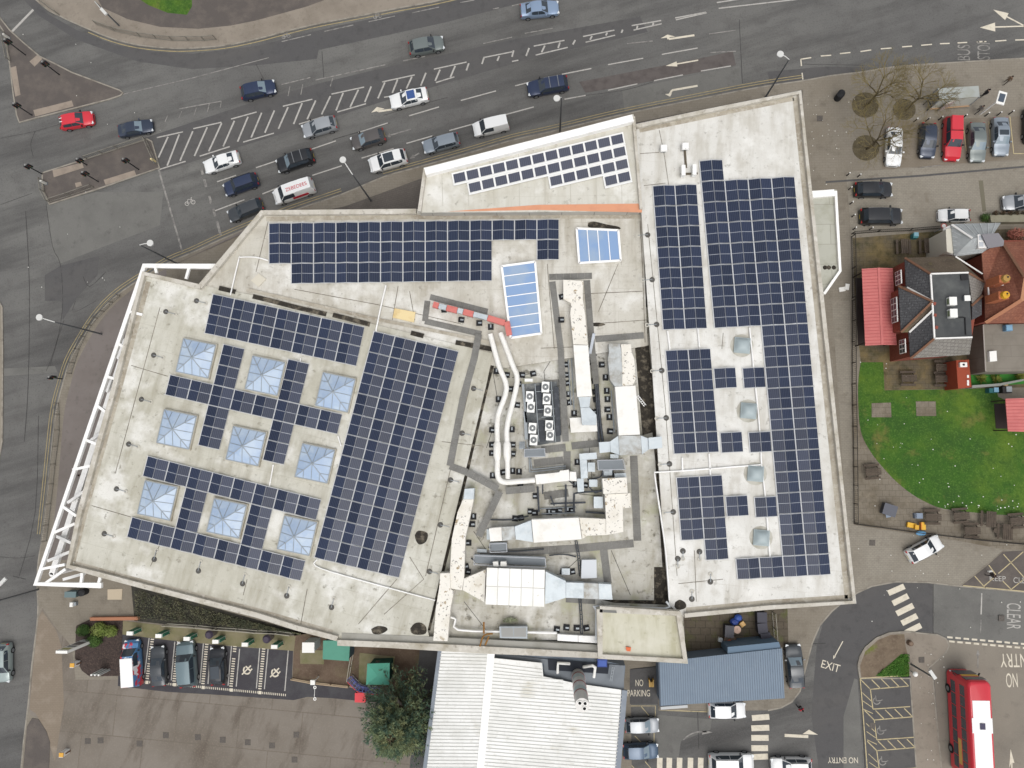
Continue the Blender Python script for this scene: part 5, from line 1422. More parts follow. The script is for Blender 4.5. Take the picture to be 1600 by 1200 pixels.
SPEC = {  # L, W, H, cowl, roof front, roof rear, rear glass base, belt z, hood z
    'hatch': (4.15, 1.78, 1.48, 1.0, 0.28, -1.45, -1.88, 0.92, 0.90),
    'saloon': (4.65, 1.82, 1.44, 1.0, 0.25, -1.0, -1.68, 0.92, 0.88),
    'suv': (4.6, 1.88, 1.68, 1.1, 0.5, -1.75, -2.1, 1.02, 1.02),
    'estate': (4.75, 1.82, 1.48, 1.05, 0.35, -1.85, -2.2, 0.92, 0.9),
    'van': (4.5, 1.84, 1.85, 1.35, 0.72, -2.1, -2.2, 1.05, 1.02),
    'bigvan': (5.2, 1.95, 2.0, 1.75, 1.05, -2.4, -2.55, 1.15, 1.08),
    'pickup': (5.1, 1.86, 1.78, 1.1, 0.45, -2.25, -2.5, 1.05, 1.05)}
def lerp(a, b, t):
    return a + (b - a) * t
def car(label, kind, col, x, y, deg, extra=(), cat=None, scale=1.0, group='cars', z=0.0):
    L, W, Hh, cw, rf, rr, rb, belt, hood = SPEC[kind]
    c = P(x, y, 0.75 + z)
    th = pang(x, y, deg)
    t = thing({'van': 'delivery_van', 'bigvan': 'delivery_van', 'pickup': 'pickup_truck'}.get(kind, 'car'), label, cat or {'van': 'van', 'bigvan': 'van', 'pickup': 'pickup'}.get(kind, 'car'), (c.x, c.y, z), th, group)
    t.scale = (scale, scale, scale)
    pm = col if not isinstance(col, str) else paint(col, PAINTS[col], 0.0 if col in ('white', 'red') else 0.3)
    w = W / 2
    h2 = L / 2
    boot = belt + 0.08 if kind == 'saloon' else belt
    st = []   # x, half width, belt z, top half width, top z
    def S_(xx, wf, zb, wt, zt):
        st.append((xx, w * wf, zb, w * wt, zt))
    S_(h2, 0.70, 0.55, 0.62, 0.60)
    S_(h2 - 0.10, 0.86, 0.66, 0.74, 0.72)
    S_(h2 - 0.32, 0.95, hood - 0.14, 0.82, hood - 0.08)
    S_(lerp(h2 - 0.3, cw, 0.5), 0.985, hood - 0.07, 0.84, hood - 0.01)
    S_(cw, 1.0, belt, 0.84, hood + 0.04)
    S_(rf, 1.0, belt + 0.01, 0.72, Hh - 0.03)
    S_(lerp(rf, rr, 0.35), 1.0, belt + 0.02, 0.74, Hh)
    S_(lerp(rf, rr, 0.75), 1.0, belt + 0.03, 0.73, Hh - 0.01)
    S_(rr, 0.99, belt + 0.05, 0.70, Hh - 0.06)
    if kind == 'saloon':
        S_(rb, 0.97, boot, 0.80, boot + 0.07)
        S_(-h2 + 0.12, 0.92, boot - 0.06, 0.78, boot + 0.02)
        S_(-h2, 0.80, 0.62, 0.66, 0.66)
    else:
        S_(rb, 0.95, belt, 0.80, belt + 0.06)
        S_(-h2 + 0.06, 0.90, 0.72, 0.8, 0.78)
        S_(-h2, 0.82, 0.58, 0.70, 0.62)
    rows = []
    for (xx, ww, zb, wt, zt) in st:
        rows.append([(xx, -ww * 0.93, 0.22), (xx, -ww, 0.48), (xx, -ww * 0.975, zb), (xx, -wt, zt), (xx, -wt * 0.5, zt + 0.03), (xx, wt * 0.5, zt + 0.03), (xx, wt, zt), (xx, ww * 0.975, zb), (xx, ww, 0.48), (xx, ww * 0.93, 0.22)])
    n = 10
    mb = MB()
    vs = [p for r in rows for p in r]
    fs = []
    for i in range(len(rows) - 1):
        for k in range(n - 1):
            fs.append((i * n + k, (i + 1) * n + k, (i + 1) * n + k + 1, i * n + k + 1))
        fs.append((i * n + n - 1, (i + 1) * n + n - 1, (i + 1) * n, i * n))
    fs.append(tuple(range(n)))
    fs.append(tuple(reversed([(len(rows) - 1) * n + k for k in range(n)])))
    mb.add(vs, fs)
    mb.build('body', pm, t, smooth=32, local=True)
    def glass(name, pts, up, m=GLASSV, inset=0.06):
        pts = [Vector(p) for p in pts]
        cc = sum(pts, Vector()) / len(pts)
        nn = (pts[1] - pts[0]).cross(pts[2] - pts[0]).normalized()
        if nn.dot(Vector(up)) < 0:
            nn = -nn
        pts = [p.lerp(cc, inset) + nn * 0.018 for p in pts]
        mb = MB()
        k = len(pts)
        mb.add(pts + [p - nn * 0.03 for p in pts], [tuple(range(k)), tuple(range(2 * k - 1, k - 1, -1))] + [(i, k + i, k + (i + 1) % k, (i + 1) % k) for i in range(k)])
        return mb.build(name, m, t, local=True)
    def row(i, k):
        return rows[i][k]
    gl = GLASSL if 'pale_glass' in extra else GLASSV
    # windscreen / rear window follow rows 4->5 and 8->9
    glass('windscreen', [row(4, 3), row(4, 4), row(4, 5), row(4, 6), row(5, 6), row(5, 5), row(5, 4), row(5, 3)], (1, 0, 1), gl, 0.05)
    if kind not in ('bigvan', 'pickup'):
        glass('rear_window', [row(8, 3), row(8, 4), row(8, 5), row(8, 6), row(9, 6), row(9, 5), row(9, 4), row(9, 3)], (-1, 0, 1), GLASSV, 0.1)
    for sgn, ka, kb in ((-1, 2, 3), (1, 7, 6)):
        up = (0, sgn, 0.3)
        def sp(i, f, u):
            a = Vector(row(i, ka)); b = Vector(row(i, kb))
            return a.lerp(b, f)
        glass('side_window', [sp(4, 0.35, 0), Vector(row(5, ka)).lerp(Vector(row(5, kb)), 0.92), sp(6, 0.92, 0), sp(6, 0.12, 0), sp(5, 0.12, 0)], up, GLASSV, 0.03)
        if kind not in ('van', 'bigvan'):
            glass('side_window', [sp(6, 0.12, 0), sp(6, 0.92, 0), sp(7, 0.92, 0), sp(8, 0.8, 0), sp(8, 0.2, 0), sp(7, 0.12, 0)], up, GLASSV, 0.05)
        # mirror, lamps, wheels
        mb = MB(); mb.box((cw - 0.25, sgn * (w + 0.09), belt + 0.06), (0.14, 0.2, 0.14)); mb.build('mirror', TRIM if kind != 'saloon' else pm, t, local=True)
        mb = MB(); mb.box((h2 - 0.12, sgn * w * 0.72, 0.68), (0.26, 0.3, 0.13), rz=-sgn * 0.35); mb.build('headlight', HEADL, t, local=True)
        mb = MB(); mb.box((-h2 + 0.08, sgn * w * 0.74, 0.80), (0.14, 0.26, 0.18), rz=sgn * 0.2); mb.build('tail_light', TAILL, t, local=True)
        for wx in (h2 - 0.85, -h2 + 0.85):
            a = Vector((wx, sgn * (w - 0.19), 0.32)); b = Vector((wx, sgn * (w + 0.015), 0.32))
            mb = MB(); mb.tube([a, b], 0.32, 14); wh = mb.build('wheel', TYRE, t, smooth=60, local=True)
            mb = MB(); mb.tube([b - Vector((0, sgn * 0.03, 0)), b + Vector((0, sgn * 0.01, 0))], 0.21, 10); mb.build('rim', RIM, wh, local=True)
    mb = MB(); mb.box((-h2 + 0.01, 0, 0.55), (0.04, 0.5, 0.12)); mb.build('number_plate', mat('plate_yellow', (214, 190, 70), 0.6), t, local=True)
    mb = MB(); mb.box((h2 - 0.02, 0, 0.5), (0.08, 0.9, 0.14)); mb.build('grille', TRIM, t, local=True)
    zr_ = Hh + 0.045
    if 'bars' in extra:
        for xx in (lerp(rf, rr, 0.25), lerp(rf, rr, 0.7)):
            mb = MB(); mb.bar((xx, -w * 0.74, zr_ + 0.04), (xx, w * 0.74, zr_ + 0.04), 0.07, 0.04); mb.build('roof_bar', RIM, t, local=True)
    if 'sunroof' in extra or 'blueroof' in extra or 'panoroof' in extra:
        m_ = mat('blue_roof_glass', (56, 84, 140), 0.08, 0, 0.7) if 'blueroof' in extra else GLASSV
        x1, x0 = (rf - 0.1, lerp(rf, rr, 0.85)) if 'sunroof' not in extra else (rf - 0.15, lerp(rf, rr, 0.6))
        mb = MB(); mb.box(((x0 + x1) / 2, 0, zr_ - 0.012), (x1 - x0, w * 1.12, 0.05)); mb.build('sunroof', m_, t, local=True)
    if 'rails' in extra:
        for sgn in (-1, 1):
            mb = MB(); mb.bar((rf, sgn * w * 0.7, Hh + 0.02), (rr, sgn * w * 0.7, Hh + 0.0), 0.05, 0.07); mb.build('roof_rail', TRIM, t, local=True)
    if 'spoiler' in extra:
        mb = MB(); mb.box((rr - 0.12, 0, Hh - 0.06), (0.3, w * 1.36, 0.05)); mb.build('spoiler', TRIM, t, local=True)
    if 'whitemarks' in extra:
        for sgn in (-1, 1):
            mb = MB(); mb.box((rr - 0.05, sgn * 0.22, Hh - 0.02), (0.34, 0.06, 0.07)); mb.build('roof_stripe', ALUW, t, local=True)
    if kind == 'pickup':
        mb = MB(); mb.box((-1.5, 0, 1.80), (1.75, 1.32, 0.14), taper=0.94); mb.build('canopy_roof', pm, t, local=True)
        mb = MB(); mb.box((-0.56, 0, 1.80), (0.06, 1.36, 0.1)); mb.build('canopy_gap', TRIM, t, local=True)
    return t
def lettering_on(par, body, m, size, loc, rz):
    cu = bpy.data.curves.new('lettering', 'FONT'); cu.body = body; cu.align_x = 'CENTER'; cu.align_y = 'CENTER'; cu.size = size
    tmp = bpy.data.objects.new('lettering', cu); COL.objects.link(tmp); bpy.context.view_layer.update()
    me = bpy.data.meshes.new_from_object(tmp); bpy.data.objects.remove(tmp)
    R = Matrix.Rotation(rz, 3, 'Z')
    for v in me.vertices:
        v.co = R @ v.co + Vector(loc)
    me.materials.clear(); me.materials.append(m)
    o = bpy.data.objects.new('lettering', me); COL.objects.link(o); o.parent = par
    return o
GQ, GP, GE, GS = 'cars queuing on the main road', 'cars in the upper parking court', 'cars in the charging bays', 'cars in the lower car park'
car('small red hatchback passing the triangular traffic island', 'hatch', 'red', 119, 188, 11, ('whitemarks',), group=GQ)
car('dark navy saloon just above the railed refuge island', 'saloon', 'darkblue', 211, 200, 11, ('pale_glass',), group=GQ, scale=0.92)
car('dark blue hatchback alone above the left part of the hatched strip', 'hatch', 'navy', 403, 140, 13, ('pale_glass',), group=GQ, scale=1.03)
car('grey green hatchback heading right in the upper lane', 'hatch', 'green', 666, 71, 11, group=GQ, scale=1.03)
car('light blue saloon at the top edge of the road', 'saloon', 'lblue', 843, 14, 6, group=GQ)
car('white saloon leading the queue at the stop line', 'saloon', 'white', 346, 253, 198, group=GQ, scale=0.95)
car('black four by four with two silver roof bars', 'suv', 'black', 461, 251, 198, ('bars', 'pale_glass'), group=GQ)
car('dark blue hatchback in front of the white lettered van', 'suv', 'navy', 376, 288, 200, ('rails',), group=GQ, scale=0.93)
car('grey car half hidden by the corner of the store roof', 'estate', 'dgrey', 383, 328, 202, group=GQ, scale=0.92)
car('silver hatchback beside the hatched strip behind the black four by four', 'hatch', 'silver', 499, 198, 196, group=GQ, scale=1.02)
car('dark grey hatchback between two lanes left of a painted arrow', 'hatch', 'greybrown', 575, 217, 196, ('pale_glass',), group=GQ)
car('white coupe with blue glass roof in the turning lane', 'saloon', 'white', 639, 153, 193, ('blueroof',), group=GQ)
car('white crossover with black sunroof beside the lamp post', 'suv', 'white', 606, 251, 196, ('sunroof',), group=GQ, scale=1.0)
car('steel grey hatchback in front of the plain white van', 'estate', 'steel', 689, 223, 195, group=GQ, scale=0.93)
car('plain small white van near the kerb', 'van', 'white', 767, 197, 193, group='vans on the road', scale=0.95)
car('navy people carrier with silver roof bars furthest back in the queue', 'estate', 'navy', 856, 134, 190, ('bars',), group=GQ, scale=1.03)
v = car('white van with red lettering on roof and sides', 'bigvan', 'white', 459, 299, 199, group='vans on the road', scale=0.97)
RED = mat('red_lettering', (196, 40, 60), 0.5)
lettering_on(v, 'ZEBEDEES', RED, 0.62, (-0.72, 0.12, 2.052), math.pi)
for sgn in (1,):
    mb = MB(); mb.box((-0.75, sgn * 0.965, 1.0), (2.0, 0.03, 0.5)); mb.build('side_logo', RED, v, local=True)
mb = MB(); mb.box((2.1, 0, 1.0), (0.24, 0.9, 0.05), M=Matrix.Rotation(0.15, 3, 'Y')); mb.build('bonnet_logo', RED, v, local=True)
car('silver white saloon parked under the bare tree', 'saloon', 'white', 1397, 229, 268, group=GP, scale=0.98)
car('dark blue hatchback parked next to the bare trees', 'hatch', 'darkblue', 1450, 219, 268, group=GP)
car('bright red pickup with hard top parked in the court', 'pickup', 'red', 1488, 217, 269, group='pickups')
car('grey green saloon parked right of the red pickup', 'saloon', 'green', 1527, 222, 271, ('pale_glass',), group=GP)
car('silver blue saloon parked at the right end of the court', 'saloon', 'steel', 1564, 213, 272, ('sunroof', 'pale_glass'), group=GP, scale=0.97)
car('dark car cut off by the right edge of the photo', 'hatch', 'black', 1613, 196, 270, group=GP)
car('black hatchback parked at the left of the parking court', 'hatch', 'black', 1365, 296, 0, group=GP, scale=1.02)
car('large black estate parked below the black hatchback', 'suv', 'black', 1377, 338, 0, group=GP, scale=1.03)
car('white hatchback parked above the grey metal roof', 'hatch', 'white', 1492, 336, 180, ('panoroof',) if False else (), group=GP, scale=0.85)
car('grey blue car at the right edge beside the hedge', 'hatch', 'silver', 1597, 316, 182, group=GP)
car('white hatchback standing askew by the garden fence', 'hatch', 'white', 1445, 858, 28, group=GS, scale=0.97)
car('dark grey saloon parked on the footway by the blue shed', 'saloon', 'dgrey', 1242, 1041, 95, ('pale_glass',), group=GS)
car('white hatchback parked below the blue shed', 'hatch', 'white', 1136, 1110, 0, group=GS, scale=0.97)
car('light grey hatchback parked beside the white shed, upper one', 'hatch', 'silver', 1003, 1134, 1, ('pale_glass',), group=GS, scale=0.9)
car('blue grey hatchback parked beside the white shed, lower one', 'hatch', 'midblue', 1001, 1174, 1, ('pale_glass',), group=GS, scale=0.93)
car('white four by four with roof rails at the bottom edge', 'suv', 'white', 1143, 1192, 0, ('rails',), group=GS, scale=1.05)
car('white car mostly cut off at the bottom edge', 'hatch', 'white', 1237, 1198, 180, ('rails',), group=GS, scale=1.05)
zb = ZP
UJ = mat('taxi_wrap', (196, 52, 66), 0.35, 0, 0.5, layers=[('n', 0.55, (78, 124, 168), 0.46, 0.49, 1.0), ('n', 0.7, (222, 224, 226), 0.56, 0.58, 0.9)], coords='obj')
tx = car('red and blue wrapped van with a white roof at the left charging bay', 'bigvan', UJ, 207, 1036, 93, group=GE, z=zb, scale=0.98)
mb = MB(); mb.box((-0.75, 0, 2.055), (3.2, 1.46, 0.06)); mb.build('roof_panel', ALUW, tx, local=True)
car('dark grey saloon charging second from the left', 'saloon', 'dgrey', 247, 1041, 93, group=GE, z=zb, scale=0.95)
car('long pale teal four by four charging third from the left', 'suv', 'teal', 292, 1038, 94, group=GE, z=zb, scale=1.1)
car('black hatchback charging with its tail towards the aisle', 'hatch', 'black', 340, 1041, 92, ('panoroof',), group=GE, z=zb)
car('pale car cut off by the left edge of the photo', 'hatch', 'mint', 4, 1036, 270, group=GQ, scale=1.05)

# double decker bus
c = P(1498, 1122, 0)
th = pang(1498, 1120, 93)
bus = thing('double_decker_bus', 'red double decker bus with a big white roof panel at the lower right', 'bus', (c.x, c.y, 0), th)
BR = mat('bus_red', (206, 44, 58), 0.35, 0, 0.5, coat=0.4)
BL, BW, BH = 10.6, 2.42, 4.35
def rrect(L_, W_, r, n=5):
    pts = []
    for cx, cy, a0 in ((L_ / 2 - r, W_ / 2 - r, 0), (-L_ / 2 + r, W_ / 2 - r, 90), (-L_ / 2 + r, -W_ / 2 + r, 180), (L_ / 2 - r, -W_ / 2 + r, 270)):
        for k in range(n + 1):
            a = rad(a0 + 90 * k / n)
            pts.append((cx + r * math.cos(a), cy + r * math.sin(a)))
    return pts
mb = MB()
lv = [(0.3, 1.0, 1.0), (2.0, 1.0, 1.0), (3.9, 0.985, 0.985), (4.2, 0.97, 0.94), (4.35, 0.93, 0.84)]
base = rrect(BL, BW, 0.5)
n = len(base)
vs, fs = [], []
for z, kx, ky in lv:
    vs += [(x * kx, y * ky, z) for x, y in base]
for i in range(len(lv) - 1):
    for k in range(n):
        fs.append((i * n + k, i * n + (k + 1) % n, (i + 1) * n + (k + 1) % n, (i + 1) * n + k))
fs.append(tuple((len(lv) - 1) * n + k for k in range(n)))
fs.append(tuple(range(n - 1, -1, -1)))
mb.add(vs, fs)
mb.build('body', BR, bus, smooth=40, local=True)
mb = MB(); mb.box((-0.4, 0, 4.36), (7.4, 1.75, 0.05)); mb.build('roof_panel', ALUW, bus, local=True)
mb = MB(); mb.box((0.8, 0, 4.37), (1.5, 2.05, 0.05)); mb.build('roof_panel', ALUW, bus, local=True)
mb = MB(); mb.box((0.75, 0, 4.42), (0.62, 0.52, 0.08)); mb.build('roof_hatch', mat('hatch_dark', (70, 66, 88), 0.6), bus, local=True)
for sgn in (-1, 1):
    for zc_, n_ in ((1.45, 7), (3.15, 8)):
        for k in range(n_):
            x = -4.5 + (k + 0.5) * 9.0 / n_
            mb = MB(); mb.box((x, sgn * (BW / 2 + 0.002), zc_), (9.0 / n_ - 0.1, 0.03, 0.85)); mb.build('window', WGLASS, bus, local=True)
    mb = MB(); mb.box((-2.6, sgn * (BW / 2 + 0.004), 2.25), (2.6, 0.03, 0.55)); mb.build('side_poster', mat('poster_yellow', (216, 176, 96), 0.6), bus, local=True)
    for wx in (3.3, -3.0):
        mb = MB(); mb.tube([(wx, sgn * 0.95, 0.48), (wx, sgn * 1.27, 0.48)], 0.48, 16); wh = mb.build('wheel', TYRE, bus, smooth=60, local=True)
        mb = MB(); mb.tube([(wx, sgn * 1.26, 0.48), (wx, sgn * 1.29, 0.48)], 0.26, 10); mb.build('rim', RIM, wh, local=True)
mb = MB(); mb.box((BL / 2 + 0.0, 0, 1.5), (0.05, 2.1, 1.3)); mb.build('windscreen', WGLASS, bus, local=True)
mb = MB(); mb.box((BL / 2 - 0.06, 0, 3.3), (0.05, 2.1, 0.9)); mb.build('windscreen', WGLASS, bus, local=True)
mb = MB(); mb.box((BL / 2 - 0.02, 0, 2.45), (0.06, 1.7, 0.4)); mb.build('destination_board', mat('board_yellow', (222, 186, 90), 0.6), bus, local=True)
for sgn in (-1, 1):
    mb = MB(); mb.box((BL / 2 - 0.08, sgn * 0.95, 0.75), (0.1, 0.3, 0.22)); mb.build('headlight', HEADL, bus, local=True)
    mb = MB(); mb.bar((BL / 2 - 0.2, sgn * 1.2, 2.0), (BL / 2 + 0.05, sgn * 1.4, 1.9), 0.06, 0.2); mb.build('mirror', TRIM, bus, local=True)

# ------------------------------------------------------------------ street furniture
POLE = mat('lamp_pole', (104, 106, 108), 0.6, 0.3)
LAMPW = mat('lamp_head', (206, 206, 202), 0.5)
def lamp(label, bx, by, hx, hy, h=9.0, round_head=True):
    b = P(bx, by, ZP)
    hd = P(hx, hy, h)
    t = thing('street_lamp', label, 'street lamp', b, group='street lamps')
    mb = MB(); mb.tube([b, (b.x, b.y, h * 0.75), (b.x, b.y, h - 0.5)], [0.11, 0.08, 0.06], 8); mb.build('pole', POLE, t, smooth=60)
    mb = MB(); mb.tube([(b.x, b.y, h - 0.5), ((b.x + hd.x) / 2, (b.y + hd.y) / 2, h - 0.1), hd], 0.05, 6); mb.build('arm', LAMPW, t, smooth=60)
    mb = MB()
    if round_head:
        mb.cyl((hd.x, hd.y, h - 0.1), 0.33, 0.2, 16, 0.36)
    else:
        d = (hd - Vector((b.x, b.y, h))).normalized()
        mb.bar(hd - d * 0.5, hd + d * 0.5, 0.34, 0.18)
    mb.build('lantern', LAMPW, t, smooth=60)
    return t
lamp('round headed street lamp on the left kerb beside the junction', 159, 522, 62, 496)
lamp('round headed street lamp above the top left corner of the truss', 279, 413, 235, 380)
lamp('round headed street lamp in front of the white crossover', 580, 314, 536, 250)
lamp('round headed street lamp just above the raised bay', 875, 205, 870, 154)
lamp('round headed street lamp at the top right corner of the store', 1196, 152, 1219, 85)
lamp('long headed street lamp at the left edge below the truss', 60, 921, 4, 909, 9.0, False)
lamp('slim street lamp on the top pavement by the grass patch', 186, 40, 162, 18, 5.5, False)
SIG = mat('signal_black', (34, 36, 38), 0.7)
for lb, bx, by, h in (('traffic signal at the lower left corner of the triangular island', 50, 180, 3.2), ('traffic signal on the upper edge of the triangular island', 93, 117, 3.2), ('traffic signal at the top corner of the triangular island', 40, 86, 3.6), ('short traffic signal at the upper edge of the refuge island', 136, 258, 2.0),
                      ('traffic signal in the right half of the refuge island', 217, 265, 3.4), ('traffic signal in the lower half of the refuge island', 154, 284, 3.2), ('traffic signal at the left end of the refuge island', 66, 272, 3.0), ('traffic signal with side arms on the left kerb', 97, 592, 2.4)):
    b = P(bx, by, ZP)
    t = thing('traffic_signal', lb, 'traffic signal', b, group='traffic signals')
    mb = MB(); mb.tube([b, (b.x, b.y, h)], 0.07, 8); mb.build('pole', SIG, t)
    for sgn in (-1, 1):
        mb = MB(); mb.box((b.x + 0.2 * sgn, b.y + 0.12 * sgn, h - 0.5), (0.2, 0.18, 0.8)); hd = mb.build('signal_head', SIG, t)
        for k in range(3):
            mb = MB(); mb.cyl((b.x + 0.2 * sgn, b.y + 0.12 * sgn - 0.1, h - 0.3 - k * 0.24), 0.05, 0.03, 8); mb.build('lens', mat('lens_%d' % k, ((120, 30, 26), (130, 90, 30), (30, 90, 50))[k], 0.4), hd)
    mb = MB(); mb.box((b.x, b.y, h + 0.05), (0.18, 0.18, 0.1)); mb.build('cap', mat('cap_grey', (140, 140, 138), 0.6), t)
for lb, bx, by, col in (('short white bollard sign at the tip of the refuge island', 72, 287, (206, 204, 196)), ('small illuminated bollard at the right end of the refuge island', 243, 253, (226, 206, 150)), ('white topped post at the left edge of the triangular island', 14, 60, (200, 198, 190))):
    b = P(bx, by, ZP)
    t = thing('traffic_bollard', lb, 'bollard', b)
    mb = MB(); mb.box((b.x, b.y, 0.6), (0.3, 0.2, 1.0), taper=0.85); mb.build('body', mat('bollard_%d' % bx, col, 0.5), t)
    mb = MB(); mb.box((b.x, b.y, 0.13), (0.5, 0.4, 0.06)); mb.build('plinth', POLE, t)
RAIL = mat('guard_rail', (140, 136, 126), 0.6, 0.3, layers=[('n', 1, (108, 102, 92), 0.5, 0.7, 0.8)])
def guard(label, px, z=ZP, h=1.0, step=2.0, m=RAIL, name='guard_rail', cat='railing', bars=True, rails=(1.0, 0.12), wd=0.06):
    t = thing(name, label, cat, P(px[0][0], px[0][1], z))
    pts = PP(px, z)
    for f in rails:
        mb = MB()
        for a, b in zip(pts[:-1], pts[1:]):
            mb.bar(a + Vector((0, 0, h * f)), b + Vector((0, 0, h * f)), wd, wd)
        mb.build('rail', m, t)
    acc = []
    for a, b in zip(pts[:-1], pts[1:]):
        n = max(1, int((b - a).length / step))
        acc += [a.lerp(b, k / n) for k in range(n)]
    acc.append(pts[-1])
    for p in acc:
        mb = MB(); mb.bar((p.x, p.y, z), (p.x, p.y, z + h * 1.03), wd * 1.1, wd * 1.1); mb.build('post', m, t)
    if bars:
        mb = MB()
        for a, b in zip(pts[:-1], pts[1:]):
            n = max(1, int((b - a).length / 0.22))
            for k in range(n):
                p = a.lerp(b, (k + 0.5) / n)
                mb.bar((p.x, p.y, z + h * 0.12), (p.x, p.y, z + h), 0.025, 0.025)
        o = mb.build('baluster', m, t, kind='stuff')
    return t
guard('curved pedestrian railing along the top pavement', [(152, 39), (180, 49), (220, 58), (270, 64), (320, 64), (338, 62)])
guard('short railing at the top left by the stop line', [(60, 0), (78, 13), (93, 24)])
guard('railing along the upper and right side of the refuge island', [(137, 249), (185, 233), (229, 219), (236, 235), (246, 257)])
guard('railing round the lower left corner of the refuge island', [(68, 282), (70, 300), (78, 316), (110, 306), (147, 293)])
guard('railing at the left edge of the triangular island', [(8, 52), (12, 70), (17, 96)])
guard('curved railing along the left kerb beside the junction', smooth_path([(188, 462), (163, 487), (143, 509), (124, 546), (112, 584)], 2))
guard('long straight railing along the left kerb below the signal', smooth_path([(92, 630), (93, 672), (87, 725), (80, 787), (73, 845)], 2))
guard('wall of low rails around the delivery yard', [(1206, 955), (1208, 980), (1210, 1008)], h=1.4)
# SW area
SHW = mat('white_panel', (236, 235, 230), 0.5)
t = thing('totem_sign', 'tall white totem sign with dark screens at the car park entrance', 'sign', P(136, 1003, ZP))
c = P(96, 1019, 4.9)
mb = MB(); mb.box((c.x, c.y, 2.5), (1.3, 0.3, 4.8)); mb.build('panel', SHW, t)
for z, h_, m in ((4.1, 0.7, (170, 166, 110)), (3.1, 0.45, (84, 86, 90)), (1.9, 1.3, (120, 112, 112))):
    mb = MB(); mb.box((c.x, c.y + 0.16, z), (0.95, 0.03, h_)); mb.build('screen', mat('totem_%d' % int(z * 10), m, 0.4), t)
t = thing('notice_board', 'low white slatted notice board at the edge of the mulch bed', 'sign', P(165, 1048, ZP))
c = P(148, 1055, 2.3)
for k in range(3):
    mb = MB(); mb.box((c.x + (k - 1) * 0.42, c.y, 1.25), (0.16, 0.18, 2.1)); mb.build('slat', SHW, t)
mb = MB(); mb.box((c.x, c.y + 0.02, 1.25), (1.1, 0.08, 1.8)); mb.build('panel', mat('board_green', (140, 150, 144), 0.5), t)
for lb, x, y in (('yellow topped barrier box beside the mulch bed', 112, 1040), ('yellow topped barrier box at the bottom left entrance island', 95, 1180)):
    t = thing('barrier_box', lb, 'barrier', P(x, y, ZP))
    c = P(x, y, 1.3)
    mb = MB(); mb.box((c.x, c.y, 0.7), (0.45, 0.5, 1.2)); mb.build('body', SHW, t)
    mb = MB(); mb.box((c.x + 0.08, c.y + 0.05, 1.34), (0.5, 0.45, 0.1)); mb.build('cap', mat('barrier_yellow', (216, 164, 70), 0.5), t)
    mb = MB(); mb.box((c.x + 0.3, c.y, 0.5), (0.1, 0.1, 0.8)); mb.build('arm_stub', mat('rust2', (110, 70, 40), 0.8), t)
GRN = mat('charger_green', (50, 120, 96), 0.5)
ch0 = None
for k, (x, y) in enumerate(((202, 990), (247, 994), (291, 998.5), (336, 1003), (382, 1007.5), (428, 1011))):
    c = P(x, y, 2.05)
    lb = 'white and green charging post, number from the left: ' + ('first', 'second', 'third', 'fourth', 'fifth', 'sixth')[k]
    if ch0 is None:
        ch0 = thing('charging_post', lb, 'charging post', (c.x, c.y, ZP), 0, group='charging posts on the verge')
        mb = MB(); mb.box((0, 0, 0.95), (0.7, 0.42, 1.9)); mb.build('cabinet', SHW, ch0, local=True)
        mb = MB(); mb.box((0, 0.22, 0.95), (0.6, 0.03, 1.7)); mb.build('door', GRN, ch0, local=True)
        mb = MB(); mb.box((0.36, 0, 0.9), (0.03, 0.36, 1.5)); mb.build('side_panel', GRN, ch0, local=True)
        mb = MB(); mb.tube([(0.4, 0.0, 1.2), (0.6, -0.1, 0.5), (0.4, -0.1, 0.2)], 0.03, 6); mb.build('cable', TRIM, ch0, local=True)
    else:
        copy_tree(ch0, (c.x, c.y, ZP), 0, lb)
for lb, x, y in (('dark domed pay post between the third and fourth charging posts', 326, 992), ('dark domed pay post between the fifth and sixth charging posts', 416, 999)):
    c = P(x, y, 1.5)
    t = thing('pay_post', lb, 'pay post', (c.x, c.y, ZP))
    mb = MB(); mb.cyl((c.x, c.y, ZP), 0.42, 1.3, 14, 0.46); mb.build('body', mat('pay_grey', (128, 120, 112), 0.6), t)
    mb = MB(); mb.cyl((c.x, c.y, 1.4), 0.48, 0.22, 14, 0.3); mb.build('dome', mat('pay_dark', (66, 58, 72), 0.5), t)
guard('low wire fence above the charging bays', [(262, 974), (310, 977), (340, 980), (372, 982), (404, 985), (436, 986), (458, 989)], h=1.3, step=2.2, bars=False, m=mat('fence_pale', (166, 162, 148), 0.6), name='wire_fence', cat='fence')
tag(solid([(140, 965), (215, 964), (215, 969), (141, 970)], 0.6, 0.1, 'low_wall', mat('orange_brick', (172, 120, 92), 0.85, layers=[('b', 8, (150, 104, 82), 0.06, 2, 0.7)]), None), 'low orange brick wall above the shrubs', 'wall')
t = thing('equipment_cabinet', 'dark green street cabinet below the truss', 'cabinet', P(112, 927, ZP))
c = P(110, 929, 1.2)
mb = MB(); mb.box((c.x, c.y, 0.65), (1.3, 0.6, 1.1)); mb.build('body', mat('cabinet_green', (92, 110, 112), 0.6), t)
mb = MB(); mb.box((c.x, c.y, 1.22), (1.36, 0.66, 0.06)); mb.build('lid', mat('cabinet_lid', (104, 122, 124), 0.6), t)
t = thing('litter_bin', 'round black litter bin next to the dark green cabinet', 'bin', P(128, 925, ZP))
c = P(127, 926, 1.0)
mb = MB(); mb.cyl((c.x, c.y, ZP), 0.38, 0.95, 14, 0.44); mb.build('drum', DARKM, t)
mb = MB(); mb.cyl((c.x, c.y, 1.06), 0.44, 0.12, 14, 0.25); mb.build('lid', TRIM, t)
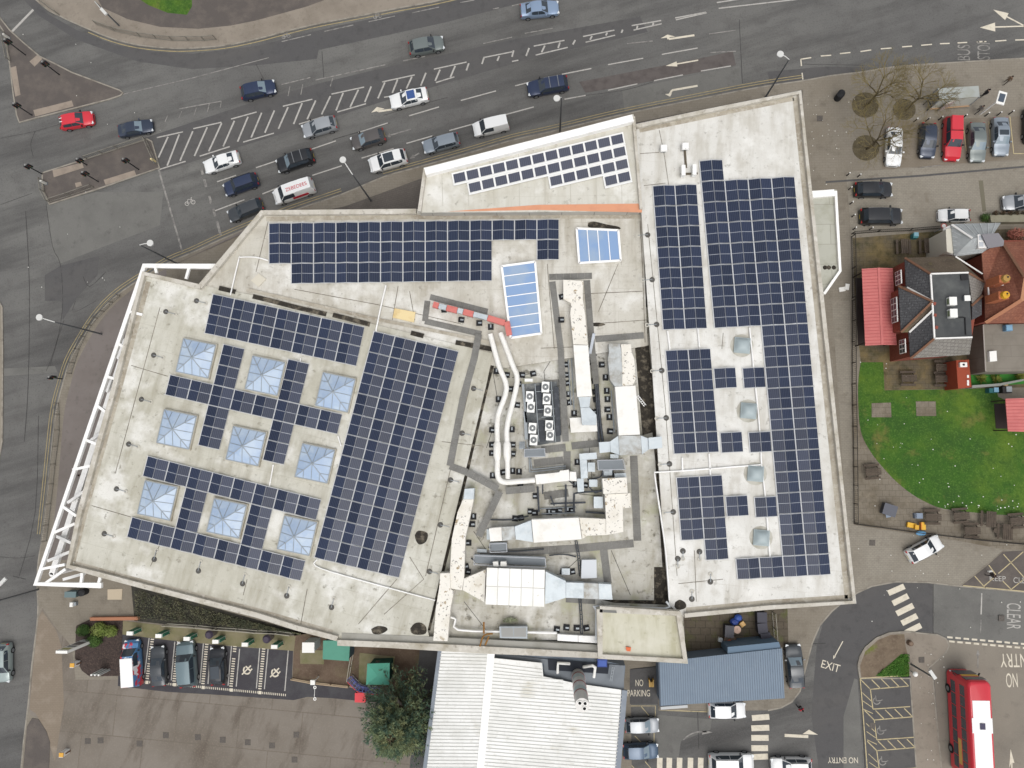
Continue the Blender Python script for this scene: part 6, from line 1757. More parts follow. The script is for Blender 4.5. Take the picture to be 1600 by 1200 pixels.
tag(sheet('stone_slabs', [(168, 921), (191, 920), (190, 937), (168, 937)], 0.16, mat('stone_cream', (186, 172, 150), 0.9), 0.06, kind=None), 'pile of cream paving stones below the left roof', 'paving stones')
t = thing('service_box', 'small white service box below the dark green cabinet', 'box', P(112, 945, ZP))
c = P(111, 945, 0.7); mb = MB(); mb.box((c.x, c.y, 0.4), (0.35, 0.5, 0.6)); mb.build('body', SHW, t); mb = MB(); mb.box((c.x + 0.3, c.y + 0.05, 0.3), (0.3, 0.4, 0.4)); mb.build('back', STEEL, t)
# cabins
t = thing('kiosk', 'small kiosk with a white flat roof beside the green roofed cabin', 'kiosk', P(492, 1008, ZP))
mb = MB(); mb.prism(PP([(472, 1004), (491, 1004), (491, 1020), (472, 1020)], 2.6), 2.45, 2.6); mb.build('roof', SHW, t)
mb = MB(); mb.prism(offset_poly(PP([(472, 1004), (491, 1004), (491, 1020), (472, 1020)], 2.6), 0.08), ZP, 2.45); mb.build('wall', mat('kiosk_grey', (176, 186, 184), 0.5), t)
mb = MB(); c = P(482, 1012, 1.6); mb.box((c.x + 0.62, c.y, 1.5), (0.04, 0.7, 0.8)); mb.build('window', WGLASS, t)
mb = MB(); mb.prism(PP([(469, 1016), (506, 1016), (506, 1038), (469, 1037)], ZP + 0.06), ZP + 0.02, ZP + 0.06); mb.build('plinth', VERGE, t)
GREENR = mat('green_roof', (84, 146, 126), 0.6, layers=[('n', 0.6, (76, 134, 116), 0.45, 0.7, 0.8)])
t = thing('cabin', 'cabin with a flat green roof tucked under the store ledge', 'cabin', P(540, 1012, ZP))
GR1 = [(505, 1001), (547, 1001), (545, 1033), (504, 1030)]
mb = MB(); mb.prism(PP(GR1, 2.7), 2.5, 2.7); mb.build('roof', GREENR, t)
mb = MB(); mb.prism(offset_poly(PP(GR1, 2.7), 0.1), ZP, 2.5); mb.build('wall', mat('cabin_blue', (58, 78, 88), 0.7), t)
mb = MB(); c = P(545, 1016, 1.0); mb.box((c.x + 0.02, c.y, 1.1), (0.06, 0.9, 2.0)); mb.build('door', mat('cabin_door', (44, 96, 82), 0.6), t)
t = thing('cabin', 'square cabin with a hipped green roof', 'cabin', P(600, 1045, ZP))
GR2 = [(574, 1037), (609, 1036), (608, 1070), (572, 1070)]
q = PP(GR2, 2.7); ap = sum(q, Vector()) / 4 + Vector((0, 0, 0.45))
mb = MB()
mb.add(q + [ap] + [p - Vector((0, 0, 0.12)) for p in q], [(1, 0, 4), (2, 1, 4), (3, 2, 4), (0, 3, 4), (0, 1, 6, 5), (1, 2, 7, 6), (2, 3, 8, 7), (3, 0, 5, 8), (5, 6, 7, 8)])
mb.build('roof', mat('green_roof_hip', (88, 164, 142), 0.5), t)
mb = MB(); mb.prism(offset_poly(q, 0.15), ZP, 2.56); mb.build('wall', mat('cabin_dgreen', (30, 74, 64), 0.7), t)
mb = MB(); c = P(590, 1040, 1.2); mb.box((q[0].x * 0.5 + q[1].x * 0.5, q[0].y - 0.13, 1.5), (1.2, 0.05, 0.8)); mb.build('window', WGLASS, t)
mb = MB(); mb.prism(PP([(562, 1020), (617, 1026), (612, 1072), (560, 1070)], ZP + 0.05), ZP + 0.02, ZP + 0.05); mb.build('plinth', VERGE, t)
guard('wire fence between the two green cabins', [(553, 1018), (549, 1040), (546, 1060)], h=1.2, bars=False, m=mat('fence_pale', (166, 162, 148), 0.6), name='wire_fence', cat='fence')
guard('timber edged low fence in front of the service yard', [(457, 1060), (490, 1066), (545, 1072)], h=0.5, bars=False, m=mat('fence_timber', (170, 150, 124), 0.8), name='low_fence', cat='fence', wd=0.1)
# trolleys
TB, TR = mat('trolley_blue', (92, 100, 158), 0.5), mat('trolley_red', (206, 70, 76), 0.5)
tr0 = None
TP = [(549, 1064, -48), (553, 1068, -44), (557, 1072, -38), (562, 1076, -25), (567, 1077, -10), (572, 1078, -4), (577, 1078.5, 0), (582, 1079, 0), (587, 1079.5, 0)]
for ti, (x, y, a) in enumerate(TP):
    c = P(x, y, 1.0)
    if tr0 is None:
        tr0 = thing('shopping_trolley', 'blue shopping trolley in the curved row, first from the left', 'trolley', (c.x, c.y, ZP), rad(a), group='nested shopping trolleys')
        mb = MB()
        for z, k in ((0.5, 0.8), (0.95, 1.0)):
            q = [Vector((sx * 0.42 * k, sy * 0.27 * k, z)) for sx, sy in ((-1, -1), (1, -1), (1, 1), (-1, 1))]
            for i in range(4):
                mb.bar(q[i], q[(i + 1) % 4], 0.035, 0.035)
        for sx in (-1, -0.5, 0, 0.5, 1):
            for sy in (-1, 1):
                mb.bar((sx * 0.34, sy * 0.22, 0.5), (sx * 0.42, sy * 0.27, 0.95), 0.02, 0.02)
        for k in range(4):
            mb.bar((-0.34 + k * 0.22, -0.22, 0.5), (-0.34 + k * 0.22, 0.22, 0.5), 0.03, 0.02)
        mb.build('basket', TB, tr0, local=True)
        mb = MB(); mb.bar((0.0, -0.36, 1.0), (0.0, -0.36, 1.02), 0.06, 0.06); mb.bar((-0.2, -0.36, 1.0), (0.2, -0.36, 1.0), 0.06, 0.06); mb.build('handle', TR, tr0, local=True)
        mb = MB()
        for sy in (-1, 1):
            mb.bar((-0.4, sy * 0.24, 0.16), (0.42, sy * 0.24, 0.16), 0.03, 0.03); mb.bar((0.3, sy * 0.24, 0.16), (0.36, sy * 0.24, 0.5), 0.03, 0.03)
        mb.build('chassis', STEEL, tr0, local=True)
        for sx in (-0.38, 0.4):
            for sy in (-0.24, 0.24):
                mb = MB(); mb.tube([(sx, sy - 0.02, 0.07), (sx, sy + 0.02, 0.07)], 0.065, 8); mb.build('wheel', TYRE, tr0, local=True)
    else:
        copy_tree(tr0, (c.x, c.y, ZP), rad(a), 'blue shopping trolley in the curved row, %s from the left' % ORD[ti])
t = thing('red_box', 'bright red square topped box below the trolleys', 'red box', P(565, 1088, ZP))
c = P(563, 1090, 1.0); mb = MB(); mb.box((c.x, c.y, 0.55), (1.15, 0.95, 0.9)); mb.build('body', mat('box_red', (176, 48, 56), 0.5), t); mb = MB(); mb.box((c.x, c.y, 1.02), (1.22, 1.02, 0.07)); mb.build('lid', mat('box_red_lid', (224, 70, 78), 0.5), t)
t = thing('camera_post', 'white camera post with two small rings by the kerb', 'camera post', P(490, 1064, ZP))
c = P(489, 1066, 2.2); mb = MB(); mb.tube([(c.x, c.y, ZP), (c.x, c.y, 2.1)], 0.06, 8); mb.build('pole', SHW, t)
mb = MB(); mb.box((c.x, c.y, 2.2), (0.5, 0.5, 0.3)); mb.build('housing', SHW, t)
for yy in (1074, 1092):
    d = P(492, yy, 2.4); mb = MB(); mb.ring((d.x, d.y, 2.35), 0.1, 0.18, 0.08, 12); mb.build('ring', SHW, t)
mb = MB(); mb.bar(P(492, 1074, 2.4), P(491, 1092, 2.4), 0.04, 0.04); mb.build('arm', SHW, t)

# ------------------------------------------------------------------ sheds at the foot of the picture
RIBW = mat('ribbed_white_roof', (236, 236, 233), 0.55, layers=[('n', 0.3, (212, 212, 206), 0.45, 0.7, 0.8), ('n', 0.25, (168, 158, 122), 0.60, 0.78, 0.7), ('n', 2, (196, 194, 184), 0.55, 0.75, 0.6)])
RIBL = mat('roof_rib', (210, 210, 205), 0.6)
GUTB = mat('gutter_blue', (124, 132, 142), 0.5, layers=[('n', 0.5, (142, 150, 158), 0.5, 0.7, 0.8)])
GREYW = mat('plant_grey_roof', (124, 130, 136), 0.7, layers=[('n', 0.4, (110, 116, 122), 0.45, 0.7, 0.9)])
zs = 6.0
wsd = thing('warehouse', 'white ribbed roof warehouse at the bottom edge below the store', 'warehouse', P(820, 1130, 0))
def quadz(px):
    return [P(x, y, z) for x, y, z in px]
rl = MB(); A = quadz([(690, 1010, zs), (767, 1012, zs + 0.5), (746, 1240, zs + 0.5), (662, 1240, zs)]); rl.slab(A, 0.12); r1 = rl.build('roof_slope', RIBW, wsd)
B = quadz([(769, 1012, zs + 0.5), (847, 1036, zs + 0.3), (847, 1240, zs + 0.3), (748, 1240, zs + 0.5)])
rr_ = MB(); rr_.slab(quadz([(769, 1028, zs + 0.5), (847, 1036, zs + 0.3), (849, 1057, zs + 0.3), (900, 1068, zs + 0.15), (971, 1078, zs), (958, 1240, zs), (748, 1240, zs + 0.5)]), 0.12); r2 = rr_.build('roof_slope', RIBW, wsd)
mb = MB(); mb.bar(P(768, 1014, zs + 0.52), P(747, 1240, zs + 0.52), 0.75, 0.1); mb.build('ridge', COPW, wsd)
mb = MB()
for k in range(41):
    y = 1016 + k * 5.4
    u = (y - 1010) / 230
    mb.bar(A[0].lerp(A[3], u) + Vector((0, 0, 0.02)), A[1].lerp(A[2], u) + Vector((0, 0, 0.02)), 0.07, 0.07)
o = mb.build('roof_rib', RIBL, wsd, kind='stuff')
mb = MB()
for k in range(37):
    y = 1037 + k * 5.5
    xl = 769 - (y - 1028) * 0.1
    xr = 847 if y < 1052 else (971 - (y - 1078) * 0.08)
    zr1 = zs + 0.3 if y < 1052 else zs
    yr = y + 9 if y < 1052 else y + 16
    if y >= 1052 and y < 1066:
        xr, yr, zr1 = 880, y + 9, zs + 0.2
    mb.bar(P(xl + 4, y, zs + 0.51), P(xr, yr, zr1 + 0.02), 0.07, 0.07)
mb.build('roof_rib', RIBL, wsd, kind='stuff')
mb = MB(); mb.bar(P(688, 1010, zs - 0.1), P(659, 1240, zs - 0.1), 0.4, 0.25); mb.build('gutter', GUTB, wsd)
mb = MB(); mb.bar(P(976, 1078, zs - 0.1), P(962, 1240, zs - 0.1), 0.55, 0.3); mb.build('gutter', GUTB, wsd)
mb = MB(); mb.prism(PP([(690, 1005), (850, 1010), (977, 1040), (960, 1240), (662, 1240)], zs - 0.5), 0.0, zs - 0.5); mb.build('wall', mat('shed_wall', (120, 130, 142), 0.7), wsd)
mb = MB(); mb.prism(PP([(766, 1020), (852, 1030), (975, 1040), (975, 1078), (900, 1069), (850, 1058), (850, 1037), (768, 1030)], zs - 0.3), zs - 0.48, zs - 0.3); mb.build('flat_roof', GREYW, wsd)
mb = MB(); mb.prism(PP([(856, 1030), (952, 1038), (950, 1053), (857, 1047)], zs - 0.25), zs - 0.29, zs - 0.25); mb.build('roof_well', mat('well_dark', (44, 48, 56), 0.8), wsd)
# small grey lean-to door
t = thing('flue_stack', 'tall banded flue with three round mouths rising past the ledge', 'chimney', P(900, 1031, 0))
c = P(910, 1104, 15.0)
bands = [(198, 196, 192), (150, 92, 88), (178, 190, 190), (206, 204, 200), (146, 84, 82), (196, 196, 194), (170, 184, 184), (150, 92, 88), (204, 202, 198)]
zc0 = 5.5
mb = MB(); mb.cyl((c.x, c.y, 0), 0.66, 5.5, 16); mb.build('base', GREYW, t)
hgt = [1.3, 0.22, 1.2, 1.2, 0.22, 1.2, 1.2, 0.22, 2.44]
for k, (bc, hh) in enumerate(zip(bands, hgt)):
    mb = MB(); mb.cyl((c.x, c.y, zc0), 0.66 if hh > 0.3 else 0.69, hh, 18); mb.build('band', mat('flue_%d' % k, bc, 0.5, 0.2), t, smooth=60); zc0 += hh
for dx, dy in ((-0.22, 0.22), (0.26, 0.2), (0.2, -0.26)):
    mb = MB(); mb.ring((c.x + dx, c.y + dy, zc0), 0.15, 0.22, 0.1, 14); mb.build('mouth_rim', SHW, t)
    mb = MB(); mb.cyl((c.x + dx, c.y + dy, zc0 + 0.005), 0.15, 0.02, 14); mb.build('mouth', mat('flue_dark', (28, 28, 28), 0.9), t)
t = thing('pipe_bracket', 'white goalpost bracket behind the banded flue', 'bracket', P(900, 1035, zs))
for px in ([(871, 1051), (872, 1036), (890, 1037)], [(912, 1042), (926, 1040), (930, 1043), (928, 1058)]):
    mb = MB(); mb.tube([P(px[0][0], px[0][1], zs)] + [P(x, y, zs + 1.2) for x, y in px[1:-1]] + [P(px[-1][0], px[-1][1], zs + 0.6)], 0.16, 8); mb.build('leg', SHW, t, smooth=60)
t = thing('storage_crate', 'blue crate on the grey flat roof beside the flue', 'crate', P(941, 1038, zs))
c = P(941, 1036, zs + 0.4); mb = MB(); mb.box((c.x, c.y, zs + 0.1), (1.0, 0.8, 0.7)); mb.build('body', mat('crate_blue', (52, 72, 140), 0.6), t)
mb = MB(); mb.box((c.x, c.y, zs + 0.46), (0.8, 0.6, 0.05)); mb.build('lid', mat('crate_blue_lid', (70, 96, 170), 0.6), t)
t = thing('ladder', 'grey ladder and loose metal gear by the grey flat roof', 'ladder', P(955, 1050, zs))
for dx in (0, 3):
    mb = MB(); mb.bar(P(953 + dx, 1064, zs + 0.2), P(957 + dx, 1042, zs + 1.2), 0.07, 0.07); mb.build('rail', STEEL, t)
for k in range(5):
    mb = MB(); mb.bar(P(953.5 + k * 0.9, 1061 - k * 4.4, zs + 0.25 + k * 0.2), P(956.5 + k * 0.9, 1061 - k * 4.4, zs + 0.25 + k * 0.2), 0.05, 0.05); mb.build('rung', STEEL, t)
# blue shed
BLU = mat('blue_shed_roof', (122, 138, 154), 0.55, layers=[('n', 0.3, (112, 128, 144), 0.45, 0.7, 0.8), ('n', 1.5, (134, 148, 160), 0.5, 0.75, 0.5)])
zb_ = 3.2
bs = thing('blue_shed', 'long shed with a ribbed blue grey metal roof at the lower right of the store', 'shed', P(1130, 1060, 0))
BS = [(1029, 1034), (1222, 1013), (1226, 1091), (1031, 1103)]
bq = PP(BS, zb_)
mb = MB(); mb.slab(bq, 0.12); mb.build('roof', BLU, bs)
mb = MB(); mb.prism(offset_poly(bq, 0.15), 0.0, zb_ - 0.13); mb.build('wall', mat('blue_shed_wall', (110, 124, 140), 0.7), bs)
mb = MB()
for k in range(54):
    u = (k + 0.5) / 54
    mb.bar(bq[0].lerp(bq[1], u) + Vector((0, 0, 0.015)), bq[3].lerp(bq[2], u) + Vector((0, 0, 0.015)), 0.06, 0.06)
mb.build('roof_rib', mat('blue_rib', (104, 118, 134), 0.55), bs, kind='stuff')
mb = MB(); mb.prism(PP([(1137, 1011), (1217, 1003), (1220, 1012.5), (1137, 1021.5)], zb_ - 0.15), 0, zb_ - 0.15); mb.build('lean_to', mat('lean_to_blue', (96, 118, 138), 0.6), bs)
mb = MB(); mb.bar(bq[0] + Vector((0, 0, 0.06)), bq[3] + Vector((0, 0, 0.06)), 0.12, 0.1); mb.build('edge_trim', mat('trim_dark', (70, 80, 92), 0.6), bs)
t = thing('metal_beam', 'pale metal beam lying along the lower edge of the blue shed', 'beam', P(1050, 1106, 0))
mb = MB(); mb.bar(P(1032, 1106, 0.4), P(1074, 1103, 0.4), 0.3, 0.3); mb.build('beam', mat('pale_beam', (190, 192, 192), 0.5), t)
# delivery yard clutter
def clutter(name, label, cat, parts, x, y):
    t = thing(name, label, cat, P(x, y, ZP))
    for nm, mb, m in parts:
        mb.build(nm, m, t)
    return t
def bx(x, y, z0, sx, sy, sz, rz=0, tp=1.0):
    c = P(x, y, z0 + sz); mb = MB(); mb.box((c.x, c.y, z0 + sz / 2), (sx, sy, sz), rad(rz), taper=tp); return mb
def cy(x, y, z0, r, h, n=14, r2=None):
    c = P(x, y, z0 + h); mb = MB(); mb.cyl((c.x, c.y, z0), r, h, n, r2); return mb
def bl3(x, y, z0, r, sq):
    c = P(x, y, z0); mb = MB(); mb.ball((c.x, c.y, z0 + r * sq[2]), r, 10, sq); return mb
Z1 = ZP + 0.03
clutter('rubbish_bags', 'heap of blue bags in the delivery yard', 'bags', [('bag', bl3(1146, 970, Z1, 0.5, (1, 0.8, 0.7)), mat('bag_blue', (44, 66, 132), 0.4)), ('bag', bl3(1152, 964, Z1, 0.45, (1, 0.9, 0.8)), mat('bag_blue2', (54, 84, 160), 0.4))], 1148, 968)
clutter('round_table', 'round pinkish table top in the delivery yard', 'table', [('top', cy(1152, 984, 0.7, 0.42, 0.05, 18), mat('table_pink', (206, 176, 158), 0.7)), ('leg', cy(1152, 983, Z1, 0.05, 0.62, 8), STEEL)], 1152, 983)
clutter('cardboard_box', 'cardboard box next to the round table', 'box', [('box', bx(1160.5, 975.5, Z1, 0.55, 0.5, 0.4, 35), mat('cardboard', (196, 158, 104), 0.85)), ('flap', bx(1161, 975, 0.52, 0.3, 0.5, 0.03, 35), mat('cardboard2', (214, 178, 124), 0.85))], 1160, 976)
clutter('wheelie_bin', 'dark wheeled bin left of the round table', 'bin', [('body', bx(1140, 987, Z1, 0.9, 1.2, 1.1, -4, 1.05), mat('bin_dark', (60, 60, 66), 0.6)), ('lid', bx(1140, 987, 1.26, 0.98, 1.28, 0.07, -4), mat('bin_lid', (74, 74, 80), 0.6))], 1140, 988)
clutter('drum_cover', 'rusty round lid with an orange patch at the edge of the blue shed', 'lid', [('lid', cy(1141, 1003, 0.6, 0.75, 0.1, 16), mat('lid_brown', (98, 84, 72), 0.7)), ('patch', cy(1140, 1003, 0.71, 0.26, 0.03, 10), mat('patch_orange', (176, 92, 58), 0.7))], 1141, 1003)
clutter('white_box', 'small pale box left of the wheeled bin', 'box', [('box', bx(1126, 1000, Z1, 0.4, 0.42, 0.45, -12), SHW), ('lid', bx(1126, 1000, 0.6, 0.44, 0.46, 0.04, -12), STEEL)], 1126, 1000)
for lb, x, y, a in (('dark refuse container by the yard fence, upper of three', 1191, 965, 0), ('dark refuse container by the yard fence, middle of three', 1192, 982, 6), ('dark refuse container by the yard fence, lower of three', 1197, 997, 8)):
    clutter('refuse_container', lb, 'bin', [('body', bx(x, y, Z1, 1.0, 1.05, 1.1, a, 1.05), mat('bin_dark', (60, 60, 66), 0.6)), ('lid', bx(x, y, 1.26, 1.06, 1.1, 0.08, a), mat('bin_lid2', (68, 68, 78), 0.6))], x, y)
clutter('water_drum', 'small white drum at the corner of the blue shed', 'drum', [('drum', cy(1203, 1003, 0.9, 0.2, 0.5, 12), SHW), ('cap', cy(1203, 1003, 1.42, 0.08, 0.06, 8), STEEL)], 1203, 1003)
clutter('sign_trestle', 'yellow trestle frame beside the painted no parking words', 'trestle', [('leg', bx(1016, 1068, Z1, 0.12, 0.8, 0.7, 15), mat('trestle_yellow', (196, 160, 92), 0.7)), ('leg', bx(1020, 1068, Z1, 0.12, 0.8, 0.7, -15), mat('trestle_yellow', (196, 160, 92), 0.7)), ('board', bx(1018, 1070, 0.7, 0.55, 0.5, 0.05), mat('trestle_yellow2', (206, 172, 108), 0.7))], 1018, 1072)
clutter('card_sheet', 'folded white card sheet on the alley beside the right wall', 'sheet', [('sheet', bx(1316, 452, Z1, 0.7, 0.5, 0.08, 10), SHW), ('sheet', bx(1324, 448, Z1, 0.45, 0.7, 0.2, -10), SHW)], 1318, 450)

# ------------------------------------------------------------------ upper right: shelter, solar sign, bollards
t = thing('bus_shelter', 'bus shelter with a pale glass roof beside the bare trees', 'bus shelter', P(1498, 160, ZP))
SHR = PP([(1466, 138), (1529, 134), (1531, 151), (1468, 156)], 2.6)
mb = MB(); mb.prism(SHR, 2.5, 2.6); mb.build('roof', mat('shelter_roof', (164, 168, 164), 0.25, 0, 0.5, layers=[('n', 0.4, (150, 152, 140), 0.45, 0.65, 0.9)]), t)
for p in SHR:
    mb = MB(); mb.bar((p.x, p.y, ZP), (p.x, p.y, 2.5), 0.1, 0.1); mb.build('post', STEEL, t)
mb = MB(); a, b = SHR[2], SHR[3]; mb.bar((a.x, a.y, 1.4), (b.x, b.y, 1.4), 0.04, 1.9); mb.build('glass_panel', mat('shelter_glass', (190, 192, 184), 0.1, 0, 0.5), t)
mb = MB(); mb.bar((b.x, b.y, 0.55), (a.x, a.y, 0.55), 0.35, 0.05); mb.build('bench', mat('bench_tan', (170, 140, 110), 0.8), t)
t = thing('poster_case', 'leaning poster case at the lower left of the bus shelter', 'poster case', P(1500, 168, ZP))
mb = MB(); a, b = P(1472, 168, 1.2), P(1497, 158, 1.2); mb.bar((a.x, a.y, 1.2), (b.x, b.y, 1.2), 0.12, 1.9); mb.build('case', mat('case_pale', (196, 190, 182), 0.3), t)
mb = MB(); mb.bar((a.x, a.y - 0.07, 1.2), (b.x, b.y - 0.07, 1.2), 0.03, 1.6); mb.build('poster', mat('poster_mauve', (176, 160, 158), 0.5), t)
t = thing('tree_guard', 'square metal tree guard left of the bus shelter', 'tree guard', P(1462, 160, ZP))
gq = PP([(1450, 157), (1462, 146), (1467, 156), (1456, 166)], 1.2)
for p in gq:
    mb = MB(); mb.bar((p.x, p.y, ZP), (p.x, p.y, 1.2), 0.06, 0.06); mb.build('post', TRIM, t)
for i in range(4):
    mb = MB(); mb.bar(gq[i], gq[(i + 1) % 4], 0.06, 0.06); mb.build('rail', TRIM, t)
t = thing('solar_sign', 'white framed solar panel on a tilted post above the parked cars', 'sign', P(1530, 180, ZP))
c = P(1565, 153, 4.2)
mb = MB(); b0 = P(1531, 179, ZP); mb.tube([b0, (c.x, c.y, 4.0)], 0.09, 8); mb.build('pole', SHW, t)
mb = MB(); mb.box((c.x, c.y, 4.15), (0.9, 1.5, 0.14), rad(-18)); mb.build('frame', SHW, t)
mb = MB(); mb.box((c.x, c.y, 4.24), (0.62, 0.95, 0.05), rad(-18)); mb.build('solar_face', mat('sign_pv', (78, 88, 100), 0.15), t)
bo0 = None
for bi, (x, y) in enumerate(((1434, 185), (1453, 184), (1473, 182), (1492, 181), (1511, 179), (1546, 176), (1565, 175), (1584, 173), (1331, 292), (1333, 315), (1336, 335), (1338, 355), (1364, 355), (1328, 270), (1345, 272))):
    c = P(x, y, 1.0)
    lb = ('slim dark bollard with a white cap above the parked cars, %s from the left' % ORD[bi]) if y < 190 else 'slim dark bollard with a white cap at the left end of the parking court'
    if bo0 is None or (y > 190 and bo0['label'] != lb):
        pass
    if bo0 is None:
        bo0 = thing('bollard', lb, 'bollard', (c.x, c.y, ZP), 0, 'white capped bollards')
        mb = MB(); mb.cyl((0, 0, 0), 0.07, 0.9, 8); mb.build('post', TRIM, bo0, local=True)
        mb = MB(); mb.cyl((0, 0, 0.9), 0.09, 0.08, 8, 0.06); mb.build('cap', SHW, bo0, local=True)
    else:
        o = copy_tree(bo0, (c.x, c.y, ZP), 0, lb)
        o['group'] = 'white capped bollards' if y < 190 else 'bollards beside the court'
clutter('litter_bin', 'round black litter bin on the open pavement right of the store corner', 'bin', [('drum', cy(1314, 147, ZP, 0.4, 1.1, 14, 0.44), DARKM), ('lid', cy(1316, 144, 1.2, 0.42, 0.14, 14, 0.25), TRIM)], 1313, 148)
for x, y, r in ((1352, 164, 1.55), (1413, 171, 1.3), (1353, 231, 1.55)):
    mb = MB(); c = P(x, y, ZP + 0.02); mb.cyl((c.x, c.y, ZP - 0.02), r, 0.045, 24); mb.build('tree_pit', mat('pit_soil', (92, 84, 66), 0.95, layers=[('n', 1.5, (70, 62, 46), 0.45, 0.68, 0.9), ('n', 5, (120, 110, 88), 0.5, 0.75, 0.6)]), kind='structure')

# ------------------------------------------------------------------ public house and neighbours on the right
BRICK = mat('red_brick', (138, 76, 62), 0.9, layers=[('n', 2.5, (126, 64, 52), 0.45, 0.7, 0.8), ('n', 9, (170, 100, 82), 0.5, 0.75, 0.6)])
SLATE = mat('slate_dark', (92, 92, 94), 0.85, layers=[('b', 3.6, (56, 56, 58), 0.08, 1.4, 0.8, (1, 1, 1), 8), ('n', 0.8, (74, 74, 76), 0.45, 0.7, 0.8), ('n', 5, (140, 140, 142), 0.6, 0.75, 0.8)], bump=(7, 0.5))
SLATEB = mat('slate_mossy', (104, 92, 78), 0.9, layers=[('n', 0.6, (84, 74, 62), 0.45, 0.7, 0.9), ('n', 0.5, (116, 108, 66), 0.56, 0.72, 0.7), ('n', 6, (130, 120, 106), 0.55, 0.75, 0.6)])
SLATEL = mat('slate_light', (142, 138, 132), 0.85, layers=[('b', 3.4, (98, 94, 90), 0.09, 1.4, 0.85, (1, 1, 1), 3), ('n', 0.8, (122, 118, 110), 0.45, 0.7, 0.8), ('n', 6, (176, 172, 164), 0.6, 0.75, 0.7)], bump=(7, 0.5))
TILER = mat('red_tiles', (146, 98, 80), 0.9, layers=[('b', 3.6, (112, 68, 54), 0.07, 1.2, 0.7), ('n', 0.7, (126, 78, 62), 0.42, 0.68, 0.9), ('n', 4, (172, 116, 90), 0.52, 0.72, 0.7)], bump=(7, 0.5))
FELT = mat('flat_felt', (78, 80, 80), 0.8, layers=[('n', 0.5, (62, 64, 66), 0.42, 0.66, 0.9), ('n', 0.35, (98, 100, 98), 0.55, 0.72, 0.8)])
FELTG = mat('flat_felt_grey', (134, 128, 118), 0.9, layers=[('b', 0.8, (112, 106, 98), 0.02, 3, 0.7), ('n', 0.6, (118, 112, 102), 0.45, 0.7, 0.8)])
LEAD = mat('metal_roof_grey', (164, 168, 168), 0.5, 0.2, layers=[('n', 0.6, (186, 190, 190), 0.45, 0.7, 0.9), ('n', 3, (140, 144, 146), 0.55, 0.75, 0.6)])
TRIMW = mat('white_trim', (232, 230, 226), 0.6)
RIDGE = mat('ridge_tile', (126, 92, 72), 0.85, layers=[('n', 3, (104, 76, 60), 0.5, 0.7, 0.8)])
ZE, ZF = 5.4, 7.6
pub = thing('public_house', 'slate roofed public house with a dark flat roof in its middle', 'house', P(1470, 480, 0))
def slope(pts, m, name='roof_slope', par=None, th=0.15):
    mb = MB(); mb.slab([P(x, y, z) for x, y, z in pts], th); return mb.build(name, m, par or pub)
def wallp(px, z1, m=BRICK, par=None, z0=0.0, ins=0.25):
    mb = MB(); mb.prism(offset_poly(PP(px, z1), ins), z0, z1); return mb.build('wall', m, par or pub)
def hbar(a, b, wd, ht, name, m, par=None):
    mb = MB(); mb.bar(P(*a), P(*b), wd, ht); return mb.build(name, m, par or pub)
FL = [(1454, 428), (1513, 426), (1519, 527), (1460, 529)]
mb = MB(); mb.prism(PP(FL, ZF), ZE, ZF); mb.build('flat_roof', FELT, pub)
for i in range(4):
    a, b = FL[i], FL[(i + 1) % 4]
    if i != 1:
        hbar((a[0], a[1], ZF + 0.06), (b[0], b[1], ZF + 0.06), 0.16, 0.14, 'edge_trim', TRIMW)
wallp([(1414, 403), (1492, 400), (1536, 440), (1522, 530), (1516, 553), (1423, 560), (1421, 519), (1408, 518), (1404, 447), (1416, 447)], ZE - 0.1)
E = ZE
slope([(1414, 403, E), (1492, 400, E), (1538, 440, E), (1513, 426, ZF), (1454, 428, ZF)], SLATEB)
slope([(1414, 403, E), (1454, 428, ZF), (1457, 470, ZF), (1416, 449, E)], SLATE)
slope([(1404, 447, E), (1457, 471, ZF + 0.1), (1408, 519, E)], SLATE)
slope([(1404, 446.5, E), (1416, 448, E - 0.02), (1457, 469, ZF), (1457, 471, ZF + 0.08)], SLATEB)
slope([(1408, 519.5, E), (1457, 472, ZF + 0.08), (1458, 484, ZF), (1420, 519, E - 0.02)], SLATEB)
slope([(1420, 519.5, E), (1458, 484, ZF), (1460, 529, ZF), (1423, 560, E)], SLATE)
slope([(1423, 560, E), (1460, 529, ZF), (1519, 527, ZF), (1515, 554, E)], SLATEL)
slope([(1513, 426, ZF), (1539, 441, E), (1533, 462, E + 0.4), (1519, 476, ZF - 0.3)], SLATEL)
slope([(1519, 477, ZF - 0.3), (1534, 462.5, E + 0.4), (1534, 492, E), (1519, 500, E + 0.2)], SLATE)
for a, b in (((1414, 403, E + 0.08), (1454, 428, ZF + 0.08)), ((1404, 447, E + 0.08), (1457, 471, ZF + 0.18)), ((1408, 519, E + 0.08), (1457, 471, ZF + 0.18)), ((1423, 560, E + 0.08), (1460, 529, ZF + 0.08)), ((1514, 427, ZF), (1538, 441, E + 0.1)), ((1519, 477, ZF - 0.2), (1535, 462, E + 0.5))):
    hbar(a, b, 0.22, 0.14, 'ridge_tile', RIDGE)
for a, b in (((1417, 449, E + 0.1), (1456, 470, ZF + 0.15)), ((1421, 519, E + 0.1), (1457, 485, ZF + 0.12))):
    hbar(a, b, 0.2, 0.08, 'valley', TRIMW)
hbar((1493, 401, E + 0.3), (1535, 428, E + 0.3), 0.14, 0.1, 'edge_trim', TRIMW)
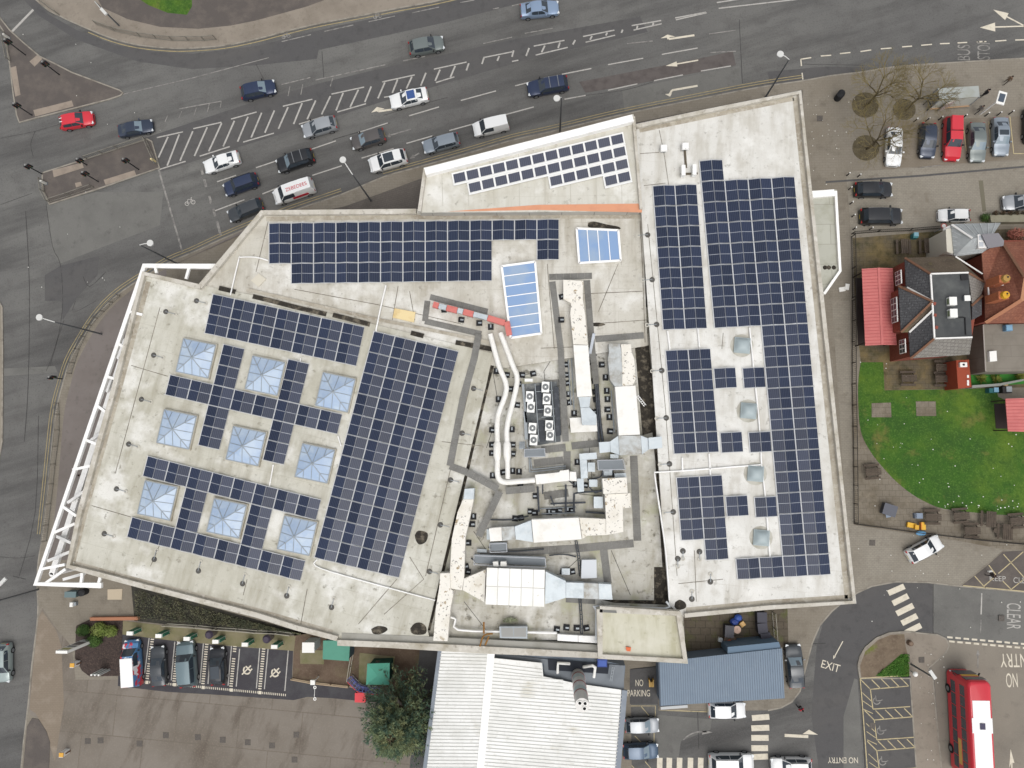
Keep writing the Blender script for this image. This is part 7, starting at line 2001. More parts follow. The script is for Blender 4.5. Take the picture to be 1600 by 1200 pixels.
# windows in the west walls
def pubwin(x, y, z, wy, h, par=None, m=TRIMW, rows=3):
    """white window facing the store: x,y pixel of its top edge centre"""
    c = P(x, y, z)
    fr = MB(); fr.box((c.x, c.y, z - h / 2), (0.1, wy, h)); f = fr.build('window', m, par or pub)
    for k in range(rows):
        for j in range(2):
            mb = MB(); mb.box((c.x - 0.06, c.y - wy / 2 + (k + 0.5) * wy / rows, z - h * (0.27 + 0.46 * j)), (0.03, wy / rows - 0.12, h * 0.36)); mb.build('pane', WGLASS, f)
pubwin(1408.5, 432, E - 0.35, 1.5, 1.3)
pubwin(1402, 483, E - 0.35, 2.7, 1.3, rows=4)
pubwin(1415, 540, E - 0.35, 1.5, 1.3)
t = thing('roof_unit', 'white roof unit on the dark flat roof, upper one', 'condenser', P(1490, 471, ZF))
c = P(1490, 470, ZF + 0.7); mb = MB(); mb.box((c.x, c.y, ZF + 0.35), (0.75, 0.85, 0.6)); mb.build('casing', SHW, t); mb = MB(); mb.box((c.x - 0.38, c.y, ZF + 0.35), (0.03, 0.6, 0.4)); mb.build('grille', mat('grille_green', (120, 130, 100), 0.6), t)
t = thing('roof_unit', 'white roof unit on the dark flat roof, lower one', 'condenser', P(1491, 489, ZF))
c = P(1491, 489, ZF + 0.7); mb = MB(); mb.box((c.x, c.y, ZF + 0.35), (0.75, 0.9, 0.6)); mb.build('casing', SHW, t); mb = MB(); mb.box((c.x - 0.38, c.y, ZF + 0.35), (0.03, 0.6, 0.4)); mb.build('grille', mat('grille_green', (120, 130, 100), 0.6), t)
t = thing('roof_vent', 'small white square vent at the right of the dark flat roof', 'vent', P(1511, 466, ZF))
c = P(1511, 466, ZF + 0.3); mb = MB(); mb.box((c.x, c.y, ZF + 0.15), (0.5, 0.5, 0.3)); mb.build('neck', STEEL, t); mb = MB(); mb.box((c.x, c.y, ZF + 0.35), (0.58, 0.58, 0.1)); mb.build('cap', SHW, t)
tag(solid([(1501, 429), (1512, 428), (1513, 437), (1502, 438)], ZF + 0.12, ZF + 0.01, 'roof_hatch', mat('hatch_black', (40, 38, 40), 0.7), None), 'black square hatch in the corner of the dark flat roof', 'hatch')
pipes('dark bent cable on the dark flat roof', [[(1494, 496), (1507, 496), (1508, 500), (1509, 523)]], 0.06, TRIM, ZF + 0.08)
for x, y in ((1459, 474), (1460, 492), (1462, 511)):
    hbar((x - 1, y, ZF + 0.12), (x + 3, y + 1, ZF + 0.12), 0.3, 0.16, 'chimney_stub', mat('stub_red', (140, 76, 62), 0.8))
# red roofed garden shelter
def red_shelter(label, px, ridge_u, z=2.9, loc=None):
    t = thing('garden_shelter', label, 'shelter', P(px[0][0], px[0][1], ZP))
    q = PP(px, z)
    RR = mat('red_sheet_roof', (204, 120, 116), 0.7, layers=[('n', 0.6, (188, 106, 104), 0.45, 0.7, 0.8), ('n', 3, (214, 126, 122), 0.55, 0.75, 0.5)])
    m0, m1 = q[0].lerp(q[1], ridge_u) + Vector((0, 0, 0.3)), q[3].lerp(q[2], ridge_u) + Vector((0, 0, 0.3))
    mb = MB(); mb.slab([q[0], m0, m1, q[3]], 0.06); mb.build('roof_slope', RR, t)
    mb = MB(); mb.slab([m0, q[1], q[2], m1], 0.06); mb.build('roof_slope', RR, t)
    n = max(4, int((q[3] - q[0]).length / 0.35))
    mb = MB()
    for k in range(n):
        u = (k + 0.5) / n
        a, b, c_ = q[0].lerp(q[3], u), m0.lerp(m1, u), q[1].lerp(q[2], u)
        mb.bar(a + Vector((0, 0, 0.02)), b + Vector((0, 0, 0.02)), 0.05, 0.05); mb.bar(b + Vector((0, 0, 0.02)), c_ + Vector((0, 0, 0.02)), 0.05, 0.05)
    mb.build('roof_rib', mat('red_rib', (182, 92, 92), 0.6), t, kind='stuff')
    mb = MB(); mb.bar(m0 + Vector((0, 0, 0.03)), m1 + Vector((0, 0, 0.03)), 0.25, 0.05); mb.build('ridge', RR, t)
    for p in q:
        p2 = p.lerp(sum(q, Vector()) / 4, 0.08)
        mb = MB(); mb.bar((p2.x, p2.y, ZP), (p2.x, p2.y, z - 0.08), 0.12, 0.12); mb.build('post', mat('post_dark', (60, 48, 42), 0.8), t)
    mb = MB(); mb.prism(offset_poly(q, 0.4), ZP + 0.02, ZP + 0.06); mb.build('floor', mat('shelter_floor', (54, 46, 44), 0.9), t)
    return t
red_shelter('garden shelter with a ridged pinkish red sheet roof in front of the pub', [(1346.5, 420), (1395, 419), (1401, 539), (1352, 540)], 0.5)
red_shelter('pinkish red roofed shelter at the right edge of the lawn', [(1571, 623), (1640, 621), (1642, 676), (1575, 674)], 0.5)
# house to the right
hs_ = thing('tiled_house', 'house with a large red tiled roof at the right edge', 'house', P(1580, 450, 0))
wallp([(1534, 395), (1562, 372), (1720, 372), (1720, 503), (1540, 505), (1538, 460)], ZE - 0.1, BRICK, hs_)
slope([(1534, 395, E), (1566, 378, E), (1600, 432, 8.4), (1594, 470, 8.4), (1540, 505, E), (1538, 450, E)], TILER, 'roof_slope', hs_)
slope([(1566, 378, E), (1720, 372, E), (1720, 430, 8.4), (1600, 432, 8.4)], TILER, 'roof_slope', hs_)
slope([(1540, 505, E), (1594, 470, 8.4), (1720, 468, 8.4), (1720, 503, E)], TILER, 'roof_slope', hs_)
slope([(1600, 432, 8.4), (1720, 430, 8.4), (1720, 468, 8.4), (1594, 470, 8.4)], mat('ridge_tan', (178, 132, 100), 0.9, layers=[('n', 1, (160, 116, 88), 0.45, 0.7, 0.8)]), 'roof_slope', hs_)
hbar((1540, 504, E + 0.1), (1596, 469, 8.5), 0.35, 0.12, 'ridge_tile', mat('ridge_pale', (182, 128, 98), 0.85), hs_)
hbar((1566, 379, E + 0.1), (1600, 432, 8.5), 0.3, 0.12, 'ridge_tile', RIDGE, hs_)
for lb, x, y, col in (('square ochre chimney', 1572, 434, (170, 134, 72)), ('yellow round chimney', 1571, 460, (210, 160, 44))):
    c = P(x, y, 9.2)
    mb = MB(); mb.box((c.x + 0.1, c.y, 7.6), (1.0, 0.8, 2.3)); st_ = mb.build('chimney', mat('chimney_brick', (176, 106, 72), 0.9, layers=[('n', 4, (150, 88, 62), 0.5, 0.7, 0.8)]), hs_)
    mb = MB(); mb.cyl((c.x + 0.15, c.y, 8.75), 0.42, 0.35, 12, 0.36); mb.build('chimney_pot', mat('pot_%d' % y, col, 0.7, layers=[('n', 4, tuple(int(v * 0.7) for v in col), 0.55, 0.72, 0.8)]), st_)
    mb = MB(); mb.cyl((c.x + 0.25, c.y + 0.1, 9.1), 0.1, 0.03, 8); mb.build('pot_mouth', TRIM, st_)
for a, b in (((1543, 438, E + 1.2), (1545, 462, E + 1.2)), ((1543, 438, E + 1.2), (1551, 436, E + 1.4)), ((1545, 462, E + 1.2), (1553, 468, E + 1.2)), ((1553, 446, E + 1.8), (1568, 445, E + 2.0))):
    hbar(a, b, 0.12, 0.1, 'white_flashing', TRIMW, hs_)
# grey metal roof with dormer
mr = thing('metal_roofed_annex', 'annex with a folded grey metal roof above the pub', 'annex', P(1520, 380, 0))
wallp([(1474, 356), (1487, 352), (1562, 350), (1545, 398), (1492, 401), (1476, 396)], 4.4, mat('render_cream', (206, 202, 188), 0.8), mr)
slope([(1486, 350, 4.5), (1564, 348, 4.5), (1552, 366, 5.6), (1520, 372, 6.0)], LEAD, 'roof_slope', mr)
slope([(1486, 350.5, 4.5), (1520, 372.5, 6.0), (1535, 395, 5.6), (1491, 401, 4.5)], LEAD, 'roof_slope', mr)
slope([(1520, 372.5, 6.0), (1552, 366.5, 5.6), (1548, 385, 5.4), (1535, 395, 5.6)], LEAD, 'roof_slope', mr)
mb = MB()
for k in range(7):
    u = (k + 0.5) / 7
    a, b = P(1486, 351, 4.55).lerp(P(1491, 401, 4.55), u), P(1519, 372, 6.05).lerp(P(1534, 395, 5.65), u)
    mb.bar(a, b, 0.06, 0.06)
for k in range(6):
    u = (k + 0.5) / 6
    a, b = P(1488, 350, 4.55).lerp(P(1562, 348, 4.55), u), P(1519, 372, 6.05).lerp(P(1552, 366, 5.65), u)
    mb.bar(a, b, 0.06, 0.06)
mb.build('standing_seam', mat('seam_grey', (190, 194, 194), 0.5), mr, kind='stuff')
hbar((1487, 351, 4.65), (1519, 372, 6.1), 0.22, 0.1, 'ridge', TRIMW, mr)
slope([(1534, 366, 6.4), (1560, 364, 6.2), (1569, 376, 6.1), (1568, 384, 6.0), (1544, 388, 6.2)], mat('dormer_lead', (128, 126, 130), 0.6), 'dormer_roof', mr)
c = P(1537, 377, 6.0); mb = MB(); mb.box((c.x, c.y, 5.6), (1.2, 1.5, 0.9)); dm = mb.build('dormer', TRIMW, mr)
for k in range(2):
    for j in range(2):
        mb = MB(); mb.box((c.x - 0.3 + 0.6 * j, c.y - 0.35 + 0.7 * k, 6.07), (0.42, 0.5, 0.03)); mb.build('pane', mat('pane_pale', (186, 190, 194), 0.2), dm)
slope([(1474, 357, 3.9), (1486, 351, 4.4), (1490, 398, 4.4), (1478, 396, 3.9)], TRIMW, 'window_wall', mr)
for k in range(3):
    c = P(1482, 365 + k * 11, 4.25); mb = MB(); mb.box((c.x, c.y, 4.22), (0.42, 0.6, 0.05), M=Matrix.Rotation(-0.45, 3, 'Y')); mb.build('pane', WGLASS, mr)
# flat grey roofs
fg = thing('flat_extension', 'flat grey felt roofed extension below the red tiled house', 'extension', P(1565, 545, 0))
mb = MB(); mb.prism(PP([(1536, 507), (1720, 504), (1720, 578), (1540, 581)], 3.4), 0.0, 3.4); mb.build('block', FELTG, fg)
hbar((1536, 508, 3.45), (1540, 580, 3.45), 0.12, 0.1, 'edge_trim', mat('edge_pale', (160, 154, 146), 0.7), fg)
mb = MB(); mb.prism(PP([(1546, 549), (1557, 548), (1558, 564), (1547, 565)], 3.8), 3.4, 3.8); mb.build('rooflight', SHW, fg)
t = thing('blue_crate', 'small blue crate on the flat grey extension roof', 'crate', P(1577, 512, 3.4))
c = P(1577, 512, 4.0); mb = MB(); mb.box((c.x, c.y, 3.7), (0.7, 0.65, 0.6)); mb.build('body', mat('crate_sky', (110, 150, 180), 0.6), t); mb = MB(); mb.box((c.x, c.y, 4.02), (0.6, 0.55, 0.04)); mb.build('lid', mat('crate_sky2', (128, 168, 196), 0.6), t)
an = thing('red_annex', 'narrow flat brick red annex below the pub', 'annex', P(1504, 585, 0))
mb = MB(); mb.prism(PP([(1494, 563), (1514, 562), (1518, 605), (1497, 607)], 2.8), 0.0, 2.8); mb.build('block', mat('annex_red', (152, 72, 50), 0.85, layers=[('n', 0.6, (134, 62, 44), 0.45, 0.7, 0.8)]), an)
c = P(1505, 570, 3.0); mb = MB(); mb.box((c.x, c.y, 2.95), (0.75, 0.5, 0.3)); mb.build('vent', SHW, an); mb = MB(); mb.cyl((c.x, c.y, 3.1), 0.12, 0.03, 10); mb.build('vent_mouth', TRIM, an)
for y in (588, 596, 600):
    c = P(1513, y, 2.9); mb = MB(); mb.box((c.x, c.y, 2.83), (0.2, 0.3, 0.05)); mb.build('cap', SHW, an)
area('artificial_lawn', [(1516, 530), (1538, 528), (1542, 583), (1600, 580), (1600, 600), (1518, 604)], mat('turf_green', (62, 128, 52), 0.95, layers=[('n', 1.5, (48, 106, 44), 0.45, 0.7, 0.8)]), 0.05)
tag(solid([(1519, 602), (1562, 599), (1600, 592), (1600, 595), (1562, 603), (1519, 606)], 1.2, 0.1, 'garden_wall', mat('wall_grey', (140, 142, 136), 0.85), None), 'low grey wall between the lawn and the small bright green garden', 'wall')
clutter('garden_bin', 'small teal and blue bin at the top right corner of the lawn', 'bin', [('body', bx(1553, 610, ZP, 1.0, 0.5, 0.8), mat('bin_teal', (44, 100, 104), 0.6)), ('lid', bx(1557, 609, 0.95, 0.5, 0.5, 0.06), mat('bin_sky', (126, 166, 190), 0.6))], 1555, 609)
clutter('barbecue', 'dark barbecue grill beyond the top right corner of the lawn', 'barbecue', [('body', bx(1574, 609, ZP, 1.0, 0.7, 0.8), mat('bbq_black', (48, 46, 46), 0.6)), ('plate', bx(1577, 608, 0.93, 0.6, 0.6, 0.05), STEEL), ('knob', cy(1572, 600, ZP, 0.25, 0.7, 10), mat('bbq_tan', (170, 146, 106), 0.7))], 1574, 609)
clutter('blue_bin', 'blue square bin under the lower pub window', 'bin', [('body', bx(1409, 552, ZP, 0.6, 0.55, 1.1), mat('bin_blue2', (98, 128, 158), 0.6)), ('lid', bx(1409, 552, 1.25, 0.66, 0.6, 0.06), mat('bin_blue3', (116, 148, 176), 0.6))], 1409, 552)
clutter('blue_planter', 'teal planter at the top of the pub yard', 'planter', [('pot', bx(1431, 368, ZP, 0.55, 0.55, 0.7), mat('pot_teal', (70, 130, 134), 0.6)), ('lid', bx(1432, 366, 0.82, 0.5, 0.45, 0.05), mat('pot_sky', (130, 172, 186), 0.6))], 1431, 368)
# picnic tables
WOODD = mat('weathered_wood', (88, 78, 68), 0.9, layers=[('n', 3, (68, 60, 54), 0.45, 0.7, 0.8), ('n', 6, (112, 102, 90), 0.55, 0.75, 0.5)])
pt0 = None
PT = [('dark picnic table at the top left of the pub yard', 1413, 385, 90), ('dark picnic table at the top of the pub yard nearer the annex', 1449, 384, 90), ('dark picnic table in the pub yard left of the red annex', 1420, 591, 0), ('dark picnic table against the red annex', 1473, 592, 0), ('dark picnic table under the light slate roof', 1474, 574, 0), ('weathered picnic table on the curved garden path', 1364, 737, 5),
      ('square dark picnic table beside the yellow toys', 1458, 808, 0), ('dark picnic table on the garden path, under the lawn edge', 1502, 806, 5), ('low dark picnic table by the bottom garden fence', 1519, 829, 0), ('brown picnic table between two others on the garden path', 1546, 811, 85), ('dark picnic table near the right end of the garden fence', 1572, 831, 85), ('dark picnic table at the right edge of the garden path', 1590, 814, 5)]
for lb, x, y, a in PT:
    c = P(x, y, 0.75)
    if pt0 is None:
        pt0 = thing('picnic_table', lb, 'picnic table', (c.x, c.y, ZP + 0.02), rad(a), 'picnic tables')
        for k in range(4):
            mb = MB(); mb.box((0, -0.3 + k * 0.2, 0.73), (1.7, 0.17, 0.045)); mb.build('top_plank', WOODD, pt0, local=True)
        for sy in (-0.72, 0.72):
            mb = MB(); mb.box((0, sy, 0.44), (1.7, 0.26, 0.045)); mb.build('seat', WOODD, pt0, local=True)
        for sx in (-0.62, 0.62):
            mb = MB(); mb.bar((sx, -0.75, 0), (sx, -0.25, 0.7), 0.08, 0.05); mb.bar((sx, 0.75, 0), (sx, 0.25, 0.7), 0.08, 0.05); mb.bar((sx, -0.8, 0.39), (sx, 0.8, 0.39), 0.05, 0.09); mb.build('leg', WOODD, pt0, local=True)
    else:
        copy_tree(pt0, (c.x, c.y, ZP + 0.02), rad(a), lb)
clutter('storage_box', 'dark slate grey covered box by the garden path', 'box', [('body', bx(1391, 797, ZP, 1.4, 1.2, 0.8, -18), mat('cover_grey', (84, 86, 94), 0.7)), ('lid', bx(1391, 797, 0.92, 1.46, 1.26, 0.06, -18), mat('cover_grey2', (96, 98, 106), 0.7)), ('cloth', bx(1388, 806, 0.6, 0.5, 0.35, 0.05, 10), mat('cloth_blue', (140, 152, 168), 0.7))], 1391, 800)
clutter('garden_chair', 'grey blue garden chair next to the square dark table', 'chair', [('seat', bx(1437, 806, 0.45, 0.7, 0.6, 0.06), mat('chair_grey', (130, 142, 158), 0.6)), ('backrest', bx(1430, 806, 0.5, 0.08, 0.6, 0.5), mat('chair_grey2', (112, 122, 136), 0.6)), ('leg', bx(1435, 806, ZP, 0.5, 0.5, 0.3), STEEL)], 1436, 806)
YEL = mat('toy_yellow', (226, 176, 54), 0.5)
clutter('slide', 'yellow plastic slide lying by the garden fence', 'slide', [('chute', bx(1425, 821, ZP + 0.1, 0.95, 0.55, 0.3, -10), YEL), ('steps', bx(1433, 824, ZP + 0.1, 0.4, 0.5, 0.6, -10), mat('toy_yellow2', (214, 164, 48), 0.5))], 1427, 822)
clutter('toy_bench', 'yellow plastic bench right of the yellow slide', 'toy', [('seat', bx(1443, 822, ZP + 0.15, 0.5, 0.85, 0.25), YEL), ('backrest', bx(1440, 822, ZP + 0.3, 0.1, 0.8, 0.4), mat('toy_orange', (206, 130, 50), 0.5))], 1443, 822)
clutter('paddling_pool', 'flat blue oval toy outside the garden fence', 'toy', [('rim', bl3(1438, 833, ZP + 0.05, 0.55, (1.1, 0.5, 0.25)), mat('toy_blue', (96, 150, 190), 0.5)), ('mat', bx(1438, 833, ZP, 0.6, 0.4, 0.1), mat('toy_blue2', (120, 176, 206), 0.5))], 1438, 833)
clutter('stool', 'small round dark stool by the right end of the garden fence', 'stool', [('top', cy(1556, 829, 0.5, 0.26, 0.05, 12), WOODD), ('leg', cy(1556, 829, ZP, 0.1, 0.4, 8), WOODD)], 1556, 829)
FEN = mat('iron_fence', (56, 52, 48), 0.8)
guard('dark fence along the bottom of the beer garden', [(1334, 818), (1378, 824), (1420, 830), (1462, 835), (1520, 842), (1570, 847), (1720, 860)], h=1.1, m=FEN, name='garden_fence', cat='fence')
guard('dark fence along the left side of the lawn', [(1331, 470), (1331, 600), (1333, 700), (1334, 816)], h=1.2, m=FEN, name='garden_fence', cat='fence')
guard('dark fence along the top of the pub yard', [(1330, 366), (1370, 363), (1420, 361), (1470, 357)], h=1.1, m=FEN, name='garden_fence', cat='fence')
guard('fence beside the upper left corner of the pub yard', [(1330, 370), (1331, 420), (1331, 466)], h=1.2, m=FEN, name='garden_fence', cat='fence')
tag(solid([(1547, 336), (1720, 332), (1720, 346), (1549, 347)], 1.0, 0.1, 'raised_planter', mat('planter_grey', (142, 138, 120), 0.85, layers=[('n', 1, (120, 116, 98), 0.45, 0.7, 0.8)]), None), 'long grey raised planter right of the dark shrub', 'planter')
clutter('round_sign', 'round no entry style sign above the annex', 'sign', [('disc', cy(1475, 353, 2.0, 0.32, 0.05, 16), mat('sign_red', (186, 90, 84), 0.5)), ('face', cy(1475, 353, 2.06, 0.22, 0.02, 14), SHW), ('pole', cy(1474, 355, ZP, 0.04, 1.9, 6), STEEL)], 1474, 356)
# daisies and litter
mb = MB()
rnd = random.Random(3)
for k in range(85):
    x = rnd.uniform(1350, 1600); y = 800 - abs(rnd.gauss(0, 60)) if k > 40 else 796 - abs(rnd.gauss(0, 7))
    if y < 620 or (x - 1345) < (y - 680) * 1.15:
        continue
    c = P(x, y, ZP + 0.04); r = rnd.uniform(0.03, 0.075)
    mb.cyl((c.x, c.y, ZP + 0.03), r, 0.04, 6)
o = mb.build('daisies', mat('petal_white', (232, 232, 224), 0.7), kind='stuff')
tag(o, 'scattered white flowers in the lawn', 'flowers', kind='stuff')
mb = MB()
for k in range(110):
    x, y = rnd.choice(((rnd.uniform(1330, 1600), rnd.uniform(830, 990)), (rnd.uniform(1430, 1475), rnd.uniform(1000, 1190)), (rnd.uniform(1260, 1340), rnd.uniform(150, 290)), (rnd.uniform(0, 260), rnd.uniform(50, 560)), (rnd.uniform(1330, 1420), rnd.uniform(560, 830))))
    c = P(x, y, ZP + 0.04); r = rnd.uniform(0.03, 0.07)
    mb.cyl((c.x, c.y, ZP + 0.02), r, 0.03, 5)
tag(mb.build('litter', mat('litter_white', (214, 212, 204), 0.8), kind='stuff'), 'tiny pale litter specks scattered over the paving', 'litter', kind='stuff')

# ------------------------------------------------------------------ vegetation
def leafmat(name, a, b, c):
    return mat(name, a, 0.8, 0, 0.2, layers=[('n', 0.8, b, 0.42, 0.62, 0.95), ('n', 3.0, c, 0.5, 0.72, 0.8)])
BARK = mat('bark', (92, 82, 62), 0.95, layers=[('n', 4, (70, 62, 46), 0.45, 0.7, 0.8)])
TWIG = mat('twigs', (128, 116, 78), 0.95, layers=[('n', 0.7, (106, 92, 64), 0.45, 0.7, 0.8)])
def bare_tree(label, bx_, by_, h, seed, spread=1.0):
    rnd = random.Random(seed)
    b = P(bx_, by_, ZP)
    t = thing('bare_tree', label, 'tree', b, group='bare trees')
    trunk, crown = MB(), MB()
    def grow(p, d, ln, r, lev):
        q = p + d * ln
        mid = (p + q) / 2 + Vector((rnd.uniform(-1, 1), rnd.uniform(-1, 1), 0)) * ln * 0.06
        (trunk if lev < 2 else crown).tube([p, mid, q], [r, r * 0.82, r * 0.62], 5 if lev < 2 else 3, cap=False)
        if lev >= 5:
            return
        n = (5, 4, 4, 4, 4)[lev]
        for k in range(n):
            a = 2 * math.pi * (k + rnd.random()) / n
            sp = rnd.uniform(0.4, 1.15) * spread
            u = d.orthogonal().normalized(); v = d.cross(u)
            nd = (d + (u * math.cos(a) + v * math.sin(a)) * sp).normalized()
            nd.z = max(nd.z, -0.1)
            st = p.lerp(q, rnd.uniform(0.55, 1.0)) if k else q
            grow(st, nd.normalized(), ln * rnd.uniform(0.58, 0.8), r * 0.56, lev + 1)
    grow(b, Vector((rnd.uniform(-0.06, 0.06), rnd.uniform(-0.06, 0.06), 1)).normalized(), h * 0.3, 0.15, 0)
    trunk.build('trunk', BARK, t, smooth=70)
    crown.build('crown', TWIG, t)
    return t
bare_tree('bare leafless tree in the upper left round pit', 1352, 166, 10.5, 11)
bare_tree('bare leafless tree in the round pit left of the bus shelter', 1415, 173, 10.5, 5)
bare_tree('bare leafless tree overhanging the silver white saloon', 1354, 233, 9.5, 23, 1.1)
def leafy(name, label, cat, base, blobs, n, size, m, trunk=None, group=None, seed=1, stem=BARK):
    """crown of many leaf-sized faces in several ellipsoids; blobs: (centre, (rx,ry,rz))"""
    rnd = random.Random(seed)
    t = thing(name, label, cat, base, group=group)
    mb = MB()
    tot = sum(r[0] * r[1] * r[2] for c, r in blobs)
    for c, r in blobs:
        k = int(n * r[0] * r[1] * r[2] / tot)
        for i in range(k):
            d = Vector((rnd.gauss(0, 1), rnd.gauss(0, 1), rnd.gauss(0, 1))).normalized()
            rr = rnd.random() ** 0.4 * rnd.uniform(0.85, 1.1)
            p = Vector(c) + Vector((d.x * r[0], d.y * r[1], d.z * r[2])) * rr
            nrm = (d + Vector((rnd.uniform(-1, 1), rnd.uniform(-1, 1), rnd.uniform(-0.3, 1))) * 0.8).normalized()
            u = nrm.orthogonal().normalized(); u = Matrix.Rotation(rnd.uniform(0, 6.28), 3, nrm) @ u; v = nrm.cross(u)
            s = size * rnd.uniform(0.6, 1.4)
            mb.add([p - u * s, p + v * s * 0.5, p + u * s, p - v * s * 0.5], [(0, 1, 2, 3)])
    mb.build('crown', m, t)
    tb = MB()
    for c, r in blobs[:6]:
        tb.tube([base, Vector(base).lerp(Vector(c), 0.6), Vector(c)], [0.06, 0.04, 0.02] if trunk is None else [trunk, trunk * 0.6, trunk * 0.2], 6)
    tb.build('trunk' if trunk else 'stem', stem, t)
    return t
# big pine at the bottom
rnd = random.Random(9)
b = P(641, 1098, ZP)
t = thing('pine_tree', 'big dark green pine tree at the bottom beside the warehouse', 'tree', b)
NEED = leafmat('pine_needles', (86, 110, 94), (106, 126, 96), (66, 90, 82))
NEED2 = leafmat('pine_needles_light', (122, 138, 104), (148, 150, 108), (96, 118, 94))
tk = MB(); tk.tube([b, b + Vector((0.05, 0, 5)), b + Vector((0, 0.1, 10.5))], [0.28, 0.2, 0.05], 8)
cr = [MB(), MB()]
for k in range(400):
    hz = rnd.uniform(1.6, 10.6)
    R_ = 4.6 * (1 - ((hz - 1.4) / 10.4) ** 1.25) + 0.5
    a = rnd.uniform(0, 6.283)
    ln = R_ * rnd.uniform(0.7, 1.08)
    st = b + Vector((0, 0, hz))
    en = st + Vector((math.cos(a) * ln, math.sin(a) * ln, ln * rnd.uniform(-0.05, 0.22)))
    tk.tube([st, en], [0.045, 0.012], 4, cap=False)
    m_ = cr[1 if rnd.random() < 0.15 + 0.045 * hz else 0]
    for j in range(24):
        u = rnd.uniform(0.35, 1.05)
        p = st.lerp(en, u) + Vector((rnd.gauss(0, 0.16), rnd.gauss(0, 0.16), rnd.gauss(0, 0.1)))
        for q_ in range(5):
            d = (Vector((math.cos(a), math.sin(a), 0.35)) + Vector((rnd.uniform(-1, 1), rnd.uniform(-1, 1), rnd.uniform(-0.5, 0.9))) * 0.9).normalized()
            w_ = d.orthogonal().normalized(); w_ = Matrix.Rotation(rnd.uniform(0, 6.28), 3, d) @ w_
            L_ = rnd.uniform(0.22, 0.42)
            m_.add([p - w_ * 0.035, p + w_ * 0.035, p + d * L_], [(0, 1, 2)])
tk.build('trunk', BARK, t)
cr[0].build('crown', NEED, t)
cr[1].build('crown', NEED2, t)
LF = leafmat('shrub_leaf', (112, 128, 62), (136, 146, 84), (78, 98, 44))
LFD = leafmat('shrub_leaf_dark', (66, 92, 46), (86, 112, 54), (46, 68, 36))
for k, (lb, x, y, r, m) in enumerate((('rounded pale green shrub in the middle of the mulch bed', 155, 984, 1.1, LF), ('rounded pale green shrub beside the charging bay corner', 173, 986, 0.85, LF), ('low dark green shrub in front of the other two in the mulch bed', 147, 1001, 0.95, LFD), ('dark green shrub at the left of the mulch bed', 130, 985, 0.85, LFD))):
    c = P(x, y, 0.6)
    leafy('shrub', lb, 'shrub', Vector((c.x, c.y, ZP)), [(c + Vector((0, 0, 0.05)), (r, r * 0.85, 0.65)), (c + Vector((0.3, 0.2, 0.25)), (r * 0.6, r * 0.6, 0.45))], 1500, 0.09, m, seed=k + 20)
for k, (lb, x, y, r) in enumerate((('spiky yellow green plant beside the light slate roof', 1530, 551, 0.8), ('spiky yellow green plant in the small bright garden, left one', 1534, 591, 0.85), ('spiky yellow green plant in the small bright garden, middle one', 1558, 592, 0.8), ('spiky yellow green plant in the small bright garden, right one', 1594, 586, 0.9))):
    c = P(x, y, 0.6)
    t = thing('spiky_plant', lb, 'plant', (c.x, c.y, ZP), group='spiky garden plants')
    mb = MB(); rr = random.Random(k)
    for j in range(70):
        a = rr.uniform(0, 6.283); e = rr.uniform(0.25, 1.2); L_ = r * rr.uniform(0.7, 1.1)
        d = Vector((math.cos(a) * math.cos(e), math.sin(a) * math.cos(e), math.sin(e))); s = Vector((-math.sin(a), math.cos(a), 0)) * 0.035
        p0 = Vector((c.x, c.y, 0.35)); p1 = p0 + d * L_ * 0.6; p2 = p0 + d * L_ + Vector((0, 0, -0.2 * math.cos(e)))
        mb.add([p0 - s, p0 + s, p1 + s * 1.2, p2, p1 - s * 1.2], [(0, 1, 2, 3, 4)])
    mb.build('leaf_rosette', leafmat('spiky_leaf', (128, 140, 60), (160, 164, 92), (96, 112, 44)), t)
    mb = MB(); mb.cyl((c.x, c.y, ZP), 0.12, 0.3, 8); mb.build('stem', BARK, t)
c = P(1540, 340, 0.6)
leafy('shrub', 'small dark shrub at the left end of the raised planter', 'shrub', Vector((c.x, c.y, ZP)), [(c, (0.6, 0.6, 0.5))], 500, 0.08, LFD, seed=41)
for k in range(5):
    x = 1556 + k * 11
    c = P(x, 333, 1.0)
    leafy('shrub', 'dark sparse shrub behind the raised planter, number from the left: ' + ('first', 'second', 'third', 'fourth', 'fifth')[k], 'shrub', Vector((c.x, c.y, ZP)), [(c, (0.4, 0.3, 0.4))], 220, 0.07, leafmat('shrub_brown', (84, 66, 52), (60, 58, 40), (110, 70, 60)), seed=50 + k, group='shrubs behind the raised planter')
c = P(1588, 366, 1.2)
leafy('shrub', 'reddish bush between the dormer and the raised planter', 'shrub', Vector((c.x, c.y, ZP)), [(c, (1.0, 0.8, 0.8))], 900, 0.09, leafmat('shrub_red', (160, 96, 84), (186, 120, 104), (120, 76, 64)), seed=60)
c = P(797, 969, ZD + 0.4)
leafy('weeds', 'clump of weeds growing behind the grey louvre box', 'plant', Vector((c.x, c.y, ZD)), [(c, (0.9, 0.35, 0.35))], 500, 0.06, leafmat('weed', (150, 156, 128), (120, 130, 96), (176, 178, 150)), seed=61)
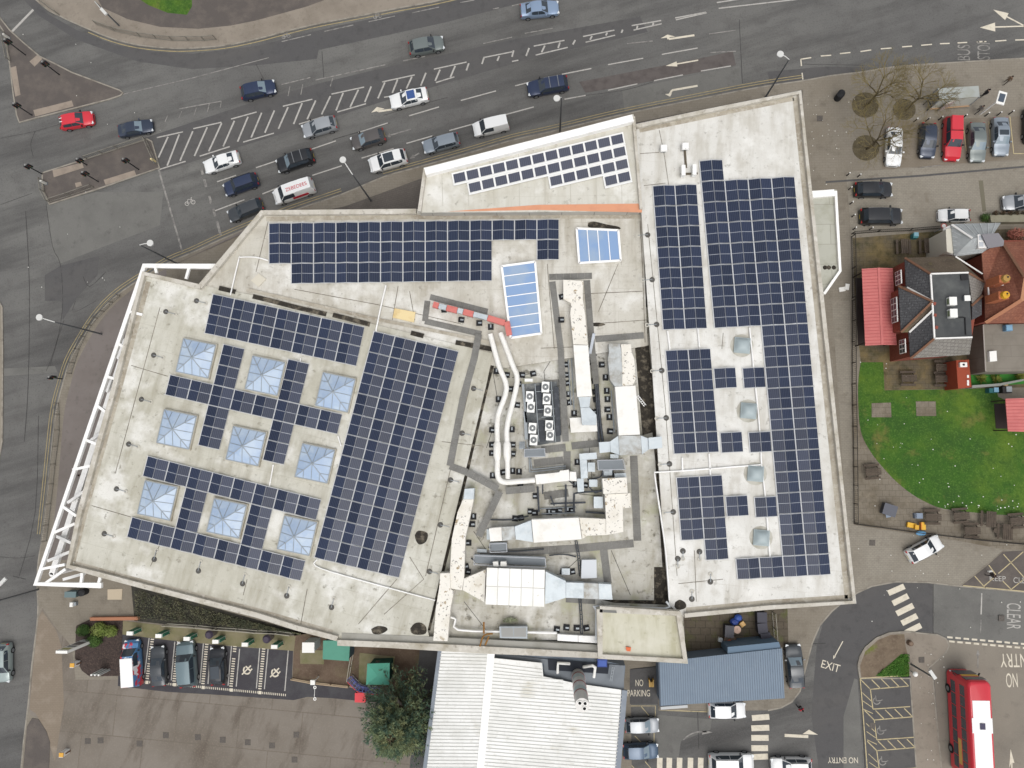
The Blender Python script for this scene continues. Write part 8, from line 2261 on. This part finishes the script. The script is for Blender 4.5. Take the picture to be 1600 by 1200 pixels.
# hedge and dead leaves in the dark strip
mb = MB(); rr = random.Random(4)
for k in range(3800):
    x = rr.uniform(210, 470); f = rr.random()
    y0, y1 = 916 + (x - 205) * 0.272, 970 + (x - 210) * 0.09
    y = y0 + 4 + (y1 - y0 - 8) * f
    c = P(x, y, rr.uniform(0.15, 0.75)); s = rr.uniform(0.05, 0.12)
    u = Vector((rr.uniform(-1, 1), rr.uniform(-1, 1), rr.uniform(-0.5, 0.5))).normalized(); v = u.orthogonal()
    mb.add([c - u * s, c + v * s * 0.6, c + u * s, c - v * s * 0.6], [(0, 1, 2, 3)])
tag(mb.build('ground_cover', leafmat('ground_cover', (84, 88, 70), (112, 110, 84), (60, 66, 52)), kind='stuff'), 'dark low ground cover between the store and the charging bays', 'plants', kind='stuff')
# green growth in the flower bed
mb = MB()
for k in range(1500):
    x = rr.uniform(1372, 1421); y = rr.uniform(1022, 1057)
    if (1057 - y) > (x - 1366) * 0.75:
        continue
    c = P(x, y, ZP + rr.uniform(0.03, 0.25)); s = rr.uniform(0.04, 0.1)
    u = Vector((rr.uniform(-1, 1), rr.uniform(-1, 1), rr.uniform(-0.3, 0.6))).normalized(); v = u.orthogonal()
    mb.add([c - u * s, c + v * s * 0.5, c + u * s, c - v * s * 0.5], [(0, 1, 2, 3)])
tag(mb.build('bed_plants', leafmat('bed_leaf', (72, 116, 44), (100, 134, 60), (50, 84, 34)), kind='stuff'), 'leafy green growth at the end of the flower bed', 'plants', kind='stuff')
clutter('lamp_globe', 'white globe light beside the flower bed', 'globe light', [('globe', bl3(1428, 1052, 0.6, 0.28, (1, 1, 1)), SHW), ('post', cy(1427, 1051, ZP, 0.05, 0.55, 8), STEEL)], 1428, 1052)
lamp('white headed lamp standing at the corner by the bus', 1424, 1038, 1457, 1054, 5.0, False)
clutter('stump_bollard', 'small brown stump bollard by the tip of the flower bed', 'bollard', [('stump', cy(1424, 1006, ZP, 0.32, 0.5, 10, 0.26), mat('stump', (110, 92, 78), 0.9)), ('cap', cy(1424, 1006, 0.6, 0.18, 0.03, 8), mat('stump2', (130, 112, 96), 0.9))], 1424, 1006)

# ------------------------------------------------------------------ people
def person(label, bx_, by_, face, top, trousers, hair, skin=(190, 150, 126), stride=0.22, extra=None, z=ZP):
    b = P(bx_, by_, z)
    t = thing('person', label, 'person', b, rad(face), 'people on foot')
    V, E_, Rr = [], [], []
    def v(x, y, zz, r):
        V.append((x, y, zz)); Rr.append(r); return len(V) - 1
    def e(a, c_):
        E_.append((a, c_))
    pel = v(0, 0, 0.95, 0.15)
    sp1 = v(0.0, 0, 1.15, 0.135); e(pel, sp1)
    ch = v(0.01, 0, 1.36, 0.16); e(sp1, ch)
    nk = v(0.01, 0, 1.50, 0.06); e(ch, nk)
    hd = v(0.03, 0, 1.62, 0.10); e(nk, hd)
    tp = v(0.02, 0, 1.72, 0.085); e(hd, tp)
    ns = v(0.125, 0, 1.61, 0.018); e(hd, ns)
    for s in (-1, 1):
        sh = v(0, s * 0.19, 1.42, 0.075); e(ch, sh)
        el = v(-0.03 + s * 0.06, s * 0.25, 1.14, 0.05); e(sh, el)
        wr = v(0.1 + s * 0.08, s * 0.24, 0.93, 0.035); e(el, wr)
        pm_ = v(0.13 + s * 0.08, s * 0.235, 0.86, 0.032); e(wr, pm_)
        for k in range(4):
            f1 = v(0.13 + s * 0.08 + 0.02 * (k - 1.5), s * 0.23, 0.80, 0.010); e(pm_, f1)
            f2 = v(0.14 + s * 0.08 + 0.02 * (k - 1.5), s * 0.22, 0.76 - 0.006 * (1.5 - abs(k - 1.5)), 0.008); e(f1, f2)
        th_ = v(0.17 + s * 0.08, s * 0.215, 0.85, 0.010); e(pm_, th_)
        hp = v(0, s * 0.09, 0.90, 0.11); e(pel, hp)
        kn = v(s * stride * 0.6 + 0.04, s * 0.1, 0.50, 0.068); e(hp, kn)
        an = v(s * stride, s * 0.1, 0.09, 0.045); e(kn, an)
        to = v(s * stride + 0.17, s * 0.11, 0.035, 0.035); e(an, to)
    me = bpy.data.meshes.new('body')
    me.from_pydata(V, E_, [])
    o = bpy.data.objects.new('body', me)
    COL.objects.link(o)
    o.parent = t
    sk = o.modifiers.new('skin', 'SKIN')
    if not me.skin_vertices:
        me.attributes.new if False else None
    lay = me.skin_vertices[0] if len(me.skin_vertices) else None
    if lay is None:
        bpy.context.view_layer.objects.active = o
        bpy.ops.mesh.customdata_skin_add()
        lay = me.skin_vertices[0]
    for i, r in enumerate(Rr):
        lay.data[i].radius = (r, r)
        lay.data[i].use_root = (i == 0)
    sb = o.modifiers.new('sub', 'SUBSURF'); sb.levels = 1; sb.render_levels = 1
    m = bpy.data.materials.new('clothed_body')
    m.use_nodes = True
    nt_ = m.node_tree; bs_ = nt_.nodes['Principled BSDF']; bs_.inputs['Roughness'].default_value = 0.85
    tc = nt_.nodes.new('ShaderNodeTexCoord'); sx = nt_.nodes.new('ShaderNodeSeparateXYZ'); nt_.links.new(tc.outputs['Object'], sx.inputs[0])
    rp = nt_.nodes.new('ShaderNodeValToRGB'); rp.color_ramp.interpolation = 'CONSTANT'
    dv = nt_.nodes.new('ShaderNodeMath'); dv.operation = 'DIVIDE'; dv.inputs[1].default_value = 2.0; nt_.links.new(sx.outputs['Z'], dv.inputs[0]); nt_.links.new(dv.outputs[0], rp.inputs[0])
    els = rp.color_ramp.elements
    els[0].position = 0.0; els[0].color = (*lin((40, 36, 34)), 1)
    els[1].position = 0.055; els[1].color = (*lin(trousers), 1)
    for ps, cc in ((0.46, top), (0.755, skin), (0.83, hair)):
        el_ = els.new(ps); el_.color = (*lin(cc), 1)
    nt_.links.new(rp.outputs[0], bs_.inputs['Base Color'])
    me.materials.append(m)
    mb = MB(); mb.ball((0.0, 0, 1.70), 0.115, 10, (1.05, 0.95, 0.85)); mb.build('hair', mat('hair_%d_%d_%d' % hair, hair, 0.9), t, smooth=80, local=True)
    if extra:
        nm, mbb, mm = extra; mbb.build(nm, mm, t, local=True)
    return t
bag = MB(); bag.box((-0.2, 0, 1.2), (0.18, 0.34, 0.45))
person('person in a red top carrying a dark backpack, crossing by the zebra stripes', 1246, 1102, -60, (190, 50, 66), (52, 52, 60), (44, 36, 32), extra=('backpack', bag, TRIM), z=0.0)
bag2 = MB(); bag2.box((0.1, 0.34, 0.7), (0.32, 0.14, 0.36))
person('person in dark clothes with a pale bag walking over the yellow box', 1541, 896, 20, (48, 40, 40), (54, 50, 52), (60, 44, 36), extra=('carrier_bag', bag2, SHW), z=ZP + 0.01)
person('person in dark clothes walking below the left truss', 137, 742, 100, (46, 46, 50), (40, 42, 48), (40, 34, 32))
person('person in black standing at the right end of the bus shelter', 1533, 151, 180, (34, 32, 34), (36, 34, 36), (30, 28, 28), stride=0.06)
person('person in grey striding beside the solar sign post', 1524, 176, 40, (100, 96, 92), (50, 48, 50), (56, 46, 40), stride=0.3)
person('person in a brown coat on the pavement at the top right', 1568, 131, 45, (98, 80, 64), (70, 62, 56), (60, 48, 40))
